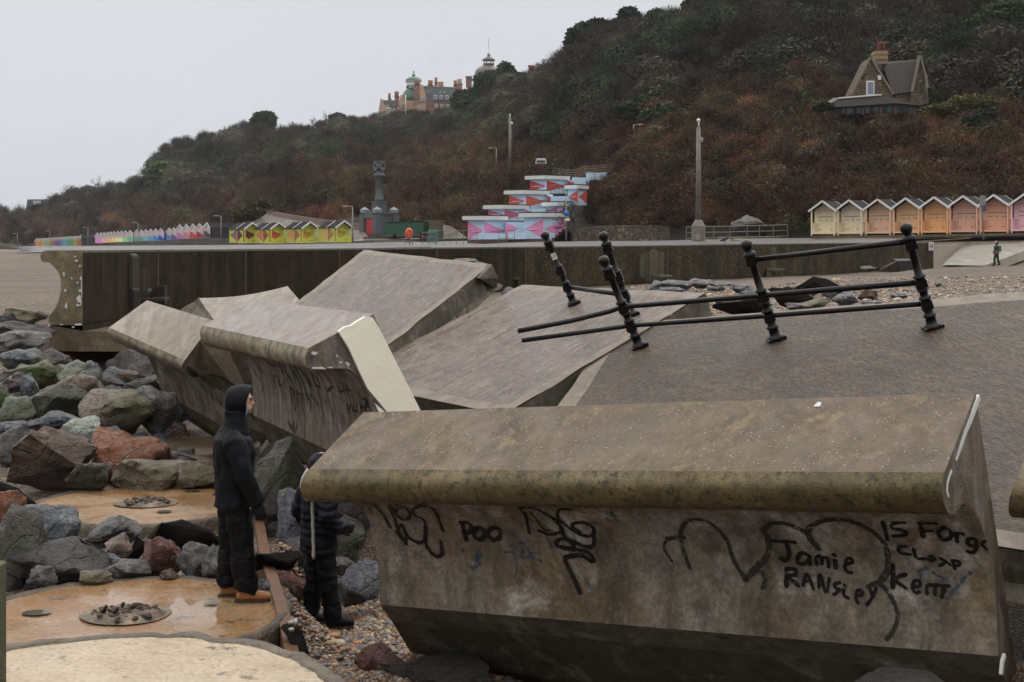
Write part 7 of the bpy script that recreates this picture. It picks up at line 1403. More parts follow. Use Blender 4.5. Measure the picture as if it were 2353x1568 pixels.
def scatter(name, pts, scl, rot, idx, tint, coll, kind='stuff'):
    me = bpy.data.meshes.new(name); me.from_pydata([tuple(p) for p in pts], [], [])
    a = me.attributes.new('scl', 'FLOAT_VECTOR', 'POINT'); a.data.foreach_set('vector', np.array(scl, float).reshape(-1)); a = me.attributes.new('rot', 'FLOAT_VECTOR', 'POINT'); a.data.foreach_set('vector', np.array(rot, float).reshape(-1))
    a = me.attributes.new('idx', 'INT', 'POINT'); a.data.foreach_set('value', np.array(idx, int)); a = me.attributes.new('tint', 'FLOAT_COLOR', 'POINT'); t4 = np.ones((len(pts), 4)); t4[:, :3] = tint; a.data.foreach_set('color', t4.reshape(-1))
    o = bpy.data.objects.new(name, me); COL.objects.link(o); tag(o, kind=kind)
    ng = bpy.data.node_groups.new(name, 'GeometryNodeTree'); ng.interface.new_socket('Geometry', in_out='INPUT', socket_type='NodeSocketGeometry'); ng.interface.new_socket('Geometry', in_out='OUTPUT', socket_type='NodeSocketGeometry')
    gi = ng.nodes.new('NodeGroupInput'); go = ng.nodes.new('NodeGroupOutput'); ip = ng.nodes.new('GeometryNodeInstanceOnPoints'); ci = ng.nodes.new('GeometryNodeCollectionInfo'); ci.inputs['Collection'].default_value = coll; ci.inputs['Separate Children'].default_value = True; ci.inputs['Reset Children'].default_value = True
    ip.inputs['Pick Instance'].default_value = True
    def na(nm, ty): n = ng.nodes.new('GeometryNodeInputNamedAttribute'); n.data_type = ty; n.inputs['Name'].default_value = nm; return n.outputs['Attribute']
    ng.links.new(gi.outputs[0], ip.inputs['Points']); ng.links.new(ci.outputs[0], ip.inputs['Instance']); ng.links.new(na('scl', 'FLOAT_VECTOR'), ip.inputs['Scale']); ng.links.new(na('rot', 'FLOAT_VECTOR'), ip.inputs['Rotation']); ng.links.new(na('idx', 'INT'), ip.inputs['Instance Index'])
    ng.links.new(ip.outputs[0], go.inputs[0]); md = o.modifiers.new('scatter', 'NODES'); md.node_group = ng; return o
YB_ = [(-300, 522), (0, 520), (200, 505), (300, 478), (450, 470), (600, 425), (800, 390), (1000, 330), (1200, 345), (1350, 345), (1450, 300), (1600, 262), (1750, 205), (1900, 190), (2100, 255), (2300, 262), (2700, 265)]
pts, scl, rot, idx, tint = [], [], [], [], []; rs = np.random.RandomState(5)
RUST = [(.085, .042, .022), (.070, .033, .020), (.088, .055, .025), (.058, .032, .024), (.078, .048, .024), (.052, .030, .026)]
UPG = [(.045, .052, .026), (.034, .045, .024), (.055, .05, .034), (.05, .042, .034), (.040, .040, .028), (.06, .055, .04)]
UPB = [(.055, .045, .038), (.045, .036, .032), (.06, .048, .036), (.05, .035, .034)]
CELLS = {}
def cell_of(x, y, cw, ch):
    best = None; i0, j0 = int(x // cw), int(y // ch)
    for i in range(i0 - 1, i0 + 2):
        for j in range(j0 - 1, j0 + 2):
            key = (i, j, cw)
            if key not in CELLS: r_ = np.random.RandomState((i * 73856093 ^ j * 19349663 ^ int(cw)) % (2 ** 31)); CELLS[key] = (i * cw + r_.rand() * cw, j * ch + r_.rand() * ch, r_.rand(), r_.rand())
            c = CELLS[key]; d = math.hypot((c[0] - x) / cw, (c[1] - y) / ch)
            if best is None or d < best[0]: best = (d, c[2], c[3])
    return best
px = -220.0
while px < 2560:
    foot, rid = interp(px, FOO), interp(px, RID); Dm = interp(px, DFO); nrow = int((foot - max(rid, -60)) / 11.5) + 2
    for j in range(nrow):
        v = (j + rs.uniform(-.5, .5)) / (nrow - 1) * (1 if rid > -60 else (foot + 60) / (foot - rid)); v = min(max(v, 0.0), 1.03); x = px + rs.uniform(-8, 8); q = hill_at(x, v); py = HZ - q.z / q.y * F
        if py < -70 or py > 575: continue
        yb = interp(x, YB_) + 18 * mnoise.noise(Vector((x * .01, py * .01, 2))); low = py > yb
        nz = mnoise.noise(Vector((x * .012, py * .02, 7))); nz2 = mnoise.noise(Vector((x * .02, py * .03, 17)))
        if 1075 < x < 1345 and (py > 520 or (x > 1180 and py > 398 and q.y < 182)): continue
        if 560 < x < 1020 and py > 515: continue
        if low: size = rs.uniform(1.3, 2.3) * (1 + (q.y - 120) / 300); k = rs.choice([0, 1, 2, 3, 4]) if nz2 < .36 else rs.choice([5, 6, 7, 8]); c = np.array(RUST[rs.randint(6)]) * (1 + nz * 1.1) if k < 5 else np.array((.055, .05, .022))
        else:
            size = rs.uniform(1.9, 4.4) * (.8 if v > .86 and x < 1000 else 1) * (1 + max(0, q.y - 250) / 900)
            g = nz + nz2 * .5
            if x < 1350: g -= .12 * (py > 330)
            if g > .02: k = rs.choice([5, 6, 7, 8]); c = np.array(UPG[rs.randint(6)]) * (1 + nz2 * .8)
            elif g > -.2: k = rs.choice([0, 1, 2, 9, 10, 11, 5]); c = np.array(UPG[rs.randint(6)] if rs.rand() < .5 else UPB[rs.randint(4)])
            else: k = rs.choice([9, 10, 11, 3, 4]); c = np.array(UPB[rs.randint(4)]) * (1 + nz2 * .6)
            if 700 < x < 1150 and nz < 0 and py > 260: c = c * np.array([1.2, .92, .92])
        if 1885 < x < 2150 and 150 < py < 300:
            if q.y < 174 and py < 286: continue
            size *= .6
        if 835 < x < 1075 and py < 290: size = min(size, 3.0)
        if py > foot - 12: size *= .8
        cd, cr1, cr2 = cell_of(x, py, 46, 36) if low else cell_of(x, py, 62, 46)
        if cr2 > .72 and not low: c = np.array((.030, .040, .020)) * (1 + .6 * cr1)
        elif cr2 > .88 and low: c = np.array((.075, .062, .028))
        c = c * (.45 + 1.0 * cr1) * (.78 if (x > 1250 and not low) else 1.0); c = c if x > 650 else c * .75 + .25 * c.mean(); q = q + Vector((0, 0, size * .75 * max(0, 1 - cd * cd * 3.2) * (1 if v < .86 else 0) * (.4 if 1850 < x < 2180 and py < 330 else 1)))
        c = c * rs.uniform(.7, 1.3) * (1 + .9 * mnoise.noise(Vector((x * .035, py * .05, 31)))) * (.85 if x > 1300 else 1.0)
        pts.append((q.x, q.y, q.z - .25 * size * .3)); scl.append((size * rs.uniform(.85, 1.2), size * rs.uniform(.85, 1.2), size * rs.uniform(.75, 1.15))); rot.append((rs.uniform(-.15, .15), rs.uniform(-.15, .15), rs.uniform(0, 6.28))); idx.append(k); tint.append(c)
    px += 11.5
scatter('hillside_scrub', pts, scl, rot, idx, np.clip(tint, .004, .3), src)
NSCRUB = len(pts)
def crown_quads(blobs, n, size, rs, flat=1.0):
    w_ = np.array([b_[3] * b_[4] for b_ in blobs]); w_ = w_ / w_.sum(); Q, S = [], []
    for (c, _, _, rx, rz), f in zip([(b_[0], 0, 0, b_[1], b_[2]) for b_ in blobs] if False else [(b_[0], b_[1], b_[2], b_[3], b_[4]) for b_ in blobs], w_):
        m_ = max(30, int(n * f)); d = rand_unit(m_, rs); lob = rand_unit(8, rs); k = np.clip(np.max(d @ lob.T, axis=1), 0, 1) ** 2; r = (.5 + .55 * k) * rs.uniform(.6, 1.12, m_)
        p = np.array(c) + d * r[:, None] * np.array([rx, rx * .8, rz]); a = rand_unit(m_, rs); a[:, 2] *= flat; s = np.cross(a, rand_unit(m_, rs)); s /= np.linalg.norm(s, axis=1, keepdims=True)
        g = rs.uniform(.5, 1.55, m_); Q.append(make_quads(p, a, s, rs.uniform(.8, 2.4, m_) * size, rs.uniform(.3, .8, m_) * size)); S.append(np.stack([g, g * rs.uniform(.9, 1.15, m_), g * .9], 1))
    return np.concatenate(Q), np.concatenate(S)
def tree(label, D, blobs, col, n=2600, size=None, trunk=None, trad=.25, name='tree', cat='tree', flat=.6, bark='bark', group=None):
    k = D / F; rs = np.random.RandomState(int(blobs[0][0] + blobs[0][1])); base = P(*(trunk[0] if trunk else (blobs[0][0], blobs[0][1] + blobs[0][3])), D)
    root = thing(name, label, cat, base, group=group); size = size or 3.2 * k
    bl = [(P(x, y, D + (rs.rand() - .5) * rx * k * .5), 0, 0, rx * k, ry * k) for x, y, rx, ry in blobs]
    q, s_ = crown_quads(bl, n, size, rs, flat); q = q - np.array(base)[None, None, :]
    o = bpy.data.objects.new('crown', leaf_mesh(q, s_, 'crown', M['fol'])); COL.objects.link(o); o.parent = root; o.color = (*col, 1)
    if trunk:
        mb = MB(); tp = [P(x, y, D) for x, y in trunk]; mb.tube(tp, [lerp(trad, trad * .5, i / (len(tp) - 1)) for i in range(len(tp))], 7)
        for b_ in bl: mb.tube([tp[-1], tp[-1].lerp(Vector(b_[0]), .5) + Vector((0, 0, .2)), Vector(b_[0])], [trad * .45, trad * .3, trad * .12], 5)
        mb.build('trunk', M[bark], root)
    return root
def bare_tree(label, base, D, Hh, spread=.55, lean=0, depth=5, seed=1, col='bark', r0=None, group=None, name='bare_tree', up=.25, nk=3):
    rr = random.Random(seed); b0 = P(base[0], base[1], D); Hm = Hh * D / F; root = thing(name, label, 'tree', b0, group=group); mbt, mbc = MB(), MB(); r0 = r0 or Hm * .022
    def grow(p, d, L, r, lv):
        q = p; segs = [p]
        for s_ in range(3):
            d = (d + Vector((rr.gauss(0, .16), rr.gauss(0, .16), rr.gauss(0, .08) + up * .12))).normalized(); q = q + d * L / 3; segs.append(q)
        (mbt if lv == 0 else mbc).tube(segs, [lerp(r, r * .6, i / 3) for i in range(4)], 6 if lv < 2 else 3, cap=False)
        if lv < depth:
            for _ in range(nk if lv < depth - 1 else nk + 1):
                dd = (d + Vector((rr.gauss(lean * .3, spread), rr.gauss(0, spread), rr.gauss(up, spread * .6)))).normalized(); grow(segs[rr.choice([1, 2, 3, 3])], dd, L * rr.uniform(.62, .85), max(r * .58, Hm * .0022), lv + 1)
    grow(b0, Vector((lean, 0, 1)).normalized(), Hm * .30, r0, 0)
    mbt.build('trunk', M[col], root, fixn=False); mbc.build('crown', M[col], root, fixn=False); return root
DG, MG, OG, YG = (.022, .034, .018), (.035, .055, .025), (.055, .065, .025), (.085, .10, .03)
tree('yellow-green layered pine on the lower left slope', 520, [(400, 378, 52, 9), (375, 392, 38, 9), (425, 390, 40, 7), (358, 406, 24, 9), (385, 410, 28, 7), (348, 420, 14, 7)], (.075, .10, .028), 4200, 1.0, [(395, 440), (392, 400)], .4)
tree('dark spreading tree above the pastel row', 480, [(520, 398, 40, 9), (545, 405, 30, 8), (500, 410, 22, 7)], (.035, .045, .026), 1800, .9, [(490, 448), (505, 405)], .35)
tree('round dark tree standing highest on the left skyline', 600, [(608, 270, 26, 15), (592, 280, 16, 12), (625, 285, 12, 10)], DG, 2600, 1.0, [(606, 305), (607, 280)], .5)
tree('small dark evergreen on the skyline left of the hotel', 600, [(775, 271, 18, 11), (786, 278, 10, 8)], DG, 1200, .9)
tree('tall evergreen in front of the brown dome', 470, [(1118, 190, 28, 26), (1105, 215, 32, 24), (1090, 235, 30, 20)], (.026, .042, .026), 4200, 1.0, [(1112, 260), (1112, 200)], .5)
tree('spiky evergreen right of the brown dome', 460, [(1168, 165, 24, 24), (1160, 190, 30, 22), (1185, 180, 16, 16), (1140, 180, 14, 14)], (.026, .042, .024), 3800, 1.0, [(1165, 215), (1167, 180)], .5)
tree('low evergreen at the right corner of the hotel', 480, [(1068, 222, 22, 18), (1050, 236, 14, 14)], (.03, .048, .026), 2000, .9)
tree('dark wind clipped pine at the top of the slope', 310, [(1330, 78, 34, 14), (1318, 98, 22, 16), (1350, 64, 34, 12), (1312, 112, 12, 10), (1375, 58, 30, 14)], DG, 5200, .75, [(1345, 130), (1335, 95)], .4)
tree('pointed dark tree on the ridge', 300, [(1440, 40, 30, 20), (1445, 26, 16, 14), (1425, 55, 24, 14)], (.028, .04, .02), 3200, .7)
tree('rounded olive tree on the ridge', 290, [(1505, 38, 26, 15), (1520, 44, 24, 14)], (.04, .045, .024), 2600, .7)
tree('broad dark tree cut by the top edge', 280, [(1625, 8, 50, 22), (1595, 14, 26, 14)], DG, 3200, .7)
tree('bushy dark tree at the top edge right of the ridge', 275, [(1745, 14, 60, 24), (1705, 22, 30, 16)], (.024, .034, .018), 3200, .7)
tree('rounded green shrub in the middle of the slope', 196, [(1525, 262, 48, 26), (1500, 278, 36, 18), (1555, 270, 26, 18)], (.042, .055, .022), 5200, .32, name='shrub', cat='shrub')
tree('dark green shrub left of the rounded one', 205, [(1448, 250, 40, 22), (1470, 236, 26, 16)], (.028, .042, .022), 2600, .35, name='shrub', cat='shrub')
tree('tall leafy evergreen behind the cottage right gable', 186, [(2165, 140, 44, 40), (2150, 175, 34, 34), (2200, 120, 40, 34), (2185, 175, 34, 30), (2140, 130, 22, 26)], (.045, .06, .028), 9000, .34, [(2170, 260), (2170, 170)], .3)
tree('big umbrella pine at the top right with two dark trunks', 190, [(2290, 40, 80, 26), (2230, 62, 60, 24), (2340, 66, 50, 22), (2200, 90, 40, 18), (2300, 20, 70, 20), (2260, 84, 40, 14)], (.036, .05, .022), 12000, .34, [(2245, 195), (2240, 150), (2250, 100)], .45, name='pine_tree')
mb = MB(); mb.tube([P(2262, 200, 190), P(2268, 150, 190), P(2278, 90, 190)], [.45, .4, .3], 7); mb.build('trunk', M['bark'], bpy.data.objects['pine_tree'])
tree('rounded yellow-olive shrub right of the cottage', 158, [(2230, 238, 56, 20), (2185, 246, 50, 14), (2280, 246, 46, 24), (2150, 252, 34, 10), (2250, 262, 50, 22)], (.07, .075, .022), 9000, .26, name='shrub', cat='shrub')
tree('dark green shrub below the yellow-olive one', 152, [(2240, 285, 38, 22), (2270, 270, 30, 24)], (.018, .028, .014), 3000, .26, name='shrub', cat='shrub')
tree('low olive shrub above the left ramp wall', 218, [(590, 486, 34, 20), (562, 496, 30, 16), (604, 470, 16, 12)], (.07, .06, .026), 4200, .4, name='shrub', cat='shrub')
tree('small bright green bush behind the left most cream hut', 119.5, [(1868, 520, 12, 20), (1880, 470, 8, 8)], (.03, .06, .018), 900, .2, name='shrub', cat='shrub')
tree('dark clipped hedge left of the cottage veranda', 160, [(1895, 245, 22, 9), (1880, 250, 16, 8)], (.012, .018, .010), 2400, .22, name='hedge', cat='hedge')
for i, (x, y, rx, ry, D_, c_) in enumerate([(2040, 60, 60, 40, 230, DG), (1900, 40, 70, 40, 245, (.020, .030, .018)), (1960, 120, 46, 34, 215, (.026, .036, .02)), (2120, 40, 50, 44, 215, DG), (1760, 120, 50, 34, 235, (.035, .045, .024)), (1620, 95, 52, 34, 250, (.030, .040, .022)), (1480, 110, 44, 30, 262, (.040, .046, .026)), (1700, 215, 50, 28, 205, (.024, .036, .02)), (1800, 175, 44, 26, 205, (.03, .042, .022)), (1390, 150, 40, 28, 275, (.034, .042, .024))]):
    tree('dark rounded evergreen on the upper slope, %s' % ['above the cottage chimney', 'top row left of the cottage', 'just left above the cottage gable', 'between cottage and top edge at right', 'half way down from the top edge tree', 'below the broad top edge tree', 'below the olive ridge trees', 'above the camera pole', 'left of the cottage above the rust scrub', 'under the wind clipped pine'][i], D_, [(x, y, rx * .7, ry * .7), (x - rx * .5, y + ry * .35, rx * .5, ry * .55), (x + rx * .5, y + ry * .3, rx * .5, ry * .5), (x + rx * .1, y - ry * .4, rx * .45, ry * .4)], c_, 3600, .55)
bare_tree('grey bare tree crowning the far left wood', (232, 490), 640, 88, .5, seed=3, depth=6)
bare_tree('wide bare tree beside the grey one in the far left wood', (180, 495), 650, 72, .5, seed=4, depth=6)
bare_tree('small bare tree left on the skyline below the hotel', (722, 305), 600, 44, .5, .3, seed=5, depth=5); bare_tree('small bare tree right on the skyline beside the dark evergreen', (745, 303), 600, 52, .5, .4, seed=6, depth=5)
for i, (x, y, h_) in enumerate([(1232, 175, 50), (1248, 165, 55), (1264, 155, 52), (1280, 148, 50)]): bare_tree('wind swept bare shrub on the skyline, number %s from the lone chimney' % ['one', 'two', 'three', 'four'][i], (x, y), 335, h_, .25, .45, seed=20 + i, depth=4, nk=3, group='wind swept shrubs beside the chimney')
bare_tree('twisted dark bare tree beside the bottom right kiosk', (1322, 532), 145.5, 105, .75, -.15, seed=9, depth=6, up=.1, r0=.16)
bare_tree('pale bare branched tree at the far right of the slope', (2290, 205), 168, 95, .35, .25, seed=12, depth=3, col='bark_pale', nk=2, up=.4)
bare_tree('pale dead shrub between the umbrella pine trunks', (2232, 200), 176, 46, .45, -.1, seed=13, depth=3, col='bark_pale', nk=2, up=.3)
for i, (x, y, h_) in enumerate([(1180, 330, 100), (1420, 215, 90), (1640, 150, 100), (1560, 205, 90), (1780, 130, 110), (1330, 215, 90)]): bare_tree('leafless tree standing in the hillside scrub, %s of six from the left' % ['first', 'fifth', 'third', 'fourth', 'sixth', 'second'][i], (x, y), 235 + i * 2, h_, .45, .1, seed=40 + i, depth=6, nk=3)
def palm(label, px, py, D, th, R_, col, n=60, tr=.12, droop=.5):
    b0 = P(px, py, D); q = b0 + Vector((0, 0, th)); root = thing('palm', label, 'palm', b0); rs2 = random.Random(int(px)); mb = MB(); mb.tube([b0, b0.lerp(q, .5) + Vector((.1, 0, 0)), q], [tr, tr * .9, tr], 7); mb.build('trunk', M['bark'], root); mb = MB()
    for i in range(n):
        a = rs2.uniform(0, 6.28); e = rs2.uniform(-.6, 1.4); d = Vector((math.cos(a) * math.cos(e), math.sin(a) * math.cos(e), math.sin(e))); s_ = d.cross(Vector((0, 0, 1))).normalized() * .05 * R_; p1 = q + d * R_ * .5; p2 = q + d * R_ * rs2.uniform(.8, 1.05) - Vector((0, 0, droop * R_ * .35))
        mb.add([q - s_ * .4, q + s_ * .4, p1 + s_, p2, p1 - s_], [(0, 1, 2, 3, 4)])
    o = mb.build('crown', plain('palm_green', col, .5, .3, 3), root, fixn=False); return root
palm('spiky cordyline beside the cottage, upper one', 2163, 205, 172, 1.2, 1.9, (.05, .075, .03)); palm('spiky cordyline beside the cottage, lower one', 2150, 236, 166, .5, 1.5, (.055, .08, .028)); palm('broad dark palm right of the cordylines', 2226, 215, 170, .8, 2.6, (.022, .04, .02), 80); palm('broad palm between cordyline and dark palm', 2192, 225, 169, .5, 2.0, (.03, .055, .025), 60)
palm('windswept yellow-green palm left of the cottage', 1842, 262, 168, 2.1, 1.5, (.07, .09, .025), 50)
# ------------------------------------------------------------------ people
def solid(name, mb, mat, parent, voxel=.012, smooth=6, noise_=0, nfreq=6, nst=(1, 1, 1), fn=None):
    me = bpy.data.meshes.new(name); me.from_pydata(mb.v, [], mb.f); bm = bmesh.new(); bm.from_mesh(me); bmesh.ops.recalc_face_normals(bm, faces=bm.faces); bm.to_mesh(me); bm.free()
    o = bpy.data.objects.new(name, me); COL.objects.link(o); r = o.modifiers.new('r', 'REMESH'); r.mode = 'VOXEL'; r.voxel_size = voxel; r.use_smooth_shade = True
    if smooth: s_ = o.modifiers.new('s', 'SMOOTH'); s_.iterations = smooth; s_.factor = .5
    dg = bpy.context.evaluated_depsgraph_get(); dg.update(); m2 = bpy.data.meshes.new_from_object(o.evaluated_get(dg)); o.modifiers.clear(); o.data = m2
    if noise_ or fn:
        bm = bmesh.new(); bm.from_mesh(m2); bm.normal_update()
        for v in bm.verts:
            p = v.co; d = 0
            if noise_: q = Vector((p.x * nst[0], p.y * nst[1], p.z * nst[2])) * nfreq; d = (mnoise.noise(q) + .5 * mnoise.noise(q * 2.3)) * noise_
            if fn: d += fn(p)
            v.co = p + v.normal * d
        bm.to_mesh(m2); bm.free()
    for pl_ in m2.polygons: pl_.use_smooth = True
    m2.materials.clear(); m2.materials.append(mat); o.parent = parent; return o
def L3(mb, pts, rad, n=14): mb.tube([Vector(p) for p in pts], rad, n, up=(0, 1, 0))
def hand(mb, w_, d, side=-1, s=1.0):
    w_ = Vector(w_); d = Vector(d).normalized(); n_ = Vector((0, side, 0)); f = d.cross(n_).normalized()
    L3(mb, [w_, w_ + d * .045 * s, w_ + d * .085 * s], [(.032 * s, .02 * s), (.042 * s, .022 * s), (.040 * s, .018 * s)], 10)
    for k, ll in zip((-1.5, -.5, .5, 1.5), (.066, .076, .072, .056)):
        b0 = w_ + d * .08 * s + f * k * .019 * s; b1 = b0 + (d * .8 - n_ * .35).normalized() * ll * .5 * s; b2 = b1 + (d * .45 - n_ * .8).normalized() * ll * .5 * s; mb.tube([b0 - d * .02 * s, b0, b1, b2], [.0095 * s, .0095 * s, .0085 * s, .007 * s], 7)
    b0 = w_ + d * .02 * s + f * .035 * s; mb.tube([b0, b0 + (f * .6 + d * .7).normalized() * .035 * s, b0 + (f * .35 + d).normalized() * .065 * s], [.013 * s, .011 * s, .008 * s], 7)
M['skin'] = plain('skin', (.52, .28, .21), .5, .12, 30); M['coat'] = plain('wet_black_raincoat', (.0065, .0075, .010), .55, .5, 14, .006, spec=.12); M['trou'] = plain('black_waterproof_trousers', (.005, .0055, .0075), .5, .4, 14, .008, spec=.12); M['boot'] = plain('tan_suede_boot', (.30, .115, .03), .6, .3, 20); M['sole'] = plain('dark_sole', (.04, .022, .012), .6, .2); M['glove'] = plain('black_glove', (.012, .012, .014), .6, .3, spec=.12)
def boot(parent, x, y, z, L, mat, sole, nm='boot', yaw=0):
    mb = MB(); R = Matrix.Rotation(yaw, 3, 'Z'); T_ = lambda p: Vector((x, y, z)) + R @ Vector(p)
    mb.tube([T_((-.005, 0, .17)), T_((0, 0, .11)), T_((.01, 0, .07)), T_((.02, 0, .03))], [(.055, .05), (.058, .05), (.062, .045), (.062, .042)], 12, up=(0, 1, 0))
    mb.tube([T_((-.06, 0, .045)), T_((.02, 0, .062)), T_((.10, 0, .055)), T_((.17, 0, .045)), T_((L - .075, 0, .036))], [(.038, .03), (.044, .05), (.046, .045), (.045, .038), (.028, .024)], 12)
    b_ = solid(nm, mb, mat, parent, .008, 4); mb = MB()
    out_ = [(-.082, 0), (-.075, .03), (-.04, .04), (.03, .036), (.1, .046), (.16, .044), (L - .085, .028), (L - .075, 0)]; poly = [T_((a, b2, .0)) for a, b2 in out_] + [T_((a, -b2, .0)) for a, b2 in reversed(out_[1:-1])]
    mb.prism(poly, (0, 0, .022)); so = mb.build('sole', sole, parent); so.parent = b_; return b_
def local_root(label, base, yaw, name='person', cat='person', sc=1.0):
    o = thing(name, label, cat, base, yaw); o.scale = (sc,) * 3; WL[o.name] = Vector((0, 0, 0)); return o
def head(mb, c, s=1.0, nose=True):
    c = Vector(c); mb.ball(c + Vector((-.012, 0, .02)) * s, (.098 * s, .078 * s, .108 * s), nu=16, nv=12); mb.ball(c + Vector((.02, 0, -.045)) * s, (.062 * s, .058 * s, .075 * s), nu=14, nv=10)
    mb.ball(c + Vector((.062, 0, -.098)) * s, (.022 * s, .03 * s, .02 * s), nu=10, nv=8); mb.tube([c + Vector((.075, 0, .02)) * s, c + Vector((.098, 0, -.018)) * s, c + Vector((.088, 0, -.034)) * s], [(.012 * s, .010 * s), (.014 * s, .014 * s), (.009 * s, .017 * s)], 8)
    mb.ball(c + Vector((.076, 0, .035)) * s, (.018 * s, .055 * s, .012 * s), nu=12, nv=8); mb.ball(c + Vector((.078, 0, -.055)) * s, (.014 * s, .024 * s, .007 * s), nu=10, nv=6); mb.ball(c + Vector((.075, 0, -.068)) * s, (.014 * s, .022 * s, .007 * s), nu=10, nv=6)
    for sy in (-1, 1): mb.ball(c + Vector((.0, sy * .078, -.005)) * s, (.022 * s, .010 * s, .032 * s), nu=10, nv=8)
# the man on the puddled disc
base = P(562, 1373, 12.15); base.z = -3.075
p1 = local_root('tall man in black hooded raincoat and tan boots standing on the puddled disc', base, math.radians(8))
mb = MB(); head(mb, (-.022, 0, 1.685), .95); L3(mb, [(-.05, 0, 1.62), (-.06, 0, 1.48), (-.09, 0, 1.40)], [(.055, .055), (.06, .06), (.09, .12)])
L3(mb, [(-.09, 0, 1.42), (-.09, 0, 1.2), (-.08, 0, .92), (-.08, 0, .82)], [(.10, .16), (.12, .17), (.12, .16), (.10, .14)])
for sy, pts_ in ((-1, [(-.08, -.19, 1.38), (0, -.25, 1.10), (.105, -.235, .88)]), (1, [(-.10, .19, 1.38), (-.05, .26, 1.10), (.05, .24, .88)])): L3(mb, pts_, [.05, .04, .028]); hand(mb, pts_[2], (.25, 0, -1), sy)
for y, hp_, kn, an_ in ((-.10, -.05, 0, .0), (.10, -.11, -.13, -.15)): L3(mb, [(hp_, y, .85), (kn, y, .48), (an_, y, .1)], [.08, .055, .04])
solid('body', mb, M['skin'], p1, .007, 3)
for sy in (-1, 1):
    mb = MB(); mb.ball((.060, sy * .03, 1.702), .010, nu=8, nv=6); mb.build('eye', plain('dark_eye', (.10, .07, .05), .3, .1), p1)
    mb = MB(); mb.tube([(.068, sy * .012, 1.722), (.069, sy * .03, 1.726), (.060, sy * .048, 1.720)], .005, 5); mb.build('eyebrow', plain('brown_hair', (.05, .03, .02), .8, .2), p1)
mb = MB(); mb.tube([(.012, 0, 1.592), (.035, 0, 1.596), (.058, 0, 1.606)], [(.03, .05), (.03, .045), (.018, .028)], 8, up=(0, 1, 0)); mb.build('beard', plain('stubble', (.13, .075, .05), .9, .3, 60), p1)
mb = MB()
L3(mb, [(-.085, 0, .80), (-.085, 0, .9), (-.09, 0, 1.08), (-.09, 0, 1.25), (-.10, 0, 1.37), (-.085, 0, 1.44), (-.065, 0, 1.50)], [(.178, .225), (.17, .215), (.168, .212), (.178, .222), (.162, .215), (.118, .155), (.09, .09)], 20)
L3(mb, [(-.09, -.16, 1.41), (-.075, -.215, 1.36), (-.02, -.255, 1.20), (.01, -.27, 1.08), (.07, -.255, .95), (.122, -.24, .855)], [.075, .095, .09, .084, .074, .064]); L3(mb, [(-.11, .16, 1.41), (-.10, .215, 1.36), (-.08, .26, 1.20), (-.05, .27, 1.08), (0, .255, .95), (.06, .24, .855)], [.07, .085, .08, .075, .066, .058])
solid('raincoat', mb, M['coat'], p1, .010, 5, .018, 7, (1, 1, .55))
mb = MB(); ri = []
for k, (x0, ry, rz, cz) in enumerate([(-.168, .03, .05, 1.675), (-.158, .065, .085, 1.68), (-.13, .098, .118, 1.685), (-.08, .116, .134, 1.688), (-.03, .12, .136, 1.688), (.005, .114, .128, 1.69), (.022, .104, .118, 1.692), (.02, .094, .108, 1.692), (-.02, .098, .112, 1.69)]):
    for j in range(20):
        a = 2 * math.pi * j / 20; dz = math.sin(a) * rz; w2 = min(1, max(0, (x0 + .1) / .1)); xx = x0 + w2 * (.40 * dz if dz > 0 else .05 * dz) + .0; ri.append((xx, math.cos(a) * ry * 1.08 * (1 - .12 * (dz < -.05)), cz + .004 + dz * 1.04))
mb.add(ri, [(k * 20 + j, (k + 1) * 20 + j, (k + 1) * 20 + (j + 1) % 20, k * 20 + (j + 1) % 20) for k in range(8) for j in range(20)] + [tuple(range(20))], 0, True)
hd = mb.build('hood', M['coat'], p1); hd.modifiers.new('sub', 'SUBSURF').render_levels = 1
mb = MB(); L3(mb, [(-.085, 0, 1.42), (-.075, 0, 1.49), (-.07, 0, 1.56), (-.075, 0, 1.62)], [(.135, .16), (.112, .128), (.094, .112), (.098, .112)], 16); solid('collar', mb, M['coat'], p1, .010, 3, .006, 14)
mb = MB(); mb.tube([(.028, -.085, 1.655), (.022, -.088, 1.60), (.012, -.08, 1.56)], .007, 5); mb.build('collar_lining', plain('teal_lining', (.08, .22, .22), .6, .2), p1)
mb = MB(); L3(mb, [(-.085, 0, .95), (-.085, 0, .86), (-.085, 0, .76)], [(.13, .17), (.14, .18), (.13, .17)], 18)
L3(mb, [(-.06, -.085, .86), (-.045, -.10, .72), (-.015, -.105, .50), (-.005, -.105, .34), (.005, -.105, .20), (.02, -.105, .115), (.012, -.105, .085)], [(.12, .105), (.115, .10), (.102, .092), (.10, .092), (.10, .092), (.104, .09), (.09, .085)], 18)
L3(mb, [(-.11, .085, .86), (-.12, .10, .72), (-.135, .105, .50), (-.14, .105, .34), (-.145, .105, .20), (-.14, .105, .12), (-.14, .105, .09)], [(.11, .10), (.108, .10), (.096, .09), (.094, .09), (.094, .09), (.098, .09), (.085, .085)], 18)
solid('trousers', mb, M['trou'], p1, .010, 5, .016, 8, (1.3, 1.3, 1.0), fn=lambda p: .009 * mnoise.noise(Vector((p.x * 9, p.y * 9, p.z * 42))) * max(0, 1 - p.z * 1.6))
boot(p1, .0, -.105, 0, .30, M['boot'], M['sole']); boot(p1, -.15, .105, 0.0, .30, M['boot'], M['sole'])
for sy, w_ in ((-1, (.122, -.24, .86)), (1, (.06, .24, .86))): mb = MB(); L3(mb, [Vector(w_) + Vector((-.01, 0, .03)), w_], [(.045, .045), (.04, .035)]); hand(mb, w_, (.22, 0, -1), sy, 1.18); solid('glove', mb, M['glove'], p1, .007, 2)
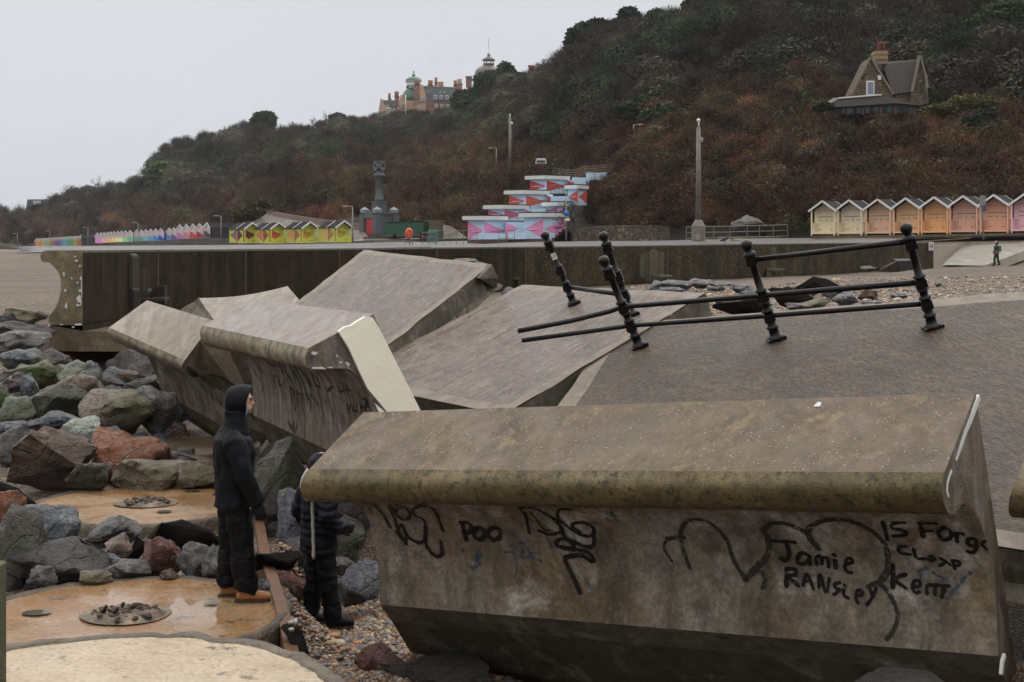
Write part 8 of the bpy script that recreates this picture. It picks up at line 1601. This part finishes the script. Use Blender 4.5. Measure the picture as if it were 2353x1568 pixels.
# the person in the puffer jacket
base = P(737, 1422, 13.6); base.z = gz(base.x, base.y) + .02
M['puff'] = plain('black_quilted_nylon', (.006, .006, .009), .5, .3, 10, spec=.12); M['tr2'] = plain('black_trousers', (.007, .0075, .010), .6, .4, 14, .006, spec=.12)
p2 = local_root('person in black hooded puffer jacket behind the nose of the foreground block', base, math.radians(38), sc=(base - P(737, 1037, 13.6)).length / 1.66)
mb = MB(); head(mb, (.02, 0, 1.53), .93); L3(mb, [(-.02, 0, 1.45), (-.03, 0, 1.34)], [.05, .06]); L3(mb, [(-.02, 0, 1.34), (-.02, 0, 1.1), (0, 0, .8)], [(.09, .15), (.11, .15), (.12, .16)])
for sy in (-1, 1): L3(mb, [(-.02, sy * .17, 1.28), (-.07, sy * .25, 1.05), (.13, sy * .19, .95)], [.045, .04, .028]); hand(mb, (.13, sy * .19, .95), (1, 0, -.2), sy, .95)
for sy in (-1, 1): L3(mb, [(-.02, sy * .09, .8), (0, sy * .10, .45), (-.01 + (.08 if sy < 0 else -.06), sy * .12, .08)], [.08, .055, .04])
solid('body', mb, M['skin'], p2, .008, 3)
for sy in (-1, 1): mb = MB(); hand(mb, (.13, sy * .19, .95), (1, 0, -.2), sy, 1.12); solid('glove', mb, M['glove'], p2, .008, 2)
qf = lambda p: .009 * abs(math.sin(p.z * 40 + 2.2 * mnoise.noise(p * 5))) - .004
mb = MB(); L3(mb, [(-.02, 0, .72), (-.02, 0, .85), (-.02, 0, 1.0), (-.02, 0, 1.15), (-.02, 0, 1.27), (-.01, 0, 1.36)], [(.165, .20), (.165, .195), (.16, .19), (.165, .195), (.14, .18), (.10, .11)], 20)
for sy in (-1, 1): L3(mb, [(-.02, sy * .14, 1.29), (-.04, sy * .215, 1.24), (-.08, sy * .27, 1.08), (-.03, sy * .27, .99), (.13, sy * .20, .95)], [.075, .09, .085, .08, .065])
solid('puffer_jacket', mb, M['puff'], p2, .010, 4, .012, 9, fn=qf)
mb = MB(); L3(mb, [(-.01, 0, 1.33), (.0, 0, 1.42), (.005, 0, 1.50), (.0, 0, 1.58), (.0, 0, 1.645)], [(.115, .12), (.12, .12), (.135, .125), (.12, .115), (.05, .06)], 18); solid('hood', mb, M['puff'], p2, .010, 2, .004, 10, fn=lambda p: .006 * abs(math.sin(p.z * 38)) - .003)
mb = MB(); L3(mb, [(-.01, 0, .84), (-.01, 0, .72)], [(.14, .17), (.14, .17)], 16)
for sy, fx in ((-1, .07), (1, -.05)): L3(mb, [(0, sy * .08, .78), (.01, sy * .10, .55), (.0 + fx * .5, sy * .11, .32), (fx, sy * .115, .09)], [(.11, .10), (.09, .09), (.085, .085), (.085, .085)], 16)
solid('trousers', mb, M['tr2'], p2, .010, 4, .014, 10, (1, 1, 1.6))
boot(p2, .06, -.115, 0, .28, M['tr2'], M['sole'], yaw=-.35); boot(p2, -.06, .115, 0, .28, M['tr2'], M['sole'])
# distant walkers
def walker(label, base, yaw, sc, cj, ct_, stride=.18, pack=False, hoodup=True, scarf=False, vox=.02):
    p_ = local_root(label, base, yaw, sc=sc); mb = MB(); head(mb, (.02, 0, 1.62)); L3(mb, [(0, 0, 1.5), (0, 0, 1.4)], [.05, .06]); L3(mb, [(0, 0, 1.42), (0, 0, .9)], [(.09, .16), (.11, .15)])
    arms = [[(0, -.18, 1.38), (-.05, -.24, 1.12), (.10, -.22, .92)], [(0, .18, 1.38), (.0, .25, 1.12), (.13, .2, .96)]]; legs = [[(0, -.09, .88), (.10, -.09, .5), (stride, -.09, .08)], [(0, .09, .88), (-.02, .09, .5), (-stride - .06, .09, .1)]]
    for a in arms: L3(mb, a, [.045, .04, .03]); hand(mb, a[2], (.3, 0, -1), -1 if a[0][1] < 0 else 1)
    for l_ in legs: L3(mb, l_, [.08, .055, .04])
    solid('body', mb, M['skin'], p_, .012, 2)
    jm = plain('jacket_' + label[:6], cj, .6, .3, 8); tm = plain('trousers_' + label[:6], ct_, .6, .3, 8)
    mb = MB(); L3(mb, [(0, 0, .82), (0, 0, 1.1), (0, 0, 1.3), (0, 0, 1.42), (0, 0, 1.48)], [(.15, .19), (.14, .18), (.15, .2), (.11, .14), (.07, .08)], 14)
    for a in arms: L3(mb, a, [.08, .07, .055])
    solid('jacket', mb, jm, p_, vox, 3, .008, 9)
    mb = MB(); L3(mb, [(0, 0, .92), (0, 0, .8)], [(.13, .16), (.13, .16)])
    for l_ in legs: L3(mb, l_, [(.11, .10), (.085, .085), (.075, .075)])
    solid('trousers', mb, tm, p_, vox, 3, .01, 9)
    mb = MB(); L3(mb, [(-.01, 0, 1.45), (-.02, 0, 1.56), (-.025, 0, 1.67), (-.02, 0, 1.75)], [(.10, .10), (.115, .11), (.105, .10), (.04, .05)], 12); solid('hood' if hoodup else 'hair', mb, jm if hoodup else plain('dark_hair', (.02, .014, .01), .7, .2), p_, vox, 2)
    for l_, nm in zip(legs, (0, 1)): boot(p_, l_[2][0], l_[2][1], 0 if nm == 0 else .03, .27, M['sole'], M['sole'])
    if pack: mb = MB(); mb.box((-.2, 0, 1.2), (.2, .3, .42)); solid('backpack', mb, plain('grey_backpack', (.10, .12, .12), .6, .3), p_, .02, 3)
    if scarf: mb = MB(); L3(mb, [(.02, 0, 1.36), (.02, 0, 1.48)], [(.13, .14), (.10, .11)]); mb.box((.13, -.02, 1.25), (.04, .12, .3)); solid('scarf', mb, plain('grey_scarf', (.25, .28, .32), .8, .3), p_, .02, 2)
    return p_
b0 = P(2290, 611, 96); walker('walker in dark green hooded waterproofs on the slipway', b0, math.radians(200), (P(2290, 553, 96) - b0).length / 1.76, (.010, .028, .022), (.010, .022, .018), .12, pack=True)
b0 = P(907, 564.5, 194); walker('pedestrian in black jacket and blue jeans on the far promenade', b0, math.radians(-40), (P(907, 534.8, 194) - b0).length / 1.76, (.02, .02, .025), (.07, .12, .19), .14, hoodup=False, scarf=True)
# ------------------------------------------------------------------ loose shingle stones close to the camera side
peb = bpy.data.collections.new('pebble_sources')
def pebmat():
    m, t, bs = newmat('pebble'); a = t.nodes.new('ShaderNodeAttribute'); a.attribute_type = 'INSTANCER'; a.attribute_name = 'tint'; t.links.new(a.outputs['Color'], bs.inputs['Base Color']); bs.inputs['Roughness'].default_value = .4; return m
PM = pebmat()
for i in range(4):
    bm = bmesh.new(); bmesh.ops.create_icosphere(bm, subdivisions=2, radius=1)
    for v in bm.verts: v.co *= 1 + .25 * mnoise.noise(v.co * 1.3 + Vector((i * 9, 0, 0)))
    for f in bm.faces: f.smooth = True
    me = bpy.data.meshes.new('pebble'); bm.to_mesh(me); bm.free(); me.materials.append(PM); peb.objects.link(bpy.data.objects.new('pebble%d' % i, me))
PCOL = [(.26, .15, .07), (.16, .09, .05), (.33, .24, .15), (.12, .10, .09), (.20, .13, .08), (.40, .33, .24), (.09, .08, .075), (.28, .13, .06), (.15, .14, .15)]
pts, scl, rot, idx, tint = [], [], [], [], []
def addpeb(x, y, s_, z=None):
    z = gz(x, y) if z is None else z; pts.append((x, y, z + s_ * .15)); scl.append((s_ * rs.uniform(.8, 1.3), s_ * rs.uniform(.8, 1.2), s_ * rs.uniform(.5, .8))); rot.append((rs.uniform(-.4, .4), rs.uniform(-.4, .4), rs.uniform(0, 6.28))); idx.append(rs.randint(4)); tint.append(np.array(PCOL[rs.randint(9)]) * rs.uniform(.6, 1.2))
XY = []
for _ in range(17000):
    D = rs.uniform(10.5, 15.5); px_ = rs.uniform(640, 1180); XY.append(((px_ - CX) / F * D, D, np.exp(rs.normal(-4.15, .38))))
XY = np.array(XY); ZZ = zb(XY[:, 0], XY[:, 1])
for (x, y, s_), z in zip(XY, ZZ): addpeb(x, y, s_, z)
XY = []
for _ in range(13000):
    D = rs.uniform(22, 60); px_ = rs.uniform(1450, 2400); XY.append(((px_ - CX) / F * D, D, np.exp(rs.normal(-3.55, .4))))
XY = np.array(XY); ZZ = zb(XY[:, 0], XY[:, 1])
for (x, y, s_), z in zip(XY, ZZ): addpeb(x, y, s_, z)
scatter('shingle_pebbles', pts, scl, rot, idx, tint, peb)
# ------------------------------------------------------------------ damp sea air
mb = MB(); mb.box((200, 650, 60), (2600, 1900, 150)); hz = mb.build('haze', None, fixn=False); hz.data.materials.clear()
m = bpy.data.materials.new('haze'); m.use_nodes = True; t = m.node_tree; t.nodes.clear(); o_ = t.nodes.new('ShaderNodeOutputMaterial'); pv = t.nodes.new('ShaderNodeVolumePrincipled'); pv.inputs['Color'].default_value = (.86, .88, .92, 1); pv.inputs['Density'].default_value = .00010; pv.inputs['Anisotropy'].default_value = .2; t.links.new(pv.outputs[0], o_.inputs['Volume']); hz.data.materials.append(m); tag(hz, kind='stuff')
